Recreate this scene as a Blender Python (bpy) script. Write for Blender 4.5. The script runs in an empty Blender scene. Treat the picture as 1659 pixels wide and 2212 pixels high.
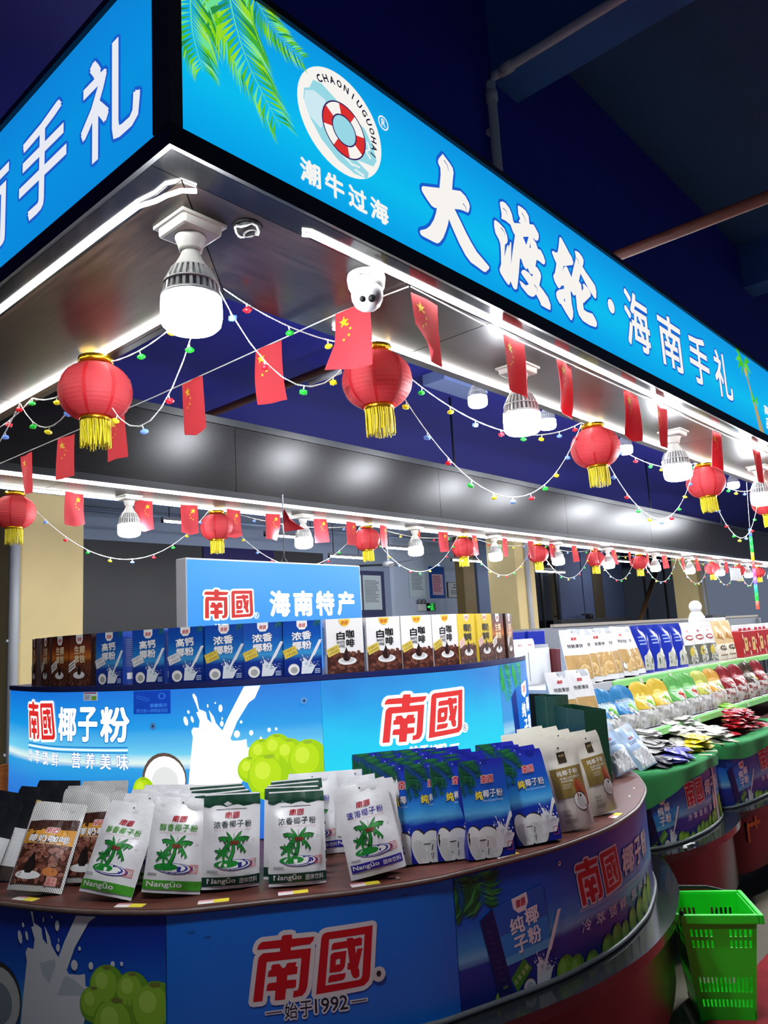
import bpy, bmesh, math, random
import numpy as np
from mathutils import Vector, Matrix
from mathutils.geometry import tessellate_polygon
random.seed(7)
SC = bpy.context.scene
COL = SC.collection
R90 = math.pi / 2
def rad(a): return math.radians(a)

# ------------------------------------------------------------------ camera
cam_d = bpy.data.cameras.new('camera')
cam = bpy.data.objects.new('camera', cam_d)
COL.objects.link(cam)
yaw, pit, rol = 0.72431249, 0.162404802, -0.0559780884
fw = Vector((math.cos(pit) * math.cos(yaw), math.cos(pit) * math.sin(yaw), math.sin(pit)))
r0 = fw.cross(Vector((0, 0, 1))).normalized()
u0 = r0.cross(fw)
rt = r0 * math.cos(rol) + u0 * math.sin(rol)
up = u0 * math.cos(rol) - r0 * math.sin(rol)
cam.matrix_world = Matrix(((rt.x, up.x, -fw.x, 0), (rt.y, up.y, -fw.y, 0), (rt.z, up.z, -fw.z, 1.6), (0, 0, 0, 1)))
cam_d.sensor_fit = 'VERTICAL'
cam_d.sensor_height = 24.0
cam_d.lens = 24.0 * 1666.362 / 2212.0
cam_d.clip_start = 0.02
cam_d.clip_end = 200
SC.camera = cam

# ------------------------------------------------------------------ world, exposure
W = bpy.data.worlds.new('hall_night')
SC.world = W
W.use_nodes = True
W.node_tree.nodes['Background'].inputs[0].default_value = (0.55, 0.68, 0.95, 1)
W.node_tree.nodes['Background'].inputs[1].default_value = 0.22
SC.view_settings.view_transform = 'Standard'
SC.view_settings.look = 'None'
SC.view_settings.gamma = 1
SC.view_settings.exposure = 0.0
SC.view_settings.use_curve_mapping = False
SC.cycles.max_bounces = 6
SC.cycles.diffuse_bounces = 3
SC.cycles.glossy_bounces = 3
SC.cycles.transmission_bounces = 5
SC.cycles.transparent_max_bounces = 8
SC.cycles.caustics_reflective = False
SC.cycles.caustics_refractive = False
SC.cycles.sample_clamp_indirect = 4.0
BULB, STRIP = 290.0, 34.0

# ------------------------------------------------------------------ materials
def lin(c):
    c = c / 255.0
    return c / 12.92 if c <= 0.04045 else ((c + 0.055) / 1.055) ** 2.4
def col(c, k=1.0): return (lin(c[0]) * k, lin(c[1]) * k, lin(c[2]) * k, 1.0)
MATS = {}
def mat(name, c, rough=0.5, metal=0.0, spec=0.5, emit=0.0, ecol=None, var=0.0, vscale=8.0, coat=0.0, alpha=1.0, trans=0.0, bump=0.0, bscale=60.0, sss=0.0):
    if name in MATS: return MATS[name]
    m = bpy.data.materials.new(name); m.use_nodes = True
    nt = m.node_tree; b = nt.nodes['Principled BSDF']
    b.inputs['Base Color'].default_value = col(c)
    b.inputs['Roughness'].default_value = rough
    b.inputs['Metallic'].default_value = metal
    b.inputs['Specular IOR Level'].default_value = spec
    b.inputs['Coat Weight'].default_value = coat
    b.inputs['Coat Roughness'].default_value = 0.1
    b.inputs['Alpha'].default_value = alpha
    b.inputs['Transmission Weight'].default_value = trans
    if sss: b.inputs['Subsurface Weight'].default_value = sss; b.inputs['Subsurface Radius'].default_value = (0.02, 0.01, 0.01)
    if emit:
        b.inputs['Emission Color'].default_value = col(ecol or c)
        b.inputs['Emission Strength'].default_value = emit
    if var or bump:
        tc = nt.nodes.new('ShaderNodeTexCoord')
        nz = nt.nodes.new('ShaderNodeTexNoise'); nz.inputs['Scale'].default_value = vscale; nz.inputs['Detail'].default_value = 3
        nt.links.new(tc.outputs['Object'], nz.inputs['Vector'])
        if var:
            mx = nt.nodes.new('ShaderNodeMix'); mx.data_type = 'RGBA'
            nt.links.new(nz.outputs['Fac'], mx.inputs[0])
            mx.inputs[6].default_value = col(c, 1 - var); mx.inputs[7].default_value = col(c, 1 + var)
            nt.links.new(mx.outputs[2], b.inputs['Base Color'])
            if emit and ecol is None: nt.links.new(mx.outputs[2], b.inputs['Emission Color'])
        if bump:
            n2 = nt.nodes.new('ShaderNodeTexNoise'); n2.inputs['Scale'].default_value = bscale; n2.inputs['Detail'].default_value = 4
            nt.links.new(tc.outputs['Object'], n2.inputs['Vector'])
            bp = nt.nodes.new('ShaderNodeBump'); bp.inputs['Strength'].default_value = bump; bp.inputs['Distance'].default_value = 0.01
            nt.links.new(n2.outputs['Fac'], bp.inputs['Height']); nt.links.new(bp.outputs['Normal'], b.inputs['Normal'])
    MATS[name] = m
    return m
def cloth_mat(name, c, tr=0.5, var=0.08, bump=0.0):
    "thin cloth: part of the light passes through"
    m = mat(name, c, rough=0.6, var=var, vscale=10, bump=bump, bscale=25); nt = m.node_tree; b = nt.nodes['Principled BSDF']; o = nt.nodes['Material Output']
    t = nt.nodes.new('ShaderNodeBsdfTranslucent'); t.inputs[0].default_value = col(c); x = nt.nodes.new('ShaderNodeMixShader'); x.inputs[0].default_value = tr
    nt.links.new(b.outputs[0], x.inputs[1]); nt.links.new(t.outputs[0], x.inputs[2]); nt.links.new(x.outputs[0], o.inputs[0])
    return m
def ink(c, gloss=0.45):
    "flat printing ink"
    return mat('ink_%d_%d_%d' % c, c, rough=gloss, spec=0.35)
def glow(c, k=1.0):
    "backlit print: the film shines in its own colour"
    n = 'backlit_%d_%d_%d_%d' % (c + (int(k * 100),))
    if n in MATS: return MATS[n]
    m = mat(n, c, rough=0.4, spec=0.3, emit=k)
    m.node_tree.nodes['Principled BSDF'].inputs['Base Color'].default_value = col(c, 0.15)
    return m
def ramp_mat(name, stops, axis=1, rough=0.4, emit=0.0, streak=0.0, sscale=(3, 60, 1), coat=0.0, bump=0.0):
    "print whose colour runs along the UV (axis 0 = u, 1 = v); optional streaks across"
    if name in MATS: return MATS[name]
    m = bpy.data.materials.new(name); m.use_nodes = True
    nt = m.node_tree; b = nt.nodes['Principled BSDF']
    uv = nt.nodes.new('ShaderNodeUVMap'); uv.uv_map = 'UVMap'
    sp = nt.nodes.new('ShaderNodeSeparateXYZ'); nt.links.new(uv.outputs[0], sp.inputs[0])
    cr = nt.nodes.new('ShaderNodeValToRGB')
    src = sp.outputs[axis]
    if streak:
        mp = nt.nodes.new('ShaderNodeMapping'); mp.inputs['Scale'].default_value = sscale
        nt.links.new(uv.outputs[0], mp.inputs['Vector'])
        nz = nt.nodes.new('ShaderNodeTexNoise'); nz.inputs['Scale'].default_value = 1; nz.inputs['Detail'].default_value = 4
        nt.links.new(mp.outputs[0], nz.inputs['Vector'])
        ma = nt.nodes.new('ShaderNodeMath'); ma.operation = 'MULTIPLY_ADD'
        nt.links.new(nz.outputs['Fac'], ma.inputs[0]); ma.inputs[1].default_value = streak; ma.inputs[2].default_value = -streak / 2
        ad = nt.nodes.new('ShaderNodeMath'); ad.operation = 'ADD'
        nt.links.new(src, ad.inputs[0]); nt.links.new(ma.outputs[0], ad.inputs[1]); src = ad.outputs[0]
    nt.links.new(src, cr.inputs[0])
    el = cr.color_ramp.elements
    while len(el) < len(stops): el.new(0.5)
    for e, (p, c) in zip(el, stops): e.position = p; e.color = col(c)
    b.inputs['Roughness'].default_value = rough
    b.inputs['Specular IOR Level'].default_value = 0.35
    b.inputs['Coat Weight'].default_value = coat
    if emit:
        nt.links.new(cr.outputs[0], b.inputs['Emission Color']); b.inputs['Emission Strength'].default_value = emit
        b.inputs['Base Color'].default_value = (0.04, 0.06, 0.08, 1)
    else: nt.links.new(cr.outputs[0], b.inputs['Base Color'])
    if bump:
        tc = nt.nodes.new('ShaderNodeTexCoord')
        n2 = nt.nodes.new('ShaderNodeTexNoise'); n2.inputs['Scale'].default_value = 30; n2.inputs['Detail'].default_value = 3
        nt.links.new(tc.outputs['Object'], n2.inputs['Vector'])
        bp = nt.nodes.new('ShaderNodeBump'); bp.inputs['Strength'].default_value = bump; bp.inputs['Distance'].default_value = 0.01
        nt.links.new(n2.outputs['Fac'], bp.inputs['Height']); nt.links.new(bp.outputs['Normal'], b.inputs['Normal'])
    MATS[name] = m
    return m
def wood_mat(name, c1, c2, along=(1, 14, 14), rough=0.3, coat=0.0, scale=6, spec=0.5):
    if name in MATS: return MATS[name]
    m = bpy.data.materials.new(name); m.use_nodes = True
    nt = m.node_tree; b = nt.nodes['Principled BSDF']
    tc = nt.nodes.new('ShaderNodeTexCoord'); mp = nt.nodes.new('ShaderNodeMapping')
    mp.inputs['Scale'].default_value = along
    nt.links.new(tc.outputs['Object'], mp.inputs['Vector'])
    nz = nt.nodes.new('ShaderNodeTexNoise'); nz.inputs['Scale'].default_value = scale; nz.inputs['Detail'].default_value = 8; nz.inputs['Roughness'].default_value = 0.65
    nt.links.new(mp.outputs[0], nz.inputs['Vector'])
    cr = nt.nodes.new('ShaderNodeValToRGB'); nt.links.new(nz.outputs['Fac'], cr.inputs[0])
    cr.color_ramp.elements[0].position = 0.32; cr.color_ramp.elements[0].color = col(c1)
    cr.color_ramp.elements[1].position = 0.72; cr.color_ramp.elements[1].color = col(c2)
    nt.links.new(cr.outputs[0], b.inputs['Base Color'])
    rr = nt.nodes.new('ShaderNodeMapRange'); nt.links.new(nz.outputs['Fac'], rr.inputs[0])
    rr.inputs[3].default_value = rough * 0.85; rr.inputs[4].default_value = rough * 1.2
    nt.links.new(rr.outputs[0], b.inputs['Roughness'])
    b.inputs['Coat Weight'].default_value = coat; b.inputs['Coat Roughness'].default_value = 0.08; b.inputs['Specular IOR Level'].default_value = spec
    MATS[name] = m
    return m

# ------------------------------------------------------------------ mesh building
class MB:
    def __init__(s): s.v = []; s.f = []; s.m = []; s.sm = []; s.uv = []; s.mats = []
    def mi(s, m):
        if m not in s.mats: s.mats.append(m)
        return s.mats.index(m)
    def add(s, vs, fs, m, smooth=False, uv=None):
        o = len(s.v); k = s.mi(m)
        s.v.extend([tuple(p) for p in vs])
        s.uv.extend(uv if uv is not None else [(0.0, 0.0)] * len(vs))
        for f in fs: s.f.append(tuple(i + o for i in f)); s.m.append(k); s.sm.append(smooth)
        return s
    def box(s, x0, x1, y0, y1, z0, z1, m, T=None):
        vs = [Vector((x, y, z)) for z in (z0, z1) for y in (y0, y1) for x in (x0, x1)]
        if T is not None: vs = [T @ p for p in vs]
        return s.add(vs, [(0, 2, 3, 1), (4, 5, 7, 6), (0, 1, 5, 4), (2, 6, 7, 3), (0, 4, 6, 2), (1, 3, 7, 5)], m)
    def bevbox(s, x0, x1, y0, y1, z0, z1, b, m, T=None, seg=2):
        bm = bmesh.new(); bmesh.ops.create_cube(bm, size=1)
        for p in bm.verts: p.co = Vector(((x0 + x1) / 2 + p.co.x * (x1 - x0), (y0 + y1) / 2 + p.co.y * (y1 - y0), (z0 + z1) / 2 + p.co.z * (z1 - z0)))
        bmesh.ops.bevel(bm, geom=bm.edges[:], offset=b, segments=seg, affect='EDGES', profile=0.5)
        bm.verts.index_update()
        vs = [p.co.copy() for p in bm.verts]; fs = [[q.index for q in f.verts] for f in bm.faces]; bm.free()
        if T is not None: vs = [T @ p for p in vs]
        return s.add(vs, fs, m)
    def prism(s, pts, z0, z1, m, T=None):
        "vertical prism over a 2D outline"
        n = len(pts); tri = tessellate_polygon([[Vector((x, y, 0)) for x, y in pts]])
        vs = [Vector((x, y, z0)) for x, y in pts] + [Vector((x, y, z1)) for x, y in pts]
        fs = [(i, (i + 1) % n, n + (i + 1) % n, n + i) for i in range(n)]
        fs += [t[::-1] for t in tri] + [tuple(i + n for i in t) for t in tri]
        if T is not None: vs = [T @ p for p in vs]
        return s.add(vs, fs, m)
    def lathe(s, prof, m, n=20, c=(0, 0, 0), smooth=True, T=None):
        vs = []; fs = []
        for r, z in prof:
            for i in range(n):
                a = 2 * math.pi * i / n; vs.append(Vector((c[0] + r * math.cos(a), c[1] + r * math.sin(a), c[2] + z)))
        for j in range(len(prof) - 1):
            for i in range(n):
                k = (i + 1) % n; fs.append((j * n + i, j * n + k, (j + 1) * n + k, (j + 1) * n + i))
        if prof[0][0] > 1e-6: fs.append(tuple(range(n))[::-1])
        if prof[-1][0] > 1e-6: fs.append(tuple((len(prof) - 1) * n + i for i in range(n)))
        if T is not None: vs = [T @ p for p in vs]
        return s.add(vs, fs, m, smooth)
    def tube(s, path, r, m, n=8, smooth=True, cap=True, closed=False):
        P = [Vector(p) for p in path]; vs = []; fs = []; k = len(P)
        rr = r if isinstance(r, (list, tuple)) else [r] * k
        up_ = Vector((0, 0, 1))
        for i, p in enumerate(P):
            d = (P[(i + 1) % k] - P[i - 1]) if closed else (P[min(i + 1, k - 1)] - P[max(i - 1, 0)])
            d = d.normalized() if d.length > 1e-9 else Vector((0, 0, 1))
            ref = up_ if abs(d.z) < 0.95 else Vector((1, 0, 0))
            a = d.cross(ref).normalized(); b = a.cross(d)
            for j in range(n):
                t = 2 * math.pi * j / n; vs.append(p + (a * math.cos(t) + b * math.sin(t)) * rr[i])
        for i in range(k if closed else k - 1):
            for j in range(n):
                q = (j + 1) % n; i2 = (i + 1) % k
                fs.append((i * n + j, i * n + q, i2 * n + q, i2 * n + j))
        if cap and not closed: fs.append(tuple(range(n))[::-1]); fs.append(tuple((k - 1) * n + j for j in range(n)))
        return s.add(vs, fs, m, smooth)
    def grid(s, fn, nu, nv, m, smooth=True, flip=False, u0=0., u1=1., v0=0., v1=1.):
        vs = []; uv = []; fs = []
        for j in range(nv + 1):
            for i in range(nu + 1):
                u = u0 + (u1 - u0) * i / nu; v = v0 + (v1 - v0) * j / nv
                vs.append(Vector(fn(u, v))); uv.append((u, v))
        for j in range(nv):
            for i in range(nu):
                a = j * (nu + 1) + i; q = (a, a + 1, a + nu + 2, a + nu + 1)
                fs.append(q[::-1] if flip else q)
        return s.add(vs, fs, m, smooth, uv)
    def sphere(s, c, r, m, nu=12, nv=8, sc=(1, 1, 1)):
        prof = [(max(1e-7, math.sin(math.pi * j / nv)) * r, -math.cos(math.pi * j / nv) * r * sc[2]) for j in range(nv + 1)]
        return s.lathe(prof, m, nu, c)
    def mesh(s, name):
        me = bpy.data.meshes.new(name)
        me.from_pydata(s.v, [], s.f)
        for m in s.mats: me.materials.append(m)
        me.polygons.foreach_set('material_index', s.m)
        me.polygons.foreach_set('use_smooth', s.sm)
        ul = me.uv_layers.new(name='UVMap')
        li = np.empty(len(me.loops), dtype=np.int32); me.loops.foreach_get('vertex_index', li)
        ul.data.foreach_set('uv', np.array(s.uv, dtype=np.float32).reshape(-1, 2)[li].ravel())
        me.update(); me.validate()
        return me
    def build(s, name, parent=None, loc=None, rot=None):
        return put(name, s.mesh(name), parent, loc, rot)
def put(name, me, parent=None, loc=None, rot=None):
    o = bpy.data.objects.new(name, me); COL.objects.link(o)
    if parent is not None: o.parent = parent
    if loc is not None: o.location = loc
    if rot is not None: o.rotation_euler = rot
    return o
def thing(name, label, cat, loc=(0, 0, 0), rot=(0, 0, 0), group=None):
    o = bpy.data.objects.new(name, None); COL.objects.link(o)
    o.empty_display_size = 0.05
    o.location = loc; o.rotation_euler = rot
    return tag(o, label, cat, group)
def tag(o, label, cat, group=None):
    o['label'] = label; o['category'] = cat
    if group: o['group'] = group
    return o
def struct(o): o['kind'] = 'structure'; return o
def stuff(o): o['kind'] = 'stuff'; return o
def dup(root, loc, rot, label, group=None):
    r = root.copy(); COL.objects.link(r); r.location = loc; r.rotation_euler = rot; r['label'] = label
    if group: r['group'] = group
    for ch in list(root.children):
        c = ch.copy(); COL.objects.link(c); c.parent = r
        for g in list(ch.children):
            d = g.copy(); COL.objects.link(d); d.parent = c
    return r

# ------------------------------------------------------------------ flat print as vector shapes
_txt = {}
_tc = bpy.data.curves.new('lettering', 'FONT'); _to = bpy.data.objects.new('lettering', _tc); COL.objects.link(_to)
def glyphs(s, bold=0.0, space=1.0, res=3):
    k = (s, round(bold, 4), space, res)
    if k in _txt: return _txt[k]
    _tc.body = s; _tc.offset = bold; _tc.space_character = space; _tc.resolution_u = res; _tc.space_line = 1.0
    bpy.context.view_layer.update()
    ev = _to.evaluated_get(bpy.context.evaluated_depsgraph_get())
    me = ev.to_mesh()
    v = np.empty(len(me.vertices) * 3); me.vertices.foreach_get('co', v); v = v.reshape(-1, 3)[:, :2].copy()
    f = [tuple(p.vertices) for p in me.polygons]
    ev.to_mesh_clear()
    _txt[k] = (v, f)
    return _txt[k]
class Print:
    "collects flat shapes in a (u,v) plane and lays them on a surface map(u,v,h)"
    def __init__(s, mp, mb=None, base=0.0004, step=0.00025, clip=None, cell=None, tcell=True):
        s.tcell = tcell; s.map = mp; s.mb = mb or MB(); s.base = base; s.step = step; s.clip = clip; s.cell = cell; s.k = 0
    def raw(s, v, f, m, layer, cell=None):
        s.k += 1
        h = s.base + s.step * layer + 2e-6 * (s.k % 40)
        cell = None if cell is False else (cell or s.cell)
        if cell or s.clip:
            bm = bmesh.new(); bv = [bm.verts.new((p[0], p[1], 0)) for p in v]
            for t in f:
                try: bm.faces.new([bv[i] for i in t])
                except ValueError: pass
            def cut(x, ax, clear=None):
                no = (1, 0, 0) if ax == 0 else (0, 1, 0); co = (x, 0, 0) if ax == 0 else (0, x, 0)
                bmesh.ops.bisect_plane(bm, geom=bm.verts[:] + bm.edges[:] + bm.faces[:], dist=1e-7, plane_co=co, plane_no=no, clear_outer=clear == 'o', clear_inner=clear == 'i')
            if s.clip:
                a, b, c, d = s.clip
                cut(a, 0, 'i'); cut(b, 0, 'o'); cut(c, 1, 'i'); cut(d, 1, 'o')
            if cell and bm.verts:
                for ax in (0, 1):
                    if cell[ax]:
                        lo = min(q.co[ax] for q in bm.verts); hi = max(q.co[ax] for q in bm.verts)
                        i = math.floor(lo / cell[ax]) + 1
                        while i * cell[ax] < hi - 1e-6: cut(i * cell[ax], ax); i += 1
            bm.verts.index_update()
            v = [(q.co.x, q.co.y) for q in bm.verts]; f = [[q.index for q in t.verts] for t in bm.faces]; bm.free()
        if not f: return
        s.mb.add([s.map(p[0], p[1], h) for p in v], f, m, False, [(float(p[0]), float(p[1])) for p in v])
    def poly(s, pts, m, layer=0, holes=(), cell=None):
        loops = [[Vector((x, y, 0)) for x, y in l] for l in [pts] + list(holes)]
        tri = tessellate_polygon(loops)
        s.raw([(q.x, q.y) for l in loops for q in l], fixw(tri, [(q.x, q.y) for l in loops for q in l]), m, layer, cell)
    def rect(s, u0, u1, v0, v1, m, layer=0, cell=None): s.raw([(u0, v0), (u1, v0), (u1, v1), (u0, v1)], [(0, 1, 2, 3)], m, layer, cell)
    def ell(s, cu, cv, ru, rv, m, layer=0, n=20, rot=0.0, a0=0.0, a1=2 * math.pi):
        p = []
        for i in range(n if a1 - a0 > 6.28 else n + 1):
            a = a0 + (a1 - a0) * i / n; x, y = ru * math.cos(a), rv * math.sin(a)
            p.append((cu + x * math.cos(rot) - y * math.sin(rot), cv + x * math.sin(rot) + y * math.cos(rot)))
        s.raw(p, [tuple(range(len(p)))], m, layer)
    def ring(s, cu, cv, ru, rv, t, m, layer=0, n=24, a0=0.0, a1=2 * math.pi, asp=1.0):
        v = []; f = []
        for i in range(n + 1):
            a = a0 + (a1 - a0) * i / n
            v += [(cu + ru * math.cos(a), cv + rv * math.sin(a)), (cu + (ru - t) * math.cos(a), cv + (rv - t * asp) * math.sin(a))]
        for i in range(n): f.append((2 * i, 2 * i + 2, 2 * i + 3, 2 * i + 1))
        s.raw(v, fixw(f, v), m, layer)
    def line(s, pts, w, m, layer=0, w1=None, asp=1.0):
        n = len(pts); v = []; f = []
        for i, p in enumerate(pts):
            a = pts[max(i - 1, 0)]; b = pts[min(i + 1, n - 1)]; dx, dy = b[0] - a[0], (b[1] - a[1]) / asp; l = math.hypot(dx, dy) or 1
            ww = w if w1 is None else w + (w1 - w) * i / (n - 1)
            v += [(p[0] - dy / l * ww / 2, p[1] + dx / l * ww / 2 * asp), (p[0] + dy / l * ww / 2, p[1] - dx / l * ww / 2 * asp)]
        for i in range(n - 1): f.append((2 * i, 2 * i + 1, 2 * i + 3, 2 * i + 2))
        s.raw(v, fixw(f, v), m, layer)
    def stroke(s, pts, w, m, layer=0, asp=1.0):
        "outline of a closed polygon"
        n = len(pts)
        for i in range(n):
            a, b = pts[i], pts[(i + 1) % n]
            s.line([a, b], w, m, layer, asp=asp); s.ell(a[0], a[1], w / 2, w / 2 * asp, m, layer, 8)
    def text(s, t, u0, u1, v0, v1, m, layer=1, bold=0.0, shear=0.0, space=1.0, out=(), rot=0.0, res=2, asp=1.0):
        v, f = glyphs(t, 0.0, space, res)
        if not len(v): return
        lo = v.min(0) - bold; hi = v.max(0) + bold; sx = (u1 - u0) / (hi[0] - lo[0]); sy = (v1 - v0) / (hi[1] - lo[1])
        cu, cv = (u0 + u1) / 2, (v0 + v1) / 2; c, n_ = math.cos(rot), math.sin(rot)
        def tr(p):
            y = (p[:, 1] - lo[1]) * sy - (v1 - v0) / 2; x = (p[:, 0] - lo[0]) * sx - (u1 - u0) / 2 + shear * y
            return np.stack([cu + x * c - y * n_, cv + (x * n_ + y * c) * 1.0], 1)
        def fat(r, n, m_, l_):
            "heavier strokes: the outline laid down again, shifted round a circle"
            for i in range(n):
                a = 2 * math.pi * (i + 0.5) / n; s.raw(tr(v + np.array([math.cos(a), math.sin(a)]) * r), f, m_, l_, None if s.tcell else False)
        for i, (om, ob) in enumerate(out): fat(bold + ob, 10, om, layer - 0.5 * (i + 1))
        if bold: fat(bold, 4 if bold < 0.03 else 6, m, layer)
        s.raw(tr(v), f, m, layer, None if s.tcell else False)
    def sub(s, fn): return Print(lambda a, b, h: s.map(*fn(a, b), h), s.mb, s.base, s.step, None, (0.1, 0.1) if s.cell else None, s.tcell)
def fixw(fs, v):
    o = []
    for t in fs:
        a = 0.0
        for i in range(len(t)):
            p, q = v[t[i]], v[t[(i + 1) % len(t)]]; a += p[0] * q[1] - q[0] * p[1]
        o.append(tuple(t) if a >= 0 else tuple(t)[::-1])
    return o
def catmull(pts, n=8):
    o = []; P = [Vector(p) for p in pts]; k = len(P)
    for i in range(k - 1):
        a, b, c, d = P[max(i - 1, 0)], P[i], P[i + 1], P[min(i + 2, k - 1)]
        for j in range(n):
            t = j / n
            o.append(0.5 * ((2 * b) + (c - a) * t + (2 * a - 5 * b + 4 * c - d) * t * t + (3 * b - a - 3 * c + d) * t ** 3))
    o.append(P[-1])
    return o
class Wall:
    "a vertical curved wall over a plan curve; s = arc length, outward normal on the right-hand side of travel"
    def __init__(s, pts, n=8, smooth=True):
        s.p = [Vector((q[0], q[1])) for q in (catmull([(a, b, 0) for a, b in pts], n) if smooth else pts)]
        s.l = [0.0]
        for a, b in zip(s.p, s.p[1:]): s.l.append(s.l[-1] + (b - a).length)
        s.len = s.l[-1]
    def at(s, t):
        t = min(max(t, 0), s.len - 1e-6); i = int(np.searchsorted(s.l, t, side='right')) - 1
        a, b = s.p[i], s.p[i + 1]; k = (t - s.l[i]) / (s.l[i + 1] - s.l[i])
        d0 = s.p[min(i + 1, len(s.p) - 1)] - s.p[max(i - 1, 0)]; d1 = s.p[min(i + 2, len(s.p) - 1)] - s.p[i]
        d = (d0.normalized() * (1 - k) + d1.normalized() * k).normalized()
        return a + (b - a) * k, Vector((d.y, -d.x)), d
    def pt(s, t, z, h=0.0):
        p, n, _ = s.at(t); return Vector((p.x + n.x * h, p.y + n.y * h, z))
    def near(s, x, y):
        return s.l[min(range(len(s.p)), key=lambda i: (s.p[i].x - x) ** 2 + (s.p[i].y - y) ** 2)]
    def off(s, h): return [(q.x, q.y) for q in (s.pt(t, 0, h) for t in s.l)]

# ------------------------------------------------------------------ hall: floor, slab, mezzanine, columns
M_floor = mat('hall_floor', (120, 112, 96), rough=0.45, var=0.25, vscale=3, bump=0.05)
M_slab = mat('slab_blue_spill', (34, 74, 116), rough=0.8, var=0.15, vscale=2)  # blue spill from the lit sign is mixed into the slab's base colour
M_navy = mat('navy_paint', (24, 32, 150), rough=0.7, var=0.12, vscale=1.5)
M_cream = mat('column_paint', (236, 212, 150), rough=0.6, var=0.06, vscale=4)
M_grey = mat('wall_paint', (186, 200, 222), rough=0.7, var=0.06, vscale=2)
M_pipe = mat('pipe_white', (185, 190, 195), rough=0.4)
M_rust = mat('pipe_brown', (110, 55, 40), rough=0.6, var=0.3, vscale=20)
M_black = mat('black_trim', (22, 24, 30), rough=0.35, var=0.2, vscale=20)
M_dark = mat('dark_recess', (14, 15, 20), rough=0.6)
M_white = mat('white_plastic', (232, 234, 236), rough=0.3)
M_steel = mat('steel', (170, 172, 175), rough=0.3, metal=1.0)

f = MB(); f.box(-12, 32, -9, 16, -0.2, 0, M_floor)
struct(f.build('floor'))
f = MB(); f.box(-12, 32, -9, 2.2, 5.57, 5.8, M_slab)
struct(f.build('ceiling'))
f = MB()
f.box(-12, 32, 2.2, 6.9, 4.0, 5.8, M_navy)
struct(f.build('trim_1'))
f = MB(); f.box(-12, 32, 6.9, 16, 4.1, 4.3, mat('back_ceiling', (58, 68, 84), rough=0.8))
struct(f.build('trim_2'))
for i, (x0, x1, zb) in enumerate(((3.70, 3.99, 4.92), (8.5, 8.85, 5.1))):
    f = MB(); f.box(x0, x1, -9, 2.2, zb, 5.57, mat('beam_blue_spill', (44, 96, 165), rough=0.8, var=0.1, vscale=2))  # beams coloured bluer and brighter than the slab, standing in for sign light
    struct(f.build('trim_%d' % (i + 3)))
f = MB(); f.box(-12, 32, 15.8, 16, 0, 4.1, M_dark); struct(f.build('wall_back'))
# pipes on the ceiling
p = MB(); p.tube([(3.645, -6, 4.89), (3.645, 1.6, 4.89), (3.645, 2.10, 4.89), (3.62, 2.15, 4.87), (3.60, 2.15, 4.82), (3.60, 2.15, 3.2)], 0.028, M_pipe, 10)
p.tube([(3.645, 2.02, 4.89), (3.645, 2.10, 4.89)], 0.036, M_pipe, 10); p.tube([(3.60, 2.15, 4.70), (3.60, 2.15, 4.76)], 0.036, M_pipe, 10)
p.box(3.60, 3.70, 1.2, 1.23, 4.87, 4.95, M_pipe); p.box(3.585, 3.615, 2.15, 2.2, 4.5, 4.53, M_pipe)
tag(p.build('drain_pipe'), 'white pipe along the ceiling beam, bending down the navy wall', 'pipe')
p = MB(); p.tube([(4.37, -6, 3.86), (4.37, 6.5, 3.86)], 0.035, M_rust, 10)
for y in (-2, 3.0): p.tube([(4.37, y, 3.86), (4.37, y, 3.99 if y > 2.2 else 5.56)], 0.008, M_rust, 6)
tag(p.build('sprinkler_pipe'), 'rusty brown pipe under the dark ceiling at the right', 'pipe')
# columns of the hall
for x0, y1, lab in ((2.965, 7.57, 'cream square column behind the counter at the left edge'), (11.19, 7.58, 'cream square column in the middle behind the far bulbs'), (19.46, 7.6, 'cream square column at the right behind the snack shelves')):
    t = thing('column', lab, 'column', (x0, 7.0, 0))
    b = MB(); b.bevbox(0, 0.60, 0, y1 - 7.0, 0, 4.1, 0.02, M_cream); b.build('shaft', t)
    b = MB(); b.tube([(0.30, -0.03, 0), (0.30, -0.03, 4.05)], 0.045, M_pipe, 10)
    for z in (0.8, 1.75, 3.0): b.box(0.24, 0.36, -0.04, 0.0, z, z + 0.02, M_pipe)
    o = b.build('downpipe', t)
    if x0 < 4: o.location = (-0.38, -0.05, 0)

# ------------------------------------------------------------------ kiosk canopy
XE = 17.4
CX0, CY0, CY1, CZ0, CZ1 = 0.805, 1.231, 4.65, 2.60, 3.10
IX, IY, IY2 = 1.275, 1.69, 4.20          # inner edges of the ring
wood_x = wood_mat('laminate_along', (20, 14, 15), (50, 38, 40), (1, 12, 12), 0.30, 0.0, 6, 0.36)
wood_y = wood_mat('laminate_across', (22, 16, 14), (62, 48, 40), (12, 1, 12), 0.30, 0.0, 6, 0.42)
wood_f = wood_mat('laminate_fascia', (14, 10, 11), (26, 21, 22), (1, 12, 12), 0.29, 0.0, 6, 0.30)
M_mirror = mat('black_glass_edge', (20, 20, 24), rough=0.12, spec=0.7, metal=0.1, var=0.4, vscale=9)
can = thing('kiosk_canopy', 'dark wood ring canopy hanging over the snack stall, black trimmed', 'canopy', (0, 0, 0))
def board(name, pts, z0, z1, m):
    b = MB(); b.prism(pts, z0, z1, m); return b.build(name, can)
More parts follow.
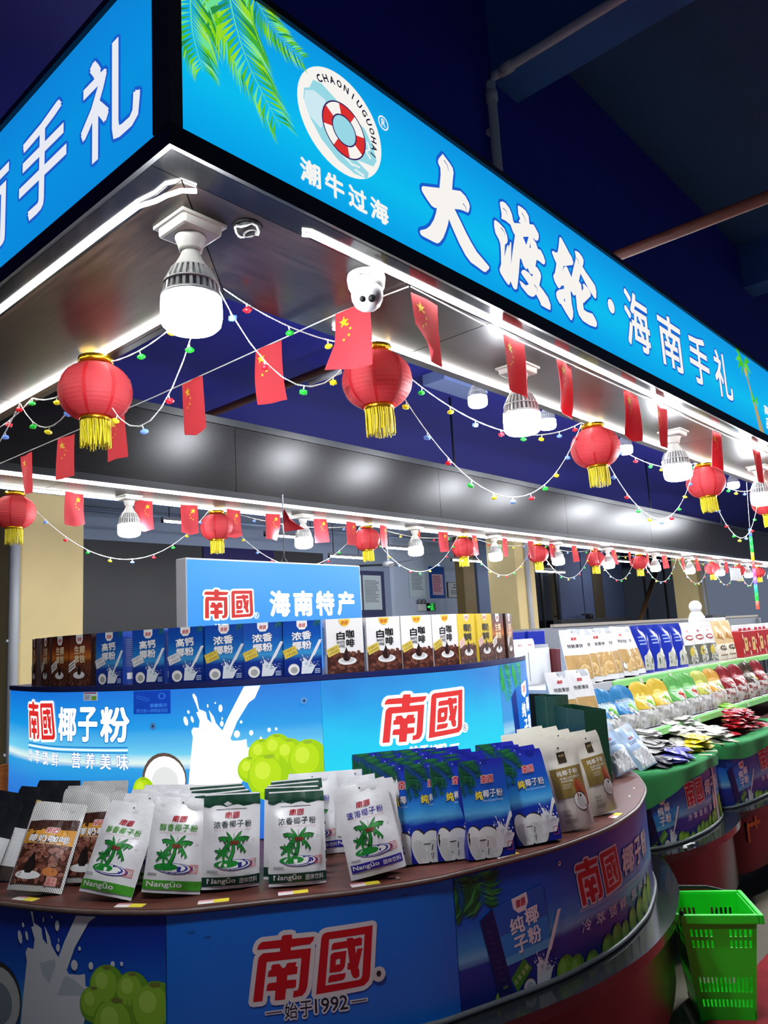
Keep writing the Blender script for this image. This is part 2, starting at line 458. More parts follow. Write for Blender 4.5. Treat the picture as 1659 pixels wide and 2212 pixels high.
# soffit boards of laminate, each its own panel with a thin joint
G = 0.002; OUT = 0.075
xs = [CX0 + OUT, 2.05, 4.36, 6.67, 8.98, 11.3, 13.6, XE]
for i in range(len(xs) - 1):
    a, c = xs[i], xs[i + 1]
    if i == 0: pts = [(CX0 + OUT, CY0 + OUT), (c - G, CY0 + OUT), (c - G, IY), (IX, IY)]
    else: pts = [(a + G, CY0 + OUT), (c - G, CY0 + OUT), (c - G, IY), (a + G, IY)]
    board('soffit_panel', pts, CZ0, CZ0 + 0.018, wood_x)
    board('soffit_panel', [(max(a, IX) + G, IY2), (c - G, IY2), (c - G, CY1 - 0.05), (max(a, IX) + G, CY1 - 0.05)], CZ0, CZ0 + 0.018, wood_x)
board('soffit_panel', [(CX0 + OUT, CY0 + OUT + 0.004), (IX - 0.004, IY), (IX, 3.0 - G), (CX0 + OUT, 3.0 - G)], CZ0, CZ0 + 0.018, wood_y)
board('soffit_panel', [(CX0 + OUT, 3.0 + G), (IX, 3.0 + G), (IX, CY1 - 0.05), (CX0 + OUT, CY1 - 0.05)], CZ0, CZ0 + 0.018, wood_y)
# glossy edging strip between trim and laminate
b = MB(); b.box(CX0 + 0.0002, XE, CY0 + 0.0002, CY0 + OUT - 0.002, CZ0, CZ0 + 0.018, M_mirror); b.build('edge_strip', can)
b = MB(); b.box(CX0 + 0.0002, CX0 + OUT - 0.002, CY0 + OUT, CY1 - 0.052, CZ0, CZ0 + 0.018, M_mirror); b.build('edge_strip', can)
b = MB(); b.box(CX0, XE, CY1 - 0.048, CY1, CZ0, CZ0 + 0.018, M_mirror); b.build('edge_strip', can)
# inner fascia: far side panels with joints
xf = [IX, 3.214, 5.501, 7.826, 10.14, 12.45, 14.8, XE]
for a, c in zip(xf, xf[1:]):
    b = MB(); b.box(a + G, c - G, IY2 - 0.02, IY2, CZ0 + 0.045, CZ1 + 0.0, wood_f); b.build('fascia_panel', can)
    b = MB(); b.box(a + G, c - G, IY, IY + 0.02, CZ0 + 0.045, CZ1, wood_f); b.build('fascia_panel', can)
b = MB(); b.box(IX, IX + 0.02, IY + 0.022, IY2 - 0.022, CZ0 + 0.045, CZ1, wood_f); b.build('fascia_panel', can)
def trim(x0, x1, y0, y1, z0, z1, m=M_black):
    b = MB(); b.box(x0, x1, y0, y1, z0, z1, m); return b.build('trim', can)
trim(IX, XE, IY2 - 0.025, IY2 - 0.0, CZ0, CZ0 + 0.043)
trim(IX, XE, IY, IY + 0.025, CZ0, CZ0 + 0.043)
trim(IX, IX + 0.025, IY + 0.026, IY2 - 0.026, CZ0, CZ0 + 0.043)
trim(IX, XE, IY2 - 0.03, IY2 + 0.02, CZ1 + 0.001, CZ1 + 0.05)
trim(IX, XE, IY - 0.02, IY + 0.03, CZ1 + 0.001, CZ1 + 0.05)
trim(IX - 0.02, IX + 0.03, IY + 0.031, IY2 - 0.031, CZ1 + 0.001, CZ1 + 0.05)
# outer frame: bottom lip, corner post, top lip
trim(CX0 - 0.012, XE, CY0 - 0.012, CY0, CZ0 + 0.0008, CZ0 + 0.050)
trim(CX0 - 0.012, CX0, CY0, CY1, CZ0 + 0.0008, CZ0 + 0.046)
trim(CX0 - 0.012, CX0 + 0.02, CY0 - 0.012, CY0 + 0.05, CZ0 + 0.051, CZ1 + 0.01, mat('corner_post', (40, 42, 48), rough=0.5))
trim(CX0 + 0.021, XE, CY0 - 0.012, CY0 + 0.06, CZ1 - 0.008, CZ1 + 0.012)
trim(CX0 - 0.012, CX0 + 0.06, CY0 + 0.061, CY1, CZ1 - 0.015, CZ1 + 0.005)
trim(CX0, XE, CY1 - 0.0, CY1 + 0.02, CZ0, CZ1, mat('far_face', (20, 60, 120), rough=0.5))
# hidden structure that carries it: rods to the ceiling
for x, y in ((1.05, 4.5), (6.2, 4.5), (11, 4.5), (14, 4.5), (17, 4.5)):
    b = MB(); b.tube([(x, y, CZ0 + 0.02), (x, y, 4.0)], 0.012, M_black, 8); b.build('hanger_rod', can)
for x in (13.5, 16.5):
    b = MB(); b.tube([(x, 1.47, CZ0 + 0.02), (x, 1.47, 5.56)], 0.012, M_black, 8); b.build('hanger_rod', can)
# open lamp hole with loose cable
b = MB(); b.lathe([(0.034, -0.004), (0.034, 0.0)], M_dark, 20, (1.096, 1.359, CZ0 + 0.0)); 
b.tube([(1.096 + 0.028 * math.cos(a), 1.359 + 0.028 * math.sin(a), CZ0 - 0.012 + 0.006 * math.sin(3 * a)) for a in [i * 0.5 for i in range(18)]], 0.0035, M_white, 6)
b.tube([(1.096 + 0.012 * math.cos(a) + 0.01, 1.359 + 0.02 * math.sin(a), CZ0 - 0.016) for a in [i * 0.6 for i in range(11)]], 0.003, mat('cable_grey', (120, 120, 118), rough=0.4), 6)
tag(b.build('cable_coil'), 'small coil of white cable poking from an open lamp hole', 'cable')

# ------------------------------------------------------------------ LED strips
M_led = mat('led_strip', (255, 252, 240), rough=0.3, emit=STRIP, ecol=(252, 252, 246))
M_ledbody = mat('led_silicone', (235, 235, 228), rough=0.4)
def strip(path, lab, dots=False):
    t = thing('led_strip', lab, 'light strip', path[0], group=None)
    o = Vector(path[0]); P = [Vector(q) - o for q in path]
    b = MB(); b.tube([q + Vector((0, 0, 0.0052)) for q in P], 0.0012, M_ledbody, 6); b.build('backing', t)
    b = MB(); b.tube(P, 0.0052, M_led, 8); b.build('diffuser', t)
    return t
zl = CZ0 - 0.0062
strip([(CX0 + 0.053, 4.55, zl)] + [(CX0 + 0.053, y, zl) for y in (3, 2, 1.6)] + [(CX0 + 0.055, 1.45, zl), (CX0 + 0.068, 1.40, zl - 0.004), (CX0 + 0.070, 1.36, zl - 0.008), (CX0 + 0.085, 1.325, zl - 0.006), (CX0 + 0.115, 1.312, zl)], 'bright LED strip along the outer edge of the left soffit')
strip([(1.215, 1.292, zl), (1.235, 1.281, zl), (1.30, CY0 + 0.05, zl), (5, CY0 + 0.05, zl), (XE - 0.1, CY0 + 0.05, zl)], 'bright LED strip along the outer edge of the right soffit')
strip([(IX - 0.036, 4.15, zl), (IX - 0.036, 1.95, zl), (IX - 0.036, 1.76, zl)], 'LED strip along the inner edge of the left soffit behind the round lantern')
strip([(1.68, IY - 0.03, zl), (1.75, IY - 0.037, zl), (6, IY - 0.037, zl), (XE - 0.1, IY - 0.037, zl)], 'LED strip along the inner edge of the right soffit above the lanterns')
strip([(1.3, IY2 + 0.028, zl), (9, IY2 + 0.028, zl), (XE - 0.1, IY2 + 0.028, zl)], 'LED strip directly below the far dark wood fascia')
strip([(1.3, CY1 - 0.058, zl), (9, CY1 - 0.058, zl), (XE - 0.1, CY1 - 0.058, zl)], 'lower LED strip at the outer edge of the far soffit')

# ------------------------------------------------------------------ lit sign faces
sky1 = ramp_mat('sign_blue_front', [(0.0, (0, 164, 236)), (0.35, (2, 192, 242)), (0.65, (2, 176, 240)), (1.0, (4, 152, 230))], axis=1, emit=0.95, streak=0.5, sscale=(5, 1.2, 1))
sky2 = ramp_mat('sign_blue_side', [(0.0, (6, 142, 226)), (0.5, (4, 150, 230)), (1.0, (8, 136, 222))], axis=1, emit=0.92, streak=0.4, sscale=(3, 1, 1))
SW, SD, SG = glow((246, 243, 238)), glow((24, 92, 200)), glow((20, 74, 158), 0.9)
SZ0, SZ1 = 2.650, 3.092
s1 = thing('sign_lightbox', 'long blue backlit sign with palm leaves, badge and big white lettering', 'sign', (0, CY0, 0))
b = MB(); b.box(CX0 + 0.02, XE, 0.006, 0.06, SZ0, SZ1, M_white); b.build('box', s1)
b = MB(); b.grid(lambda u, v: (CX0 + 0.0 + 0.02 + u * (XE - CX0 - 0.02), 0.0, SZ0 + v * (SZ1 - SZ0)), 60, 4, sky1, False); b.build('face', s1)
mpF = lambda u, v, h: Vector((u, -h, v))
DA=[[(1.7485,3.0317),(1.7403,3.022),(1.7255,3.0045),(1.7217,2.996),(1.7222,2.9876),(1.7312,2.9783),(1.7302,2.9558),(1.7191,2.9066),(1.6378,2.8778),(1.6319,2.8715),(1.6315,2.8622),(1.6357,2.8567),(1.6544,2.8425),(1.6736,2.831),(1.6872,2.8301),(1.6987,2.8338),(1.6926,2.8156),(1.6803,2.7904),(1.6596,2.7622),(1.6405,2.7457),(1.6126,2.7306),(1.6094,2.7249),(1.6127,2.7181),(1.6216,2.7161),(1.6725,2.717),(1.6877,2.7184),(1.701,2.7266),(1.7201,2.7484),(1.7377,2.7792),(1.7488,2.8023),(1.7554,2.8218),(1.7688,2.8006),(1.7994,2.7609),(1.8286,2.7315),(1.8542,2.7175),(1.8847,2.7145),(1.9219,2.7096),(1.9334,2.7125),(1.9554,2.7317),(1.9547,2.7384),(1.8912,2.7653),(1.8631,2.7882),(1.8412,2.8091),(1.8147,2.8394),(1.7883,2.8674),(1.8193,2.878),(1.8409,2.8819),(1.8563,2.8826),(1.8649,2.8896),(1.8727,2.9096),(1.8703,2.9205),(1.8537,2.9363),(1.8286,2.9434),(1.7836,2.9287),(1.7903,2.9611),(1.7983,2.992),(1.7955,3.0064),(1.7818,3.0159)]]
DU=[[(2.0524,2.9954),(2.0566,3.002),(2.0723,3.0095),(2.0888,3.0104),(2.1107,3.0016),(2.1247,2.9834),(2.1283,2.963),(2.1341,2.9563),(2.1794,2.973),(2.164,2.974),(2.1767,2.989),(2.1666,3.0022),(2.1678,3.0318),(2.1736,3.0363),(2.1947,3.0378),(2.219,3.0354),(2.2364,3.0218),(2.237,2.9924),(2.2655,3.0014),(2.2738,2.9963),(2.2946,2.9784),(2.2952,2.9662),(2.2882,2.9512),(2.2741,2.9435),(2.2474,2.9463),(2.2708,2.9345),(2.2804,2.9154),(2.2992,2.9181),(2.3168,2.9017),(2.325,2.8839),(2.3191,2.8716),(2.3071,2.8664),(2.2819,2.87),(2.2635,2.8686),(2.2515,2.8402),(2.2657,2.839),(2.2818,2.8262),(2.2851,2.8131),(2.2658,2.7745),(2.2895,2.764),(2.3199,2.7471),(2.3344,2.7231),(2.329,2.7033),(2.3174,2.7009),(2.2678,2.7012),(2.2593,2.7145),(2.2374,2.7336),(2.2248,2.7218),(2.2059,2.714),(2.1816,2.7143),(2.1433,2.7314),(2.1342,2.7487),(2.1462,2.7497),(2.1727,2.7447),(2.1912,2.7526),(2.1937,2.7573),(2.1572,2.7767),(2.1499,2.784),(2.1601,2.7953),(2.1748,2.8012),(2.2023,2.7996),(2.2222,2.7923),(2.2292,2.8026),(2.2094,2.8),(2.1961,2.8153),(2.1859,2.806),(2.17,2.8143),(2.1594,2.8343),(2.1511,2.8353),(2.1353,2.7772),(2.1156,2.7149),(2.1029,2.707),(2.0917,2.7092),(2.0767,2.729),(2.0698,2.7154),(2.0611,2.7107),(2.0432,2.72),(2.019,2.7383),(2.0157,2.7484),(2.0284,2.7715),(2.0336,2.8187),(2.034,2.8436),(2.0279,2.8566),(2.0097,2.8726),(2.0051,2.8955),(2.0077,2.9147),(2.0165,2.921),(2.0399,2.9186),(2.0676,2.91),(2.081,2.8899),(2.082,2.8748),(2.0771,2.8632),(2.0625,2.8521),(2.0523,2.8045),(2.0756,2.853),(2.0845,2.8582),(2.0827,2.846),(2.0985,2.875),(2.1034,2.8749),(2.0909,2.7911),(2.1069,2.8431),(2.1323,2.9111),(2.1217,2.9189),(2.1082,2.9403),(2.0791,2.9436),(2.0543,2.9407),(2.0585,2.9589),(2.0557,2.9734)],[(2.1839,2.9245),(2.2232,2.9403),(2.2022,2.9012)],[(2.2306,2.9197),(2.2312,2.9017),(2.2218,2.8983)]]
LUN=[[(2.4557,3.0254),(2.4642,3.0265),(2.4953,3.0037),(2.5158,2.9858),(2.5342,2.9742),(2.5435,2.9557),(2.5369,2.9434),(2.4831,2.9214),(2.4595,2.9115),(2.4459,2.8831),(2.4601,2.9055),(2.4794,2.9192),(2.4891,2.9172),(2.5003,2.9049),(2.5156,2.8868),(2.5348,2.9237),(2.5611,2.9691),(2.5684,2.9881),(2.5647,3.0088),(2.5734,3.0137),(2.5986,3.0154),(2.6221,3.007),(2.6325,2.9958),(2.6273,2.9791),(2.6169,2.9635),(2.6396,2.9499),(2.6867,2.9282),(2.7103,2.9152),(2.7164,2.8908),(2.7088,2.8641),(2.6981,2.8581),(2.6876,2.8613),(2.6511,2.8814),(2.6228,2.9037),(2.5936,2.928),(2.5735,2.8895),(2.5897,2.882),(2.5898,2.8557),(2.6053,2.8706),(2.6035,2.8883),(2.6135,2.8933),(2.6444,2.8849),(2.6635,2.8705),(2.6606,2.8567),(2.5965,2.8097),(2.5882,2.8072),(2.5906,2.7809),(2.6153,2.7791),(2.6603,2.7849),(2.6798,2.7722),(2.6915,2.7571),(2.6886,2.7434),(2.6754,2.7343),(2.6266,2.729),(2.5735,2.7312),(2.545,2.7461),(2.5355,2.7682),(2.5364,2.8255),(2.5242,2.8163),(2.514,2.8167),(2.5024,2.8273),(2.4966,2.8237),(2.4962,2.7777),(2.502,2.746),(2.4962,2.7251),(2.4826,2.7072),(2.4727,2.7079),(2.4459,2.7245),(2.4115,2.7505),(2.4016,2.7492),(2.3852,2.7647),(2.3824,2.7793),(2.3861,2.7873),(2.4048,2.8018),(2.4473,2.8196),(2.4482,2.833),(2.4286,2.8249),(2.4127,2.8094),(2.3999,2.8106),(2.3804,2.8267),(2.3739,2.8435),(2.3786,2.8519),(2.3881,2.8603),(2.4013,2.889),(2.4067,2.9048),(2.3925,2.9208),(2.3811,2.9377),(2.3857,2.9455),(2.3958,2.9482),(2.4104,2.9482),(2.4244,2.9535),(2.4379,2.9828),(2.451,3.0215)],[(2.4465,2.7836),(2.4444,2.7656),(2.4362,2.7726)]]
SHINE = [[((1.752, 3.012), (1.772, 2.985)), ((1.836, 2.905), (1.852, 2.882))], [((2.07, 2.985), (2.095, 2.968)), ((2.19, 3.015), (2.212, 2.99)), ((2.045, 2.905), (2.068, 2.885)), ((2.23, 2.765), (2.25, 2.745))], [((2.57, 2.985), (2.59, 2.96)), ((2.61, 2.82), (2.635, 2.79))]]
def outlined(P, loops, w, fill, edge, layer=1, asp=1.0):
    P.stroke(loops[0], w, edge, layer - 0.6, asp); P.poly(loops[0], fill, layer, loops[1:])
    P.poly(loops[0], edge, layer - 0.6)
def letter(parent, ch, m, a, c, z0, z1, mp_, bold, out, step=0.0006):
    P = Print(mp_, step=step); P.text(ch, a, c, z0, z1, m, 1, bold=bold, out=out); P.mb.build('letter', parent)
for k_, L in enumerate((DA, DU, LUN)):
    P = Print(mpF, step=0.0006); outlined(P, L, 0.020, SW, SD, 1)
    for a, c in SHINE[k_]:
        m_ = ((a[0] + c[0]) / 2 + 0.006, (a[1] + c[1]) / 2 + 0.004); P.line([a, m_, c], 0.004, SG, 1.6, 0.0015)
    P.mb.build('letter', s1)
P = Print(mpF, step=0.0006); P.ell(2.84, 2.869, 0.030, 0.030, SW, 1, 24); P.ell(2.84, 2.869, 0.037, 0.037, SD, 0.4, 24); P.mb.build('dot', s1)
for ch, a, c in (('海', 2.965, 3.215), ('南', 3.315, 3.590), ('手', 3.675, 3.945), ('礼', 4.025, 4.285)): letter(s1, ch, SW, a, c, 2.742, 3.002, mpF, 0.022, ((SD, 0.028),))
# round badge: white oval, wave, life ring and ring lettering
P = Print(mpF, step=0.0006)
bc = (1.311, 2.912); WV, WV2 = glow((150, 214, 226)), glow((206, 232, 240)); RD = glow((214, 48, 46))
P.ell(bc[0], bc[1], 0.152, 0.141, SW, 0, 48)
P.poly([(1.20, 2.955), (1.215, 2.985), (1.245, 2.99), (1.30, 2.97), (1.40, 2.94), (1.430, 2.90), (1.440, 2.865), (1.425, 2.842), (1.395, 2.838), (1.36, 2.832), (1.405, 2.815), (1.40, 2.795), (1.35, 2.788), (1.29, 2.80), (1.235, 2.83), (1.20, 2.87), (1.178, 2.915), (1.182, 2.945)], WV, 1)
P.poly([(1.185, 2.94), (1.215, 2.955), (1.255, 2.95), (1.25, 2.90), (1.235, 2.86), (1.20, 2.875), (1.18, 2.912)], WV2, 2)
P.line([(1.30, 2.825), (1.34, 2.81), (1.37, 2.815), (1.35, 2.80), (1.385, 2.797)], 0.006, SW, 3)
P.line([(1.405, 2.905), (1.412, 2.885), (1.398, 2.875), (1.415, 2.86)], 0.006, SW, 3)
for i in range(8): P.ring(1.318, 2.895, 0.078, 0.074, 0.034, RD if i % 2 else SW, 3, 6, i * math.pi / 4 + 0.2, (i + 1) * math.pi / 4 + 0.2)
P.ring(1.318, 2.895, 0.080, 0.076, 0.004, glow((60, 30, 90)), 3.5, 32); P.ring(1.318, 2.895, 0.045, 0.043, 0.004, glow((60, 30, 90)), 3.5, 32)
P.ell(1.318, 2.895, 0.042, 0.04, WV, 3.2, 24)
for i, ch in enumerate('CHAONIUGUOHAI'):
    a = rad(128 - i * 12.2); x, z = bc[0] + 0.122 * math.cos(a), bc[1] + 0.112 * math.sin(a)
    w = 0.004 if ch == 'I' else 0.018
    P.text(ch, x - w / 2, x + w / 2, z - 0.0105, z + 0.0105, glow((16, 16, 50), 0.6), 2, bold=0.0 if ch == 'I' else 0.03, rot=a - R90)
P.mb.build('badge', s1)
for ch, a, c in (('潮', 1.158, 1.226), ('牛', 1.240, 1.308), ('过', 1.322, 1.392), ('海', 1.404, 1.476)): letter(s1, ch, SW, a, c, 2.688, 2.752, mpF, 0.035, ())
P = Print(mpF, step=0.0006); P.ring(1.478, 2.998, 0.021, 0.021, 0.004, SW, 1); P.text('R', 1.470, 1.487, 2.987, 3.010, SW, 1, bold=0.02); P.mb.build('registered_mark', s1)
for ch, z0, z1 in (('高', 2.79, 2.85), ('品', 2.70, 2.77)): letter(s1, ch, SW, 4.845, 4.93, z0, z1, mpF, 0.03, ())
# palm fronds printed at the near corner, small palm farther along
def frond(P, pts, wid, cols, n=46, layer=1, droop=0.5, sides=(1, -1), rng=random, tip=0.25):
    "a feather-like palm leaf along a curve"
    C = [Vector((q.x, q.y)) for q in catmull([(a, b_, 0) for a, b_ in pts], 10)]
    k = len(C)
    for sd in sides:
        for i in range(n):
            t = (i + rng.random() * 0.7) / n * 0.97; j = min(int(t * (k - 1)), k - 2)
            p = C[j]; d = (C[j + 1] - C[j]).normalized(); nr = Vector((-d.y, d.x)) * sd
            ln = wid * (math.sin(min(1, t * 1.6 + 0.35) * math.pi * 0.5) * (1 - t * (1 - tip))) * (0.85 + rng.random() * 0.35)
            e = p + (d * droop + nr * (1 - droop * 0.55)).normalized() * ln
            mid = p + (nr * 0.75 + d * 0.55).normalized() * ln * 0.55
            w = ln * 0.055 + 0.0008
            P.poly([tuple(p), tuple(mid + d * w), tuple(e), tuple(mid - d * w)], cols[rng.randrange(len(cols))], layer + rng.random() * 0.8)
    P.line([tuple(q) for q in C], wid * 0.03, cols[-1], layer + 1, wid * 0.006)
GL = [glow(c) for c in ((120, 206, 20), (88, 190, 30), (150, 220, 40), (60, 170, 60), (40, 140, 70), (150, 230, 130), (110, 225, 150))]
P = Print(mpF, step=0.0006, clip=(CX0 + 0.021, XE, SZ0, SZ1)); rg = random.Random(3)
frond(P, [(0.855, 3.12), (0.855, 3.0), (0.86, 2.90), (0.885, 2.82)], 0.16, GL, 60, 1, 0.72, (1, -1), rg)
frond(P, [(0.955, 3.14), (0.965, 3.03), (1.01, 2.91), (1.10, 2.795)], 0.17, GL, 74, 1, 0.75, (1, -1), rg, 0.35)
frond(P, [(1.00, 3.14), (1.06, 3.07), (1.12, 3.035), (1.185, 3.02)], 0.085, GL, 44, 2, 0.6, (1, -1), rg, 0.4)
frond(P, [(0.90, 3.13), (0.92, 3.06), (0.95, 2.98)], 0.08, GL[3:5], 30, 0, 0.7, (1, -1), rg)
P.mb.build('palm_print', s1)
P = Print(mpF, step=0.0006, clip=(CX0 + 0.021, XE, SZ0, SZ1))
TR = glow((196, 150, 60)); G2 = [glow(c) for c in ((70, 190, 40), (40, 165, 40), (100, 210, 60))]
P.line([(4.715, SZ0), (4.66, 2.80), (4.60, 2.93), (4.545, 3.01)], 0.03, TR, 1, 0.014)
P.line([(4.76, SZ0), (4.715, 2.74), (4.68, 2.82)], 0.03, TR, 1, 0.014)
for cx, cz, r in ((4.545, 3.015, 0.17), (4.675, 2.825, 0.09)):
    for a in (-150, -120, -85, -50, -20, 15, 150, 185):
        x1, z1 = cx + r * math.cos(rad(a)) * 0.8, cz + r * math.sin(rad(a)) * 0.7 + 0.02
        P.poly([(cx, cz + 0.01), ((cx + x1) / 2, (cz + z1) / 2 + r * 0.28), (x1, z1), ((cx + x1) / 2, (cz + z1) / 2 + r * 0.05)], G2[abs(int(a)) % 3], 2 + (a % 7) * 0.1)
P.ell(4.57, 2.985, 0.02, 0.025, glow((220, 170, 60)), 3)
P.mb.build('palm_tree_print', s1)
s2 = thing('sign_lightbox', 'blue backlit sign turning left around the black corner, white lettering', 'sign', (CX0, 0, 0))
b = MB(); b.box(0.006, 0.06, CY0 + 0.05, CY1, 2.647, 3.085, M_white); b.build('box', s2)
b = MB(); b.grid(lambda u, v: (0, CY1 + u * (CY0 + 0.05 - CY1), 2.647 + v * 0.438), 20, 4, sky2, False); b.build('face', s2)
SW2 = glow((232, 234, 242))
for ch, y1, y0 in (('礼', 1.612, 1.345), ('手', 1.955, 1.683), ('南', 2.300, 2.022), ('海', 2.63, 2.36)): letter(s2, ch, SW2, -y1, -y0, 2.722, 2.990, lambda u, v, h: Vector((-h, -u, v)), 0.020, ((SD, 0.030),))

# ------------------------------------------------------------------ LED bulbs
M_bulbglow = mat('bulb_diffuser', (255, 255, 255), rough=0.4, emit=BULB, ecol=(244, 248, 255))
M_alu = mat('bulb_heat_sink', (228, 230, 232), rough=0.25, metal=0.15)
M_sock = mat('lamp_socket', (238, 238, 236), rough=0.35)
def make_bulb(name, lab, loc, grp):
    t = thing(name, lab, 'bulb', loc, group=grp)
    b = MB(); b.bevbox(-0.055, 0.055, -0.055, 0.055, -0.030, 0, 0.008, M_sock)
    b.box(-0.062, 0.062, -0.062, 0.062, -0.008, 0, M_sock); b.build('base_plate', t)
    b = MB(); b.lathe([(0.038, -0.030), (0.034, -0.042), (0.028, -0.060), (0.027, -0.066)], M_sock, 20); b.build('socket', t)
    b = MB(); b.lathe([(0.021, -0.064), (0.021, -0.070), (0.024, -0.076), (0.029, -0.088), (0.037, -0.102), (0.046, -0.113), (0.049, -0.116), (0.045, -0.118)], M_sock, 24); b.build('neck', t)
    b = MB(); b.lathe([(0.041, -0.115), (0.052, -0.140), (0.059, -0.180)], mat('bulb_core', (170, 172, 176), rough=0.4, metal=0.1), 20)
    for i in range(26):
        a = 2 * math.pi * i / 26; T = Matrix.Rotation(a, 4, 'Z')
        vs = [T @ Vector((r, y, z)) for r, z in ((0.039, -0.115), (0.048, -0.115), (0.062, -0.143), (0.0685, -0.182), (0.058, -0.182)) for y in (-0.0036, 0.0036)]
        b.add(vs, [(0, 2, 4, 6, 8), (9, 7, 5, 3, 1), (2, 3, 5, 4), (4, 5, 7, 6), (8, 6, 7, 9), (0, 1, 3, 2)], M_alu)
    b.lathe([(0.062, -0.150), (0.0655, -0.150), (0.0668, -0.155), (0.063, -0.155)], M_alu, 26)
    b.lathe([(0.060, -0.180), (0.0705, -0.180), (0.0715, -0.187), (0.0705, -0.190)], M_alu, 28); b.build('heat_sink', t)
    b = MB(); b.lathe([(0.0700, -0.190), (0.0712, -0.205), (0.0712, -0.234), (0.068, -0.250), (0.058, -0.260), (0.040, -0.2655), (0.018, -0.268), (1e-6, -0.2685)], M_bulbglow, 28); b.build('diffuser', t)
    return t
ords = ['first', 'second', 'third', 'fourth', 'fifth', 'sixth', 'seventh', 'eighth', 'ninth', 'tenth', 'eleventh', 'twelfth', 'thirteenth', 'fourteenth']
near_lab = ['large LED bulb nearest the black canopy corner, under the left wood soffit', 'LED bulb half hidden by a red flag, second from the canopy corner', 'LED bulb between the third and fourth near lanterns', 'LED bulb at the right frame edge under the lit sign']
B0 = make_bulb('led_bulb', near_lab[0], (0.999, 1.452, CZ0), 'bulbs along the near soffit')
for x, l in zip((2.492, 4.02, 5.477), near_lab[1:]): dup(B0, (x, 1.478, CZ0), (0, 0, 0), l)
for i, x in enumerate((7.0, 8.5, 10.0, 11.5, 13, 14.5, 16)): dup(B0, (x, 1.478, CZ0), (0, 0, 0), '%s near-row LED bulb counted from the canopy corner, beyond the right frame edge' % ords[i + 4])
for i, x in enumerate((2.582, 4.09, 5.473, 6.78, 8.09, 9.40, 10.88, 12.21, 13.57, 15.07, 16.5)):
    dup(B0, (x, 4.478, CZ0), (0, 0, rad(3 * i % 7)), '%s LED bulb from the left in the far row under the dark fascia' % ords[i], 'bulbs along the far soffit')
B0['group'] = 'bulbs along the near soffit'
M_cord = mat('white_cord', (228, 228, 224), rough=0.6)
for i, x in enumerate((4.62, 5.63, 7.12, 10.3, 3.5, 8.2, 11.8, 13.2)):
    lab = '%s small bulb from the left visible in the dark roof opening' % ords[i] if i < 4 else '%s small roof-opening bulb of those hidden by the sign or lanterns' % ords[i - 4]
    r = dup(B0, (x, 3.1, 3.515), (0, 0, 0), lab, 'bulbs hanging in the roof opening')
    b = MB(); b.tube([(0, 0, 0), (0, 0, 0.485)], 0.006, M_black, 6); b.build('cord', r)
b = MB(); b.box(5.45, 6.15, 4.0, 4.25, 3.9, 4.0, mat('grey_blue_panel', (120, 140, 190), rough=0.6)); tag(b.build('ceiling_panel'), 'pale grey-blue box on the navy ceiling above the hanging bulbs', 'ceiling box')
b = MB(); b.tube([(4.62, 4.9, 3.93), (4.63, 4.52, 3.93)], 0.03, M_pipe, 10); tag(b.build('pipe_stub'), 'short grey pipe stub on the navy ceiling behind the middle lantern', 'pipe')

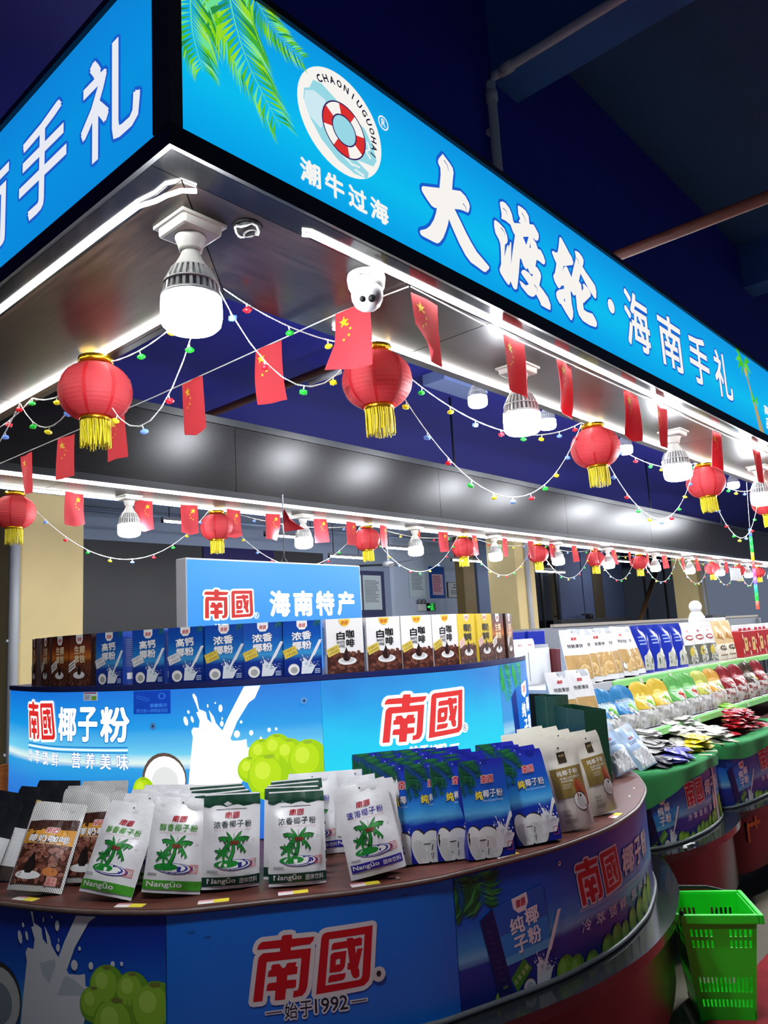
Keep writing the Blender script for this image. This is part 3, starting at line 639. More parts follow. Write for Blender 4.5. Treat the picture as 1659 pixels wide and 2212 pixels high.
# ------------------------------------------------------------------ red lanterns
M_red = cloth_mat('lantern_cloth', (226, 76, 84), 0.35, 0.10, 0.12)
M_red2 = mat('lantern_cloth_fold', (196, 26, 38), rough=0.55, var=0.10, vscale=14)
M_gold = mat('gold_foil', (222, 176, 40), rough=0.22, metal=0.9, bump=0.3, bscale=90)
M_tass = mat('tassel_yellow', (232, 214, 20), rough=0.6, var=0.15, vscale=30)
def make_lantern(lab, loc, grp):
    t = thing('lantern', lab, 'lantern', loc, group=grp)
    R_, H_ = 0.12, 0.094; zc = -0.118
    def body(u, v):
        a = 2 * math.pi * u; th = math.pi * (0.145 + 0.71 * v)
        rp = 1 - 0.013 * (0.5 + 0.5 * math.cos(2 * math.pi * 15 * v)) - 0.010 * (abs(math.sin(a * 4)) ** 6) * math.sin(th)
        return (R_ * math.sin(th) ** 0.82 * rp * math.cos(a), R_ * math.sin(th) ** 0.82 * rp * math.sin(a), zc + H_ * math.cos(th) * 1.06)
    b = MB()
    for i in range(8): b.grid(body, 6, 60, M_red if i % 2 else M_red, True, True, i / 8, (i + 1) / 8)
    b.build('shade', t)
    rb = MB()
    for i in range(8):
        u = (i + 0.0) / 8
        rb.grid(lambda a, v: tuple(Vector(body(u + (a - 0.5) * 0.016, v)) * 1.0 + (Vector(body(u, v)) - Vector((0, 0, zc))).normalized() * 0.0014), 1, 20, M_red2, True, True)
    rb.build('gore_seams', t)
    b = MB(); b.lathe([(0.050, -0.020), (0.056, -0.019), (0.0575, -0.008), (0.056, 0.002), (0.050, 0.003), (0.049, -0.006)], M_gold, 24); b.build('top_ring', t)
    b = MB(); b.lathe([(0.046, -0.222), (0.051, -0.220), (0.0515, -0.211), (0.050, -0.202), (0.044, -0.203)], M_gold, 24); b.build('bottom_ring', t)
    b = MB(); b.tube([(0, 0, 0.02), (0.012, 0, 0.016), (0.03, 0, 0.0), (0.045, 0, -0.006)], 0.0015, M_steel, 5); b.tube([(0, 0, 0.02), (-0.012, 0, 0.016), (-0.03, 0, 0.0), (-0.045, 0, -0.006)], 0.0015, M_steel, 5)
    b.build('hook', t)
    b = MB(); rg = random.Random(5)
    for ring_r, n in ((0.047, 44), (0.04, 26)):
        for i in range(n):
            a = 2 * math.pi * i / n + rg.random() * 0.08; l = 0.076 + rg.random() * 0.020; r1 = ring_r * (1 + rg.uniform(-0.06, 0.09))
            p0 = Vector((ring_r * math.cos(a), ring_r * math.sin(a), -0.215)); p1 = Vector((r1 * math.cos(a + 0.05), r1 * math.sin(a + 0.05), -0.255)); p2 = Vector((r1 * math.cos(a + rg.uniform(-.12, .12)), r1 * math.sin(a), -0.215 - l))
            b.tube([p0, p1, p2], 0.0021, M_tass, 4, True, False)
    stuff(b.build('tassel', t))
    return t
ln = ['red round lantern with yellow tassel nearest the camera, under the left soffit', 'red lantern with yellow tassel hanging right of the white dome camera', 'third red lantern along the near soffit, right of the big flag-covered bulb', 'fourth red lantern along the near soffit, near the right edge', 'red lantern cut by the right frame edge under the sign']
L0 = make_lantern(ln[0], (1.232, 2.35, CZ0 - 0.015), 'red lanterns along the near soffit')
for x, l in zip((1.885, 3.474, 4.985, 6.31), ln[1:]): dup(L0, (x, 1.668, CZ0 - 0.016), (rad(random.uniform(-2, 2)), rad(random.uniform(-2, 2)), random.random()), l)
dup(L0, (1.90, 4.58, CZ0 - 0.03), (0, 0, 0.2), 'red lantern cut by the left frame edge, in front of the cream column', 'red lanterns along the far soffit')
for i, x in enumerate((3.34, 4.934, 6.366, 7.826, 9.258, 10.606, 13.497, 14.878, 16.05)):
    dup(L0, (x, 4.585, CZ0 - 0.018), (rad(random.uniform(-2, 2)), 0, random.random()), '%s complete red lantern from the left in the far row' % ords[i], 'red lanterns along the far soffit')

# ------------------------------------------------------------------ flags on bunting cords
M_flag = cloth_mat('flag_red', (234, 84, 96), 0.5, 0.06)
M_star = mat('flag_star', (250, 205, 30), rough=0.5)
def star(P, cx, cy, r, a0, m, layer=1):
    P.poly([(cx + (r if i % 2 == 0 else r * 0.4) * math.cos(a0 + i * math.pi / 5), cy + (r if i % 2 == 0 else r * 0.4) * math.sin(a0 + i * math.pi / 5)) for i in range(10)], m, layer)
def flag_meshes(kind):
    "flag hangs in the local XZ plane below the cord; returns (cloth, stars)"
    w, h = 0.132, 0.195; rg = random.Random(kind)
    k1, k2, k3 = rg.uniform(-0.02, 0.01), rg.uniform(-0.012, 0.012), rg.uniform(0.002, 0.006)
    def fn(u, v):
        d = 1 - v; y = k1 * d * d + k2 * (u - 0.5) * d * 2 + k3 * math.sin(6 * u + 3 * v + kind)
        if kind == 2 and u > 0.5: y += 0.08 * (u - 0.5) * max(0, d - 0.5) * 2
        z = -d * h + (0.012 if kind % 3 == 1 else 0) * d * (u - 0.5)
        if kind % 4 == 3: z -= 0.016 * d * (1 - abs(2 * u - 1))
        return Vector(((u - 0.5) * w, y, z))
    def nm(u, v):
        a = fn(u + 0.01, v) - fn(u - 0.01, v); c = fn(u, v + 0.01) - fn(u, v - 0.01); return a.cross(c).normalized()
    b = MB(); b.grid(lambda u, v: fn(u, v) + nm(u, v) * 0.0004, 8, 12, M_flag); b.grid(lambda u, v: fn(u, v) - nm(u, v) * 0.0004, 8, 12, M_flag, True, True)
    cloth = b.mesh('flag')
    sm = MB()
    for sgn in (1, -1):
        Pq = Print(lambda u, v, hh: fn(u / w + 0.5, v / h + 1) + nm(u / w + 0.5, v / h + 1) * (hh + 0.0006) * sgn, sm)
        star(Pq, 0.030, -0.038, 0.020, 0.3, M_star)
        for px_, pz in ((0.004, -0.030), (-0.006, -0.046), (0.0, -0.066), (0.018, -0.078)): star(Pq, px_ + (0.012 if True else 0), pz - 0.018, 0.0065, 0.8, M_star)
    return cloth, sm.mesh('star_print')
FK = [flag_meshes(k) for k in range(8)]
def bunting(lab, pts, flags, axis, mirror=False):
    "pts = cord, flags = list of positions along the axis"
    t = thing('flag_bunting', lab, 'bunting', pts[0]); o = Vector(pts[0])
    b = MB(); b.tube([Vector(p) - o for p in pts], 0.0022, M_cord, 6); b.build('cord', t)
    for i, (p, k, tw) in enumerate(flags):
        c, st = FK[k % 8]
        q = Vector(p) - o
        fo = put('flag', c, t, q, (0, 0, tw)); put('star_print', st, fo)
    return t
rg = random.Random(11)
yz = lambda y: 2.592 - 0.0
bunting('string of red flags running from the dome camera to the far left', [(1.63, 1.30, 2.592), (1.606, 1.55, 2.592), (1.606, 2.6, 2.590), (1.58, 4.22, 2.592)],
        [((1.606, y, 2.590), k, R90 + tw) for y, k, tw in ((1.505, 2, 0.10), (1.90, 1, 0.0), (2.34, 3, 0.0), (2.885, 5, 0.05), (3.33, 0, 0.1), (3.745, 4, 0.0))], 1)
fx = [1.70, 2.175, 2.525, 3.095, 3.415, 4.14, 4.81, 5.45, 6.05, 6.7]
bunting('string of red flags under the right soffit below the lit sign', [(1.64, 1.30, 2.595), (2.0, 1.30, 2.582), (4.4, 1.285, 2.572), (7.0, 1.30, 2.585), (9, 1.3, 2.59)],
        [((x, 1.297, 2.575), [2, 6, 1, 7, 5, 4, 0, 3, 1, 2][i], math.pi + [0.05, 0.0, 0.08, -0.02, 0.06, 0.02, -0.04, 0.05, 0, 0.04][i]) for i, x in enumerate(fx)], 0)
fl = [2.225, 2.70, 3.05, 3.43, 3.80, 4.30, 4.66, 5.07, 5.52, 5.93, 6.45, 7.02, 7.55, 8.0, 8.55, 9.1, 9.62, 10.1, 10.7, 11.3, 12.0, 12.6, 13.3, 14.0, 14.7, 15.5]
bunting('string of red flags along the far soffit under the dark wood fascia', [(1.35, 4.50, 2.592), (6, 4.50, 2.588), (12, 4.50, 2.588), (17, 4.50, 2.592)],
        [((x, 4.50, 2.588), rg.randrange(8), rg.uniform(-0.2, 0.25)) for x in fl], 0)

# ------------------------------------------------------------------ fairy-light garlands
LC = [mat('fairy_' + n, c, rough=0.25, emit=0.35, spec=0.6) for n, c in (('red', (225, 30, 45)), ('green', (40, 205, 60)), ('yellow', (240, 220, 40)), ('blue', (110, 150, 240)))]
_lamp = []
for m in LC:
    b = MB(); b.tube([(0, 0, 0), (0.001, 0, -0.012)], 0.0022, M_cord, 6)
    pf = []
    for j in range(11):
        th = math.pi * j / 10; pf.append((max(1e-6, 0.0115 * math.sin(th)), -0.021 + 0.0085 * math.cos(th)))
    vs0 = len(b.v); b.lathe(pf, m, 12)
    for i in range(vs0, len(b.v)):   # petal ripple
        x, y, z = b.v[i]; a = math.atan2(y, x); k = 1 + 0.22 * math.cos(6 * a); b.v[i] = (x * k, y * k, z)
    _lamp.append(b.mesh('fairy_lamp'))
def garland(lab, anchors, sags, lamps, seed=0, start=0, drop=0.0):
    "white twisted wire hanging in scallops between anchor points"
    P_ = []
    for (a, c), sg in zip(zip(anchors, anchors[1:]), sags):
        a, c = Vector(a), Vector(c); n = max(10, int((c - a).length * 16))
        for i in range(n):
            t = i / n; P_.append(a.lerp(c, t) - Vector((0, 0, sg * 4 * t * (1 - t))))
    P_.append(Vector(anchors[-1])); o = P_[0].copy(); Q = [p - o for p in P_]
    t = thing('fairy_light_string', lab, 'fairy lights', o)
    b = MB(); l = [0.0]
    for p, q in zip(Q, Q[1:]): l.append(l[-1] + (q - p).length)
    def at(s):
        i = min(max(int(np.searchsorted(l, s, side='right')) - 1, 0), len(Q) - 2); k = (s - l[i]) / max(1e-9, l[i + 1] - l[i]); return Q[i].lerp(Q[i + 1], k)
    n = int(l[-1] / 0.011)
    for ph in (0, math.pi):
        path = []
        for i in range(n + 1):
            s_ = l[-1] * i / n; p = at(s_); a = s_ * 240 + ph
            path.append(p + Vector((math.cos(a) * 0.0014, math.cos(a) * 0.0014, math.sin(a) * 0.0016)))
        b.tube(path, 0.0019, M_cord, 4, True, False)
    b.build('wire', t)
    rg = random.Random(seed); i = start; s_ = lamps * 0.5
    while s_ < l[-1]:
        p = at(s_); put('lamp', _lamp[i % 4], t, p, (rg.uniform(-.3, .3), rg.uniform(-.3, .3), rg.random())); i += 1; s_ += lamps * (0.92 + 0.16 * rg.random())
    return t
zt = CZ0 - 0.006
garland('fairy lights looping in scallops past the nearest lantern to the big bulb', [(1.27, 4.1, zt), (1.24, 2.96, zt - 0.01), (1.245, 2.40, zt), (1.25, 1.80, zt - 0.06), (1.204, 1.64, zt), (1.84, 1.70, zt)], (0.20, 0.16, 0.27, 0.01, 0.22), 0.165, 1, 1)
garland('fairy lights drooping low between the lanterns of the near right soffit', [(1.93, 1.70, zt), (3.42, 1.70, zt - 0.01), (3.52, 1.70, zt - 0.01), (4.94, 1.70, zt), (5.02, 1.70, zt), (6.27, 1.70, zt), (7.8, 1.7, zt)], (0.44, 0.0, 0.41, 0.0, 0.44, 0.4), 0.15, 2, 1)
garland('shallow string of fairy lights just under the near right soffit edge', [(1.25, 1.66, zt), (1.80, 1.70, zt - 0.01), (1.95, 1.70, zt), (3.42, 1.70, zt), (3.52, 1.70, zt), (4.94, 1.70, zt), (6.3, 1.70, zt)], (0.03, 0.0, 0.16, 0.0, 0.10, 0.1), 0.17, 3, 0)
fa = [1.93, 3.30, 3.38, 4.90, 4.97, 6.33, 6.40, 7.79, 7.86, 9.22, 9.29, 10.57, 10.65, 12.05, 12.1, 13.46, 13.53, 14.84, 14.91, 16.0]
garland('fairy lights drooping low between the lanterns of the far row', [(x, 4.61, zt) for x in fa], [0.39 if i % 2 == 0 else 0.0 for i in range(len(fa) - 1)], 0.16, 4, 2)
garland('shallow string of fairy lights along the far soffit edge', [(x, 4.56, zt) for x in fa[1:]], [0.0 if i % 2 == 0 else 0.07 for i in range(len(fa) - 2)], 0.24, 5, 2)
garland('fairy lights pinned along the inner edge of the left soffit', [(1.262, 3.6, zt), (1.262, 2.9, zt), (1.262, 2.42, zt), (1.262, 1.85, zt)], (0.05, 0.05, 0.04), 0.2, 6, 2)

# ------------------------------------------------------------------ dome camera
t = thing('security_camera', 'white dome security camera on the soffit above the middle lantern', 'security camera', (1.50, 1.345, CZ0))
b = MB(); b.lathe([(0.052, 0.0), (0.054, -0.012), (0.051, -0.035), (0.042, -0.055), (0.038, -0.058)], M_white, 28); b.build('housing', t)
T = Matrix.Translation((-0.006, -0.006, -0.062)) @ Matrix.Rotation(rad(38), 4, Vector((0.66, -0.75, 0)).normalized())
b = MB(); b.lathe([(1e-6, -0.046), (0.02, -0.043), (0.034, -0.033), (0.043, -0.015), (0.045, 0.0), (0.042, 0.018), (0.03, 0.034), (1e-6, 0.044)], M_white, 24, (0, 0, 0), True, T); b.build('eyeball', t)
b = MB()
lensd = Vector((-0.60, -0.52, -0.61)).normalized(); e1 = lensd.cross(Vector((0, 0, 1))).normalized(); c0 = Vector((-0.006, -0.006, -0.062))
for k, r in ((-0.013, 0.010), (0.013, 0.008)):
    q = c0 + (lensd * 0.044 + e1 * k).normalized() * 0.0450
    b.tube([q - lensd * 0.004, q + lensd * 0.002], r, M_dark, 18)
b.build('lens', t)
P = Print(lambda u, v, h: Vector((0.0525 * math.cos(u) + h * math.cos(u), 0.0525 * math.sin(u) + h * math.sin(u), v)), base=0.0018)
P.text('MERCURY', -2.72, -2.18, -0.027, -0.018, ink((40, 44, 48)), 1, bold=0.02, cell=None) if False else P.text('MERCURY', -2.75, -2.05, -0.026, -0.018, ink((40, 44, 48)), 1, bold=0.02)
P.mb.build('maker_print', t)

# ------------------------------------------------------------------ shared artwork
LOGO_N = [[(118, 293), (140, 235), (175, 205), (395, 178), (402, 142), (425, 125), (518, 118), (518, 165), (772, 138), (755, 185), (715, 225), (600, 240), (500, 260), (497, 310), (375, 322), (378, 270)],
          [(60, 865), (125, 420), (140, 370), (185, 330), (375, 310), (497, 295), (728, 268), (672, 690), (650, 750), (610, 795), (505, 818), (515, 745), (560, 735), (575, 700), (615, 378), (225, 425), (165, 855)],
          [(270, 480), (290, 455), (365, 445), (395, 490), (425, 487), (455, 435), (560, 425), (545, 475), (570, 472), (560, 555), (450, 572), (445, 625), (550, 618), (540, 705), (432, 722), (415, 838), (300, 848), (312, 740), (210, 745), (222, 680), (240, 660), (325, 648), (330, 585), (230, 592), (240, 530), (275, 505)]]
LOGO_G = [([(765, 783), (850, 150), (870, 110), (910, 90), (1450, 12), (1390, 580), (1370, 640), (1310, 690)], [[(875, 685), (1255, 625), (1285, 610), (1300, 570), (1350, 110), (938, 168)]]),
          ([(958, 290), (968, 230), (990, 210), (1140, 185), (1142, 158), (1205, 148), (1225, 165), (1300, 145), (1305, 160), (1318, 155), (1310, 235), (1230, 250), (1240, 330), (1255, 275), (1318, 268), (1255, 490), (1270, 515), (1265, 585), (1230, 608), (1195, 600), (1175, 560), (1168, 510), (1130, 508), (1140, 435), (1160, 430), (1145, 262)], []),
          ([(925, 545), (945, 355), (960, 330), (990, 315), (1132, 295), (1105, 470), (1085, 505), (1050, 530)], [[(1000, 455), (1050, 445), (1055, 385), (1008, 395)]]),
          ([(905, 655), (915, 595), (935, 570), (1112, 545), (1100, 600), (1070, 625)], [])]
def _lg(p): return ((p[0] - 60) / 1390.0, (865 - 0.125 * (p[0] - 60) - p[1]) / 690.0)
LOGO_N = [[_lg(p) for p in q] for q in LOGO_N]
LOGO_G = [([_lg(p) for p in q], [[_lg(p) for p in h] for h in hs]) for q, hs in LOGO_G]
def draw_logo(P, u0, u1, v0, v1, red, white=None, layer=1, ow=0.055, upright=0.0):
    "the two-character red brand mark with a white border"
    def mp(a, b): return (u0 + (u1 - u0) * (a - upright * 0.16 * (b - 0.5)), v0 + (v1 - v0) * b)
    asp = (v1 - v0) / (u1 - u0)
    for q in LOGO_N:
        r = [mp(*p) for p in q]
        if white:
            P.stroke(r, ow * (u1 - u0), white, layer - 0.7); P.poly(r, white, layer - 0.7)
        P.poly(r, red, layer)
    if white: P.poly([mp(*_lg(p)) for p in ((130, 420), (620, 370), (560, 740), (200, 790))], white, layer - 0.7)
    for q, hs in LOGO_G:
        r = [mp(*p) for p in q]
        if white and hs and len(q) == 8 and q[0][1] < 0.2:
            P.stroke(r, ow * (u1 - u0), white, layer - 0.7); P.poly(r, white, layer - 0.7)
        P.poly(r, red, layer, [[mp(*p) for p in h] for h in hs])
SPL_BODY = [(200, 560), (185, 500), (205, 465), (265, 470), (275, 400), (240, 320), (265, 310), (235, 230), (200, 150), (215, 130), (245, 170), (270, 290), (300, 300), (340, 320), (355, 390), (400, 430), (380, 340), (370, 300), (420, 370), (440, 430), (490, 490), (560, 560), (600, 610), (690, 610), (740, 600), (745, 680), (800, 690), (860, 660), (900, 680), (880, 705), (835, 725), (800, 790), (760, 850), (720, 960), (640, 1070), (140, 1070), (170, 800)]
SPL_STREAM = [(730, 90), (885, 90), (830, 210), (770, 250), (650, 430), (585, 580), (500, 760), (415, 740), (480, 560), (560, 390), (650, 230)]
SPL_DROPS = [(125, 400, 22, 48), (155, 312, 12, 18), (195, 385, 14, 34), (360, 260, 8, 18), (438, 235, 8, 9), (490, 290, 20, 38), (505, 390, 6, 16), (500, 440, 18, 28), (692, 433, 13, 15), (648, 547, 30, 36), (788, 543, 20, 26), (963, 526, 17, 21), (1032, 522, 12, 15), (880, 602, 12, 16), (915, 632, 8, 9), (955, 632, 20, 13), (1014, 692, 13, 16)]
def draw_splash(P, u0, v0, k, white, shade, layer=1, bottom=1070, stream=True, tall=0.0):
    "milk poured into a glass; k = size of one tracing unit; (u0, v0) is the foot of the glass"
    def mp(x, y): return (u0 + (x - 140) * k, v0 + (bottom - y) * k)
    body = [(x, min(y, bottom)) for x, y in SPL_BODY]
    P.poly([mp(*p) for p in body], white, layer)
    if shade:
        P.poly([mp(*p) for p in ((500, 760), (740, 740), (735, 700), (640, 640), (575, 625), (540, 660))], shade, layer + 0.4)
        P.poly([mp(*p) for p in ((330, 560), (470, 520), (480, 560), (425, 690), (360, 640))], shade, layer + 0.4)
    if stream:
        st = [(x + (tall * 0.55 if y < 100 else 0), y - (tall if y < 100 else 0)) for x, y in SPL_STREAM]
        P.poly([mp(*p) for p in st], white, layer + 0.6)
    for x, y, a, b in SPL_DROPS: P.ell(*mp(x, y), a * k, b * k, white, layer, 10, 0.3 if x < 200 else 0)
def draw_coconut(P, cu, cv, r, pal, layer=1, tilt=0.0):
    "green coconut: three shades and a dry crown"
    P.ell(cu, cv, r, r * 1.05, pal[0], layer, 22); P.ell(cu - r * 0.18, cv + r * 0.12, r * 0.72, r * 0.8, pal[1], layer + 0.3, 20); P.ell(cu - r * 0.3, cv + r * 0.3, r * 0.36, r * 0.4, pal[2], layer + 0.6, 16)
    a = tilt + R90; x, y = cu + math.cos(a) * r * 0.85, cv + math.sin(a) * r * 0.9
    P.ell(x, y, r * 0.24, r * 0.10, pal[3], layer + 0.8, 10)
def draw_cutnut(P, cu, cv, r, husk, flesh, shade, layer=1):
    P.ell(cu, cv, r, r * 0.98, husk, layer, 24); P.ell(cu + r * 0.03, cv - r * 0.03, r * 0.92, r * 0.88, flesh, layer + 0.3, 24); P.ell(cu + r * 0.05, cv - r * 0.1, r * 0.60, r * 0.56, shade, layer + 0.6, 22)
def draw_beans(P, u0, u1, v0, v1, r, pal, n, seed, layer=1):
    rg = random.Random(seed)
    for i in range(n):
        a = rg.random() * math.pi; x, y = rg.uniform(u0 + r * .6, u1 - r * .6), rg.uniform(v0 + r * .5, v1 - r * .3); m = pal[rg.randrange(len(pal) - 1)]
        P.ell(x, y, r, r * 0.68, m, layer + 0.01 * i, 9, a)
        P.line([(x - r * .8 * math.cos(a), y - r * .8 * math.sin(a)), (x + r * .1 * math.sin(a), y - r * .1 * math.cos(a)), (x + r * .8 * math.cos(a), y + r * .8 * math.sin(a))], r * 0.14, pal[-1], layer + 0.01 * i + 0.004)
def lines_print(P, u0, u1, v0, v1, n, m, layer=1, seed=0):
    "unreadably small rows of type"
    rg = random.Random(seed); h = (v1 - v0) / n
    for i in range(n):
        y = v1 - (i + 0.5) * h; P.rect(u0, u0 + (u1 - u0) * rg.uniform(0.7, 1), y - h * 0.2, y + h * 0.2, m, layer)
def quadmap(tl, tr, bl, br, W_=1.0, H_=1.4):
    def f(a, b):
        s, t = a / W_, b / H_
        x = (bl[0] * (1 - s) + br[0] * s) * (1 - t) + (tl[0] * (1 - s) + tr[0] * s) * t
        y = (bl[1] * (1 - s) + br[1] * s) * (1 - t) + (tl[1] * (1 - s) + tr[1] * s) * t
        return (x, y)
    return f
I_red, I_white, I_black = ink((196, 28, 36)), ink((238, 236, 232)), ink((26, 24, 24))
BEAN = [ink(c) for c in ((92, 46, 34), (70, 34, 26), (112, 62, 46), (128, 78, 60), (38, 18, 14))]
GRN = [ink((104, 156, 36)), ink((136, 186, 50)), ink((164, 206, 80)), ink((110, 120, 50))]
FERN = [ink(c) for c in ((24, 96, 44), (36, 128, 52), (16, 74, 44), (60, 150, 70))]

# ------------------------------------------------------------------ curved display counters
M_gran = mat('black_granite', (34, 35, 36), rough=0.14, spec=0.6, var=0.8, vscale=120)
M_maroon = mat('maroon_base', (42, 17, 19), rough=0.28, var=0.25, vscale=3)
M_brown = wood_mat('ledge_wood', (70, 34, 28), (112, 62, 50), (3, 3, 3), 0.42)
M_chip = mat('worn_edge', (200, 192, 176), rough=0.7)
ocean = ramp_mat('print_ocean', [(0.0, (10, 40, 124)), (0.30, (12, 60, 158)), (0.36, (120, 190, 226)), (0.44, (56, 154, 220)), (0.62, (16, 104, 206)), (1.0, (12, 66, 180))], streak=0.07, sscale=(4, 30, 1), rough=0.35)
ocean_l = ramp_mat('print_ocean_dusk', [(0.0, (12, 70, 140)), (0.22, (20, 110, 176)), (0.30, (66, 170, 220)), (0.5, (14, 96, 196)), (0.8, (10, 56, 164)), (1.0, (12, 36, 136))], streak=0.05, sscale=(3, 20, 1), rough=0.35)
M_plain = mat('panel_blue', (6, 112, 214), rough=0.35, var=0.05, vscale=5)
def panel(parent, wall, s0, s1, z0, z1, m, name='front_panel', th=0.006):
    n = max(2, int((s1 - s0) / 0.035))
    b = MB(); b.grid(lambda u, v: wall.pt(s0 + u * (s1 - s0), z0 + v * (z1 - z0), th), n, 8, m)
    b.add([wall.pt(s, z, h) for s in (s0, s1) for z in (z0, z1) for h in (0, th)], [(0, 1, 3, 2), (4, 6, 7, 5)], m)
    return b.build(name, parent)
def wprint(wall, s0, clip=None, base=0.0072, z0=0.0):
    "print plane on a curved wall: u is metres from s0, v is height"
    return Print(lambda u, v, h: wall.pt(s0 + u, z0 + v, h), base=base, step=0.0004, clip=clip, cell=(0.03, None))
def counter(lab, wall, back, ztop, zg, name='display_counter'):
    t = thing(name, lab, 'counter', (0, 0, 0))
    def slab(nm, off, z0, z1, m):
        b = MB(); b.prism(wall.off(off) + back, z0, z1, m); return b.build(nm, t)
    slab('toe_kick', -0.10, 0.0, 0.15, M_dark)
    slab('base_panel', 0.055, 0.15, zg - 0.036, M_maroon)
    slab('granite_shelf', 0.105, zg - 0.035, zg, M_gran)
    slab('body', -0.002, zg, ztop - 0.018, M_dark)
    slab('ledge', 0.008, ztop - 0.016, ztop, M_brown)
    b = MB(); n = int(wall.len / 0.03)
    b.tube([wall.pt(wall.len * i / n, ztop - 0.008, 0.011) for i in range(n + 1)], 0.0075, mat('edge_worn', (92, 74, 66), rough=0.4, var=0.5, vscale=30), 8); b.build('edge_trim', t)
    b = MB(); b.tube([wall.pt(wall.len * i / n, zg + 0.008, 0.010) for i in range(n + 1)], 0.009, mat('skirting_grey', (110, 114, 114), rough=0.45, metal=0.3), 8); b.build('skirting_trim', t)
    return t
U1 = Wall([(0.86, 3.6), (0.90, 3.1), (0.95, 2.78), (1.029, 2.519), (1.092, 2.323), (1.163, 2.162), (1.265, 2.001), (1.357, 1.915), (1.474, 1.822), (1.624, 1.701), (1.71, 1.64), (1.847, 1.56), (1.953, 1.520), (2.279, 1.422), (2.5, 1.388), (2.668, 1.380), (2.85, 1.397), (3.02, 1.43), (3.3, 1.525), (3.5, 1.632), (3.66, 1.74), (3.74, 1.86), (3.77, 2.0)])
U2 = Wall([(3.82, 2.0), (3.80, 1.85), (3.84, 1.755), (4.03, 1.689), (4.2, 1.668), (4.36, 1.664), (4.55, 1.682), (4.70, 1.72), (4.79, 1.80), (4.82, 1.95)])
U3 = Wall([(4.84, 1.95), (4.84, 1.80), (4.90, 1.72), (5.1, 1.68), (5.4, 1.655), (5.7, 1.65), (5.95, 1.68), (6.1, 1.75), (6.2, 1.9)])
U4 = Wall([(6.22, 1.95), (6.24, 1.80), (6.32, 1.72), (6.6, 1.67), (7.0, 1.65), (7.4, 1.68), (7.6, 1.78)])
LZ, GZ = 0.90, 0.50
c1 = counter('rounded corner counter with blue printed front and brown ledge, nearest the camera', U1, [(3.77, 2.75), (2.7, 2.85), (2.0, 3.2), (1.85, 3.95), (0.86, 3.95)], LZ, GZ)
# left front panel: milk glass over a dusk sea
pl = panel(c1, U1, 0.25, 1.670, GZ + 0.012, LZ - 0.018, ocean_l)
P = wprint(U1, 0.0, (0.25, 1.669, GZ + 0.013, LZ - 0.02))
MW, MS = ink((206, 212, 212)), ink((172, 186, 190))
draw_splash(P, 1.20, 0.53, 0.000385, MW, MS, 2, 1120)
for x, z, r in ((1.50, 0.700, 0.055), (1.575, 0.690, 0.05), (1.46, 0.655, 0.045), (1.64, 0.645, 0.07), (1.53, 0.60, 0.075)): draw_coconut(P, x, z, r, GRN, 3 + r * 10)
draw_cutnut(P, 1.10, 0.63, 0.105, ink((52, 44, 40)), ink((186, 190, 184)), ink((120, 132, 140)), 2)
P.mb.build('sea_print', pl)
pm = panel(c1, U1, 1.672, 2.499, GZ + 0.012, LZ - 0.018, M_plain)
P = wprint(U1, 0.0)
draw_logo(P, 1.900, 2.240, 0.640, 0.800, ink((190, 22, 30)), ink((214, 210, 206)), 2, 0.075)
P.mb.build('brand_mark', pm)
t = thing('round_sticker', 'round white sticker beside the big red brand mark on the corner counter', 'sticker'); P = wprint(U1, 0.0, None, 0.0098); P.ell(2.250, 0.668, 0.020, 0.020, ink((206, 202, 196)), 1, 20); P.mb.build('disc', t); P = wprint(U1, 0.0, None, 0.0108); P.ell(2.250, 0.670, 0.007, 0.008, ink((40, 40, 40)), 1, 10); P.mb.build('emblem', t)
P = wprint(U1, 0.0)
for ch, a, b_ in (('始', 1.985, 2.020), ('于', 2.027, 2.060)): P.text(ch, a, b_, 0.585, 0.626, ink((30, 34, 44)), 2, bold=0.01, out=((ink((206, 208, 212)), 0.10),))
P.text('1992', 2.068, 2.160, 0.590, 0.628, ink((30, 34, 44)), 2, bold=0.01, out=((ink((206, 208, 212)), 0.09),))
for a, b_ in ((1.935, 1.978), (2.170, 2.212)): P.rect(a - 0.004, b_ + 0.004, 0.602, 0.612, ink((206, 208, 212)), 1); P.rect(a, b_, 0.6055, 0.6085, ink((60, 64, 70)), 2)
P.mb.build('founding_line', pm); P = wprint(U1, 0.0)
for u, v in ((1.727, 0.832), (1.77, 0.815), (2.33, 0.86)): P.text('大渡轮', u, u + 0.022, v, v + 0.007, ink((20, 50, 100)), 1)
P.mb.build('stamped_name', pm)
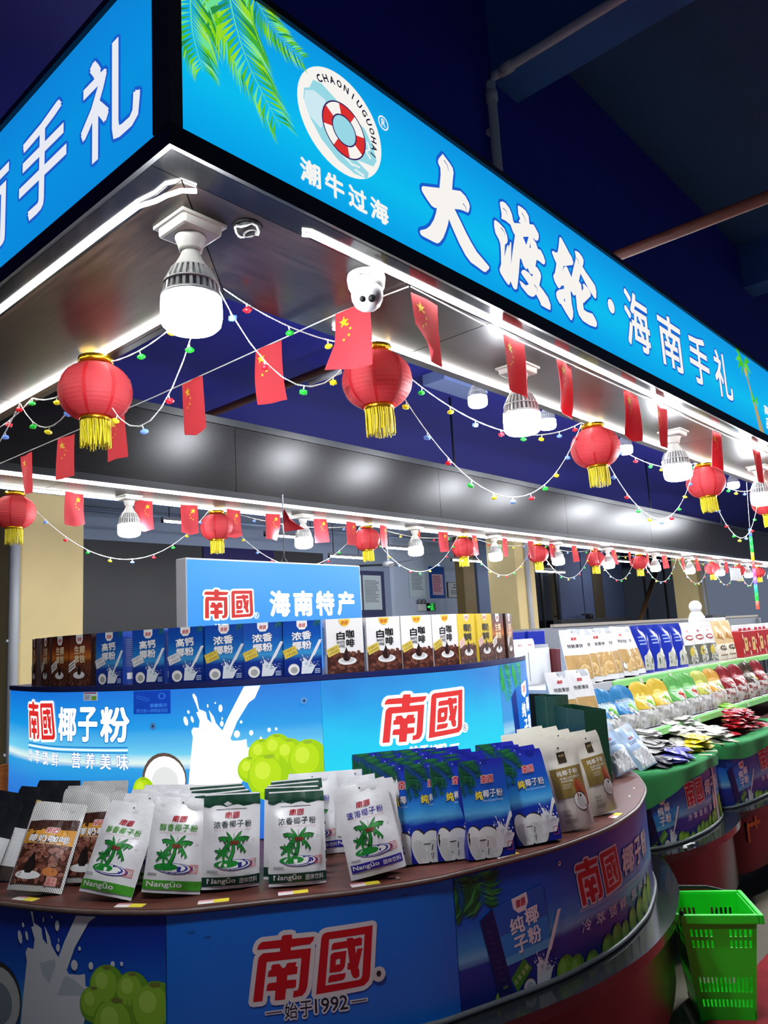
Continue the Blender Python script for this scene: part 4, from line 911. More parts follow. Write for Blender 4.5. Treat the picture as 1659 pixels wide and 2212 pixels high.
def ad_ocean(P, nar=1.0, box=True, palm=True, slog=True, L=0.95, seed=1):
    "box of coconut powder, brand, slogan and coconuts; u from the left end of the panel, v = height above 0.5 on a 0.4 high panel"
    rg = random.Random(seed)
    if palm:
        frond(P, [(0.005, 0.385), (0.02, 0.34), (0.035, 0.28)], 0.11, FERN, 34, 1, 0.35, (1, -1), rg, 0.5)
        frond(P, [(0.06, 0.39), (0.09, 0.35), (0.10, 0.29)], 0.12, FERN, 34, 1.4, 0.35, (1, -1), rg, 0.5)
    if box:
        P.poly([(0.085, 0.243), (0.136, 0.269), (0.200, 0.0), (0.142, 0.002)], ink((12, 28, 92)), 3)
        for i in range(10): P.rect(0.108 + i * 0.005, 0.128 + i * 0.005, 0.205 - i * 0.018, 0.209 - i * 0.018, ink((40, 56, 104)), 3.4)
        q = P.sub(quadmap((0.136, 0.269), (0.345, 0.300), (0.200, 0.0), (0.372, 0.004)))
        q.poly([(0, 0), (1, 0), (1, 0.5), (0, 0.5)], ink((14, 44, 140)), 3); q.poly([(0, 0.5), (1, 0.5), (1, 0.62), (0, 0.62)], ink((90, 176, 220)), 3); q.poly([(0, 0.62), (1, 0.62), (1, 0.95), (0, 0.95)], ink((40, 138, 214)), 3); q.poly([(0, 0.95), (1, 0.95), (1, 1.4), (0, 1.4)], ink((26, 96, 190)), 3)
        q.poly([(0.36, 1.4), (0.66, 1.4), (0.66, 1.25), (0.58, 1.16), (0.44, 1.16), (0.36, 1.25)], I_white, 4); draw_logo(q, 0.42, 0.61, 1.24, 1.35, I_red, None, 5)
        for ch, a, b_ in (('纯', 0.22, 0.88), ('椰', 0.54, 0.92), ('子', 0.22, 0.60), ('粉', 0.53, 0.64)): q.text(ch, a, a + 0.29, b_, b_ + 0.25, I_white, 5, bold=0.03)
        draw_splash(P, 0.288, 0.006, 0.000105, I_white, ink((190, 200, 205)), 5, 1120, True, 900)
        P.poly([(0.187, 0.057), (0.242, 0.103), (0.274, 0.068), (0.209, 0.015)], ink((74, 140, 40)), 5)
        for i, ch in enumerate('冷萃锁鲜'): P.text(ch, 0.199 + i * 0.0155, 0.213 + i * 0.0155, 0.034 + i * 0.0105, 0.052 + i * 0.0105, ink((214, 230, 150)), 6, rot=0.6, bold=0.01)
        draw_cutnut(P, 0.258, 0.018, 0.026, ink((80, 60, 44)), ink((230, 228, 220)), ink((190, 190, 190)), 5.5)
    draw_coconut(P, 0.165, 0.0, 0.045, GRN, 2.2)
    if slog:
        draw_logo(P, 0.512, 0.805, 0.185, 0.325, I_red, ink((226, 222, 218)), 3, 0.05, 1.0)
        for ch, a, b_ in (('椰', 0.83, 0.965), ('子', 0.975, 1.075), ('粉', 1.085, 1.21)): P.text(ch, a, b_, 0.200, 0.295, ink((214, 214, 214)), 3, bold=0.03, out=((ink((24, 60, 140)), 0.03),))
        for v in (0.163, 0.169): P.line([(0.515, v + 0.008), (1.21, v)], 0.003, ink((200, 216, 232)), 2)
        for i, ch in enumerate('冷萃锁鲜'): P.text(ch, 0.517 + i * 0.085, 0.575 + i * 0.085, 0.103, 0.142, ink((214, 220, 224)), 3, bold=0.018)
        for i, ch in enumerate('营养美味'): P.text(ch, 0.89 + i * 0.085, 0.948 + i * 0.085, 0.103, 0.140, ink((214, 220, 224)), 3, bold=0.018)
        for u, v, r in ((0.42, 0.02, 0.045), (0.475, 0.012, 0.04), (0.56, 0.0, 0.04), (0.66, 0.02, 0.04), (0.73, 0.035, 0.04), (0.80, 0.03, 0.036), (0.88, 0.045, 0.04), (0.97, 0.05, 0.045), (1.06, 0.06, 0.05), (1.16, 0.07, 0.055)): draw_coconut(P, u, v, r, GRN, 3 + rg.random())
        P.line([(1.02, 0.26), (1.06, 0.10), (1.05, 0.0)], 0.018, ink((220, 180, 200)), 5, 0.03) if L > 1.3 else None
pr_ = panel(c1, U1, 2.501, 3.93, GZ + 0.012, LZ - 0.018, ocean)
P = Print(lambda u, v, h: U1.pt(2.501 + u, GZ + v, h), base=0.0072, step=0.0004, clip=(0.0, 1.42, 0.013, 0.38), cell=(0.03, None))
ad_ocean(P, seed=4)
P.ell(0.430, 0.342, 0.0075, 0.0075, I_white, 5, 16); P.ell(0.430, 0.343, 0.0035, 0.004, I_black, 5.4, 8)
P.mb.build('advert_print', pr_)
c2 = counter('second scalloped counter with blue printed front, half under a green cloth', U2, [(4.82, 2.75), (3.82, 2.75)], 0.86, 0.498)
pp = panel(c2, U2, 0.16, U2.len - 0.05, 0.512, 0.842, ocean)
P = Print(lambda u, v, h: U2.pt(0.16 + u * 0.74, 0.498 + v * 0.86, h), base=0.0072, step=0.0004, clip=(0.0, 1.2, 0.016, 0.40), cell=(0.03, None)); ad_ocean(P, palm=False, seed=5)
q = Print(lambda u, v, h: U2.pt(u, v, h), base=0.0075, step=0.0004, clip=(0.16, U2.len - 0.06, 0.513, 0.84), cell=(0.02, None))
q.line([(0.935, 0.84), (0.95, 0.70), (0.97, 0.515)], 0.03, ink((222, 214, 214)), 8, 0.05); q.ell(0.905, 0.62, 0.022, 0.055, ink((216, 160, 160)), 9, 16); q.ell(0.908, 0.615, 0.016, 0.048, ink((232, 196, 190)), 9.4, 16)
for i, (u, v, r) in enumerate(((0.90, 0.55, 0.035), (1.03, 0.60, 0.04), (1.07, 0.54, 0.045), (0.86, 0.53, 0.03))): draw_coconut(q, u, v, r, GRN, 9.6 + i * 0.2)
q.mb.build('milk_print', pp)
P.mb.build('advert_print', pp)
c3 = counter('third scalloped counter with blue printed front at the right frame edge', U3, [(6.2, 2.75), (4.84, 2.75)], 0.86, 0.496)
pp = panel(c3, U3, 0.14, U3.len - 0.1, 0.510, 0.842, ocean)
P = Print(lambda u, v, h: U3.pt(0.16 + u * 0.95, 0.496 + v * 0.88, h), base=0.0072, step=0.0004, clip=(0.0, 1.2, 0.016, 0.39), cell=(0.03, None)); ad_ocean(P, palm=False, seed=6); P.mb.build('advert_print', pp)
c4 = counter('fourth scalloped counter beyond the right frame edge', U4, [(7.6, 2.75), (6.22, 2.75)], 0.86, 0.494)
panel(c4, U4, 0.14, U4.len - 0.1, 0.508, 0.842, ocean)

# ------------------------------------------------------------------ lit upper tier on the corner counter
TB = Wall([(1.62, 3.9), (1.56, 3.55), (1.54, 3.3), (1.56, 3.1), (1.60, 2.9), (1.66, 2.72), (1.735, 2.55), (1.84, 2.405), (1.97, 2.29), (2.12, 2.19), (2.28, 2.09), (2.44, 2.01), (2.62, 1.965), (2.83, 1.975), (3.05, 2.02), (3.28, 2.08), (3.46, 2.16), (3.565, 2.28), (3.58, 2.45)])
TZ = 1.476
tb = thing('display_lightbox', 'curved backlit blue tier with coconut milk artwork standing on the corner counter', 'light box', (0, 0, 0))
b = MB(); b.prism(TB.off(-0.004) + [(3.58, 2.6), (2.7, 2.75), (2.1, 3.0), (1.85, 3.5), (1.75, 3.9)], LZ + 0.001, TZ - 0.022, M_dark); b.build('body', tb)
b = MB(); b.prism(TB.off(0.006) + [(3.58, 2.6), (2.7, 2.75), (2.1, 3.0), (1.85, 3.5), (1.75, 3.9)], TZ - 0.020, TZ, mat('tier_cap', (26, 34, 92), rough=0.4)); b.build('cap', tb)
lit_sea = ramp_mat('lit_sea', [(0.0, (14, 92, 206)), (0.30, (22, 130, 222)), (0.46, (40, 160, 226)), (0.50, (226, 246, 240)), (0.56, (110, 206, 240)), (0.74, (12, 150, 228)), (1.0, (6, 110, 214))], emit=1.0, streak=0.06, sscale=(2.5, 14, 1))
lit_cyan = ramp_mat('lit_cyan', [(0.0, (10, 196, 240)), (0.35, (4, 214, 240)), (0.62, (0, 196, 240)), (0.85, (8, 150, 228)), (1.0, (14, 128, 214))], emit=1.0, streak=0.5, sscale=(2.2, 1.6, 1))
lit_sea2 = ramp_mat('lit_sea_side', [(0.0, (10, 70, 180)), (0.40, (20, 100, 210)), (0.46, (170, 220, 240)), (0.55, (60, 160, 230)), (1.0, (10, 120, 220))], emit=0.95, streak=0.06, sscale=(2.5, 14, 1))
GW = glow((253, 252, 244), 1.25); GR_ = glow((222, 44, 44)); GD = glow((20, 118, 200))
LGN = [glow(c) for c in ((160, 206, 18), (182, 220, 26), (204, 232, 60), (150, 184, 40))]
pa = panel(tb, TB, 0.02, 1.874, LZ + 0.004, TZ - 0.022, lit_sea, 'lit_panel')
P = wprint(TB, 0.0, (0.02, 1.873, LZ + 0.005, TZ - 0.024))
draw_logo(P, 0.365, 0.655, 1.258, 1.412, GR_, GW, 3, 0.07, 1.0)
for ch, a, c_ in (('椰', 0.680, 0.805), ('子', 0.815, 0.935), ('粉', 0.950, 1.105)): P.text(ch, a, c_, 1.258, 1.395, GW, 3, bold=0.03, out=((GD, 0.03),))
for i in range(3): P.line([(0.375, 1.236 - i * 0.010), (0.70, 1.235 - i * 0.010), (1.095, 1.240 - i * 0.010)], 0.0045 if i != 1 else 0.006, GD if i != 1 else GW, 2)
for i, ch in enumerate('冷萃锁鲜'): P.text(ch, 0.378 + i * 0.085, 0.43 + i * 0.085, 1.155, 1.212, GW, 3, bold=0.022, out=((GD, 0.03),))
for i, ch in enumerate('营养美味'): P.text(ch, 0.775 + i * 0.088, 0.835 + i * 0.088, 1.155, 1.216, GW, 3, bold=0.022, out=((GD, 0.03),))
draw_splash(P, 1.365, 1.02, 0.000375, GW, None, 4, 1240, True, 60)
draw_cutnut(P, 1.262, 1.125, 0.098, glow((96, 78, 70)), GW, glow((226, 228, 226)), 4.5)
for x, z, r in ((1.645, 1.205, 0.05), (1.70, 1.215, 0.055), (1.745, 1.195, 0.055), (1.60, 1.15, 0.045), (1.815, 1.165, 0.075), (1.67, 1.12, 0.08), (1.17, 1.08, 0.05)): draw_coconut(P, x, z, r, LGN, 5 + r * 20)
P.mb.build('milk_artwork', pa)
pb = panel(tb, TB, 1.876, 2.835, LZ + 0.004, TZ - 0.022, lit_cyan, 'lit_panel')
P = wprint(TB, 0.0)
draw_logo(P, 2.105, 2.492, 1.203, 1.378, glow((226, 60, 60)), GW, 3, 0.065)
P.ell(2.492, 1.222, 0.020, 0.020, GW, 3, 20); P.ring(2.492, 1.222, 0.014, 0.014, 0.0025, glow((40, 60, 140)), 3.5); P.text('R', 2.486, 2.498, 1.214, 1.230, glow((40, 60, 140)), 3.6, bold=0.02)
P.text('始于1992', 2.215, 2.385, 1.145, 1.178, GW, 3, bold=0.02, out=((GW, 0.05),))
for a, c_ in ((2.15, 2.20), (2.40, 2.45)): P.rect(a, c_, 1.158, 1.166, GW, 3)
P.mb.build('brand_print', pb)
pc = panel(tb, TB, 2.837, TB.len - 0.03, LZ + 0.004, TZ - 0.022, lit_sea2, 'lit_panel')
P = wprint(TB, 0.0, (2.838, TB.len - 0.04, LZ + 0.005, TZ - 0.024))
LF = [glow(c) for c in ((20, 150, 60), (40, 180, 70), (10, 120, 60))]
frond(P, [(2.86, 1.47), (2.90, 1.40), (2.93, 1.30)], 0.13, LF, 40, 2, 0.5); frond(P, [(3.0, 1.48), (3.06, 1.42), (3.10, 1.33)], 0.13, LF, 40, 2, 0.5)
P.poly([(2.96, 1.30), (3.03, 1.335), (3.06, 1.0), (2.99, 1.02)], glow((16, 50, 140)), 3); P.poly([(3.03, 1.335), (3.30, 1.37), (3.33, 0.98), (3.06, 1.0)], glow((20, 110, 210)), 3)
P.poly([(3.12, 1.345), (3.22, 1.36), (3.22, 1.30), (3.17, 1.28), (3.12, 1.30)], GW, 4); draw_logo(P, 3.14, 3.20, 1.305, 1.34, GR_, None, 5)
for ch, a, z in (('纯', 3.10, 1.19), ('椰', 3.19, 1.21), ('子', 3.12, 1.11), ('粉', 3.205, 1.125)): P.text(ch, a, a + 0.075, z, z + 0.07, GW, 4, bold=0.03)
P.mb.build('advert_print', pc)
# stuck-on notices
def wall_card(name, lab, cat, wall, s0, s1, z0, z1, m, draw, h=0.008):
    b = MB(); n = 4
    b.grid(lambda u, v: wall.pt(s0 + u * (s1 - s0), z0 + v * (z1 - z0), h + 0.0012), n, 2, m); b.grid(lambda u, v: wall.pt(s0 + u * (s1 - s0), z0 + v * (z1 - z0), h), n, 2, m, True, True)
    t = thing(name, lab, cat); b.build('card', t)
    P = Print(lambda u, v, hh: wall.pt(s0 + u * (s1 - s0), z0 + v * (z1 - z0), h + 0.0014 + hh)); draw(P); P.mb.build('print', t)
def d_notice(P):
    m = glow((70, 150, 240), 0.8)
    P.text('温馨提示', 0.45, 0.92, 0.28, 0.44, m, 1, bold=0.01); P.text('您已进入视频监控区', 0.08, 0.94, 0.06, 0.22, m, 1)
    P.line([(0.12, 0.8), (0.45, 0.62), (0.42, 0.54), (0.10, 0.70), (0.12, 0.8)], 0.012, m, 1); P.ring(0.78, 0.75, 0.09, 0.13, 0.02, m, 1)
wall_card('notice_card', 'dark blue surveillance notice stuck on the lit tier under the blue cartons', 'notice', TB, 1.125, 1.295, 1.365, 1.452, mat('notice_blue', (16, 70, 190), rough=0.3, emit=0.35), d_notice)
def d_price(P):
    P.rect(0.05, 0.95, 0.82, 0.95, ink((210, 60, 90)), 1); P.rect(0.6, 0.95, 0.08, 0.55, ink((150, 210, 60)), 1); lines_print(P, 0.08, 0.55, 0.1, 0.7, 4, ink((120, 120, 130)), 1)
wall_card('price_card', 'small pink and green price card on the lit tier below the coffee cartons', 'price tag', TB, 0.850, 0.934, 1.419, 1.453, mat('card_pale', (200, 214, 235), rough=0.4, emit=0.25), d_price)
def d_dot(P): P.poly([(0.5, 0.2), (0.75, 0.45), (0.6, 0.8), (0.5, 0.65), (0.4, 0.8), (0.25, 0.45)], ink((24, 50, 80)), 1)
for s_, z_, lab in ((1.216, 1.319, 'small round emblem sticker on the lit tier left of the milk splash'), (1.807, 1.385, 'small round emblem sticker on the lit tier near the panel joint')):
    t = thing('round_sticker', lab, 'sticker'); b = MB(); P = Print(lambda u, v, h: TB.pt(s_ + u, z_ + v, 0.0095 + h), b); P.ell(0, 0, 0.014, 0.014, mat('sticker_blue', (90, 150, 215), rough=0.4, emit=0.2), 0, 20); b.build('disc', t)
    P = Print(lambda u, v, h: TB.pt(s_ + (u - 0.5) * 0.018, z_ + (v - 0.5) * 0.018, 0.0105 + h)); d_dot(P); P.mb.build('emblem', t)

# ------------------------------------------------------------------ standing light box sign behind the tier
sb = thing('standing_lightbox', 'white framed blue light box with red logo and white lettering behind the cartons', 'sign', (2.28, 3.40, 1.2))
b = MB(); b.bevbox(0, 1.30, 0.001, 0.092, 0, 0.87, 0.004, M_white); b.build('case', sb)
b = MB(); b.grid(lambda u, v: (0.006 + u * 1.288, 0.0, 0.006 + v * 0.855), 4, 8, ramp_mat('lit_box_blue', [(0, (14, 128, 234)), (0.5, (18, 140, 240)), (1, (24, 160, 240))], emit=1.0)); b.build('face', sb)
P = Print(lambda u, v, h: Vector((u, -h, v)), base=0.0012, step=0.0005)
draw_logo(P, 0.100, 0.435, 0.555, 0.705, glow((206, 40, 34)), GW, 2, 0.06, 0.4)
P.ring(0.450, 0.565, 0.018, 0.018, 0.004, GW, 2); P.text('R', 0.442, 0.458, 0.555, 0.576, GW, 2, bold=0.02)
P.text('始于1992', 0.170, 0.345, 0.490, 0.525, GW, 2, bold=0.02, out=((GW, 0.03),))
for a, c_ in ((0.12, 0.16), (0.355, 0.40)): P.rect(a, c_, 0.503, 0.511, GW, 2)
for i, ch in enumerate('海南特产'): letter(sb, ch, GW, 0.545 + i * 0.178, 0.700 + i * 0.178, 0.555, 0.705, lambda u, v, h: Vector((u, -h - 0.001, v)), 0.045, ())
P.mb.build('lettering', sb)
b = MB(); b.bevbox(2.1, 3.75, 3.37, 3.62, 0, 1.199, 0.01, mat('cabinet_grey', (120, 124, 130), rough=0.5)); tag(b.build('storage_cabinet'), 'plain grey cabinet carrying the light box, hidden behind the tier', 'cabinet')
fp = thing('table_flag', 'small red flag with gold stars on a pole atop the standing light box', 'flag', (2.985, 3.445, 2.0715))
b = MB(); b.lathe([(0.02, 0), (0.018, 0.012), (0.006, 0.03), (0.006, 0.05)], M_dark, 14); b.build('base', fp)
b = MB(); b.tube([(0, 0, 0.04), (0.004, 0, 0.40)], 0.0035, M_steel, 8); b.sphere((0.004, 0, 0.403), 0.006, M_steel, 8, 6); b.build('pole', fp)
b = MB(); ff = lambda u, v: Vector((0.004 + u * 0.115 * (1.15 - v), 0.020 * math.sin(5 * u) * (1 - 0.3 * v) - 0.02 * u, 0.385 - (1 - v) * 0.20 - u * (0.15 * v - 0.02)))
b.grid(lambda u, v: ff(u, v) + Vector((0, -0.0006, 0)), 8, 8, mat('flag_dark_red', (190, 20, 34), rough=0.6, var=0.1)); b.grid(lambda u, v: ff(u, v) + Vector((0, 0.0006, 0)), 8, 8, mat('flag_dark_red', (190, 20, 34)), True, True); b.build('cloth', fp)
P = Print(lambda u, v, h: ff(u, v) + Vector((0, -0.002 - h, 0))); star(P, 0.28, 0.86, 0.07, 0.3, M_star)
for a, c_ in ((0.45, 0.95), (0.52, 0.85), (0.50, 0.75)): star(P, a, c_, 0.03, 0.6, M_star)
P.mb.build('star_print', fp)

# ------------------------------------------------------------------ cartons on the tier
CW, CH_, CD = 0.148, 0.210, 0.075
g_blue = ramp_mat('carton_blue', [(0.0, (10, 30, 110)), (0.30, (14, 50, 140)), (0.42, (60, 150, 205)), (0.52, (30, 120, 195)), (0.75, (14, 80, 170)), (1.0, (12, 62, 156))], streak=0.06, sscale=(3, 20, 1), rough=0.3)
g_latte = ramp_mat('carton_latte', [(0.0, (60, 26, 14)), (0.48, (120, 60, 24)), (0.56, (206, 118, 40)), (0.72, (130, 52, 26)), (1.0, (44, 20, 18))], rough=0.3)
def carton(kind):
    base = {'cal': (18, 66, 160), 'aro': (18, 66, 160), 'white': (240, 238, 234), 'yel': (226, 196, 60), 'latte': (50, 24, 20)}[kind]
    fm = {'cal': g_blue, 'aro': g_blue, 'latte': g_latte}.get(kind) or ink(base, 0.3)
    b = MB(); w, d, h = CW / 2, CD, CH_
    b.add([(-w, 0, 0), (w, 0, 0), (w, 0, h), (-w, 0, h)], [(0, 1, 2, 3)], fm, False, [(0, 0), (1, 0), (1, 1), (0, 1)])
    b.add([(-w, 0, 0), (w, 0, 0), (w, 0, h), (-w, 0, h), (-w, d, 0), (w, d, 0), (w, d, h), (-w, d, h)], [(1, 5, 6, 2), (5, 4, 7, 6), (4, 0, 3, 7), (3, 2, 6, 7), (4, 5, 1, 0)], ink(base, 0.3))
    body = b.mesh('box')
    P = Print(lambda a, c, hh: Vector((-w + a * CW, -hh, c * CW)), base=0.0005, step=0.00015)
    H = CH_ / CW
    if kind in ('cal', 'aro'):
        frond(P, [(0.98, H), (0.9, H - 0.08), (0.8, H - 0.12)], 0.12, FERN, 16, 1, 0.4)
        P.poly([(0.36, H), (0.64, H), (0.64, H - 0.14), (0.57, H - 0.23), (0.43, H - 0.23), (0.36, H - 0.14)], I_white, 2); draw_logo(P, 0.41, 0.59, H - 0.17, H - 0.07, I_red, None, 3)
        rows = ('高钙', '椰粉') if kind == 'cal' else ('浓香', '椰粉')
        for r, tx in enumerate(rows): P.text(tx, 0.22 + r * 0.005, 0.74, H - 0.50 - r * 0.25, H - 0.28 - r * 0.25, I_white, 4, bold=0.035, rot=0.06, out=((ink((20, 60, 120)), 0.02),))
        tg = I_white if kind == 'cal' else ink((232, 204, 80)); tk = ink((30, 60, 110)) if kind == 'cal' else ink((90, 74, 20))
        q = P.sub(lambda a, c: (0.04 + a * 0.36 * 0.93 - c * 0.07, 0.44 + a * 0.13 + c * 0.22))
        q.poly([(0, 0), (1, 0), (1, 1), (0, 1)], tg, 5); q.text('升级配方', 0.1, 0.9, 0.55, 0.88, tk, 6); q.text('冷萃锁鲜', 0.1, 0.9, 0.12, 0.45, tk, 6)
        q.stroke([(0.04, 0.06), (0.96, 0.06), (0.96, 0.94), (0.04, 0.94)], 0.02, tk, 5.5)
        draw_splash(P, 0.44, 0.02, 0.00054, ink((226, 230, 232)), ink((176, 196, 206)), 4, 1120, True, 620)
        draw_cutnut(P, 0.25, 0.17, 0.15, ink((214, 210, 200)), I_white, ink((170, 168, 160)), 5)
        for i in range(3): P.rect(0.80, 0.94, 0.14 - i * 0.045, 0.165 - i * 0.045, ink((170, 190, 220)), 4)
    elif kind in ('white', 'yel'):
        P.rect(0, 1, 0, 0.50, ink((62, 30, 22)), 1)
        draw_beans(P, 0, 1, 0, 0.56, 0.050, BEAN, 110, 3, 2)
        P.ell(0.5, H - 0.02, 0.15, 0.19, ink((238, 200, 70)) if kind == 'white' else I_white, 2, 20, 0, math.pi, 2 * math.pi); draw_logo(P, 0.40, 0.60, H - 0.16, H - 0.06, ink((200, 90, 30)), None, 3)
        if kind == 'white':
            for ch, a, c in (('白', 0.27, 0.86), ('咖', 0.53, 0.90), ('啡', 0.53, 0.66)): P.text(ch, a, a + 0.23, c, c + 0.22, I_black, 4, bold=0.035)
            P.text('WHITE', 0.27, 0.49, 0.755, 0.835, I_black, 4, bold=0.02); P.text('COFFEE', 0.27, 0.49, 0.655, 0.735, I_black, 4, bold=0.02)
        else:
            for r, tx in enumerate(('椰奶', '咖啡')): P.text(tx, 0.30, 0.76, H - 0.52 - r * 0.26, H - 0.29 - r * 0.26, I_black, 4, bold=0.03)
        tg = ink((226, 200, 90)) if kind == 'white' else ink((236, 210, 196)); tk = ink((80, 60, 20)) if kind == 'white' else ink((190, 110, 90))
        q = P.sub(lambda a, c: (0.04 + a * 0.32 - c * 0.06, 0.42 + a * 0.14 + c * 0.20))
        q.poly([(0, 0), (1, 0), (1, 1), (0, 1)], tg, 5); q.text('升级配方', 0.1, 0.9, 0.55, 0.88, tk, 6); q.text('冷萃锁鲜', 0.1, 0.9, 0.12, 0.45, tk, 6)
        P.ell(0.54, 0.31, 0.25, 0.10, I_white, 5, 24); P.ell(0.54, 0.33, 0.19, 0.065, ink((206, 204, 200)), 5.4, 22)
        P.poly([(0.52, 0.68), (0.56, 0.58), (0.62, 0.46), (0.63, 0.38), (0.58, 0.31), (0.50, 0.30), (0.44, 0.34), (0.42, 0.41), (0.46, 0.52), (0.50, 0.60)], ink((44, 20, 16)), 6); P.line([(0.57, 0.50), (0.595, 0.42), (0.57, 0.36)], 0.02, ink((130, 90, 76)), 6.4, 0.006)
    else:
        draw_beans(P, 0, 1, 0, 0.58, 0.045, BEAN, 130, 5, 2)
        P.poly([(0.34, H), (0.64, H), (0.64, H - 0.16), (0.57, H - 0.26), (0.41, H - 0.26), (0.34, H - 0.16)], I_white, 2); draw_logo(P, 0.40, 0.58, H - 0.18, H - 0.08, I_red, None, 3)
        for r, tx in enumerate(('生椰', '拿铁')): P.text(tx, 0.26, 0.74, H - 0.54 - r * 0.25, H - 0.31 - r * 0.25, ink((240, 214, 170)), 4, bold=0.03)
        q = P.sub(lambda a, c: (0.02 + a * 0.32 - c * 0.04, 0.36 + a * 0.16 + c * 0.22))
        q.poly([(0, 0), (1, 0), (1, 1), (0, 1)], I_white, 5); lines_print(q, 0.12, 0.9, 0.15, 0.85, 2, ink((120, 90, 70)), 6)
        P.ell(0.48, 0.30, 0.25, 0.10, I_white, 5, 24)
        P.poly([(0.50, 0.60), (0.56, 0.46), (0.57, 0.34), (0.50, 0.29), (0.42, 0.33), (0.42, 0.44)], ink((40, 18, 14)), 6)
    # small print down the right side
    Q = Print(lambda a, c, hh: Vector((w + hh, a * CD, c)), P.mb, 0.0005, 0.00015)
    lm = ink((150, 140, 130)) if kind in ('white', 'yel') else ink((110, 120, 150)) if kind != 'latte' else ink((120, 100, 80))
    lines_print(Q, 0.2, 0.8, 0.07, 0.18, 14, lm, 1, 3); Q.rect(0.3, 0.7, 0.02, 0.045, I_white, 1)
    Q = Print(lambda a, c, hh: Vector((-w - hh, CD - a * CD, c)), P.mb, 0.0005, 0.00015); lines_print(Q, 0.2, 0.8, 0.07, 0.18, 14, lm, 1, 4)
    return body, P.mb.mesh('front_print')
CART = {k: carton(k) for k in ('cal', 'aro', 'white', 'yel', 'latte')}
def place_carton(kind, s0, s1, lab, grp, turn=0.0, back=0.022):
    p, n, d = TB.at((s0 + s1) / 2)
    q = Vector((p.x - n.x * back, p.y - n.y * back, TZ + 0.0006))
    t = thing('carton', lab, 'carton', q, (0, 0, math.atan2(d.y, d.x) + turn), grp)
    put('box', CART[kind][0], t); put('front_print', CART[kind][1], t)
gl, gb, gw_ = 'brown latte cartons on the lit tier', 'blue coconut powder cartons on the lit tier', 'white coffee cartons on the lit tier'
place_carton('latte', 0.255, 0.403, 'brown latte carton at the far left end of the carton row', gl, -0.15)
place_carton('latte', 0.404, 0.552, 'second brown latte carton from the left end of the row', gl, -0.12, 0.024)
place_carton('latte', 0.560, 0.708, 'third brown latte carton from the left end of the row', gl, -0.02)
place_carton('latte', 0.706, 0.854, 'brown latte carton next to the first blue carton', gl, 0.02)
for (a, c_), k, l in zip(((0.890, 1.042), (1.094, 1.248), (1.266, 1.424), (1.431, 1.582), (1.585, 1.735), (1.738, 1.889)), ('cal', 'cal', 'cal', 'aro', 'aro', 'aro'),
        ('blue carton with white tag beside the brown latte cartons', 'middle one of the three blue cartons with a white tag', 'blue carton with white tag beside a yellow-tagged blue carton', 'leftmost of the three blue cartons with a yellow tag', 'middle one of the three blue cartons with a yellow tag', 'blue carton with yellow tag beside the first white coffee carton')):
    place_carton(k, a, c_, l, gb, 0.03)
for (a, c_), l in zip(((1.905, 2.056), (2.072, 2.222), (2.222, 2.370), (2.371, 2.520)), ('white coffee carton beside the last blue carton, set slightly forward', 'second white coffee carton from the left', 'third white coffee carton from the left', 'white coffee carton touching the yellow carton')): place_carton('white', a, c_, l, gw_, 0.02, 0.012 if a < 1.95 else 0.024)
place_carton('yel', 2.524, 2.672, 'yellow coconut milk coffee carton showing its whole front', 'yellow cartons on the lit tier', 0.05)
place_carton('yel', 2.700, 2.848, 'yellow carton turned edge-on behind the frontal yellow one', 'yellow cartons on the lit tier', -0.05)
place_carton('latte', 2.862, 3.010, 'brown latte carton right of the yellow cartons', gl, -0.02)
place_carton('latte', 3.030, 3.178, 'brown latte carton at the right end of the tier', gl, 0.1)

# ------------------------------------------------------------------ pouches
def film(name, c, rough=0.32, **k): return mat('film_' + name, c, rough=rough, spec=0.55, bump=0.32, bscale=18, **k)
F_white, F_dkgreen, F_blue, F_black = film('white', (232, 231, 230)), film('dark_green', (16, 66, 44)), film('blue', (26, 36, 150)), film('black', (26, 27, 32))
F_grey, F_cream = film('silver', (196, 200, 204)), film('cream', (226, 220, 204))
def stripes_mat():
    n = 'film_striped'
    if n in MATS: return MATS[n]
    m = film('striped', (230, 228, 224)); nt = m.node_tree; b = nt.nodes['Principled BSDF']
    tc = nt.nodes.new('ShaderNodeTexCoord'); mp = nt.nodes.new('ShaderNodeMapping'); mp.inputs['Rotation'].default_value = (0, rad(38), 0)
    nt.links.new(tc.outputs['Object'], mp.inputs['Vector'])
    w = nt.nodes.new('ShaderNodeTexWave'); w.inputs['Scale'].default_value = 62; w.inputs['Distortion'].default_value = 0
    nt.links.new(mp.outputs[0], w.inputs['Vector'])
    cr = nt.nodes.new('ShaderNodeValToRGB'); nt.links.new(w.outputs['Fac'], cr.inputs[0])
    cr.color_ramp.elements[0].position = 0.3; cr.color_ramp.elements[0].color = col((150, 148, 144)); cr.color_ramp.elements[1].position = 0.55; cr.color_ramp.elements[1].color = col((236, 234, 230))
    nt.links.new(cr.outputs[0], b.inputs['Base Color'])
    return m
F_stripe = stripes_mat()
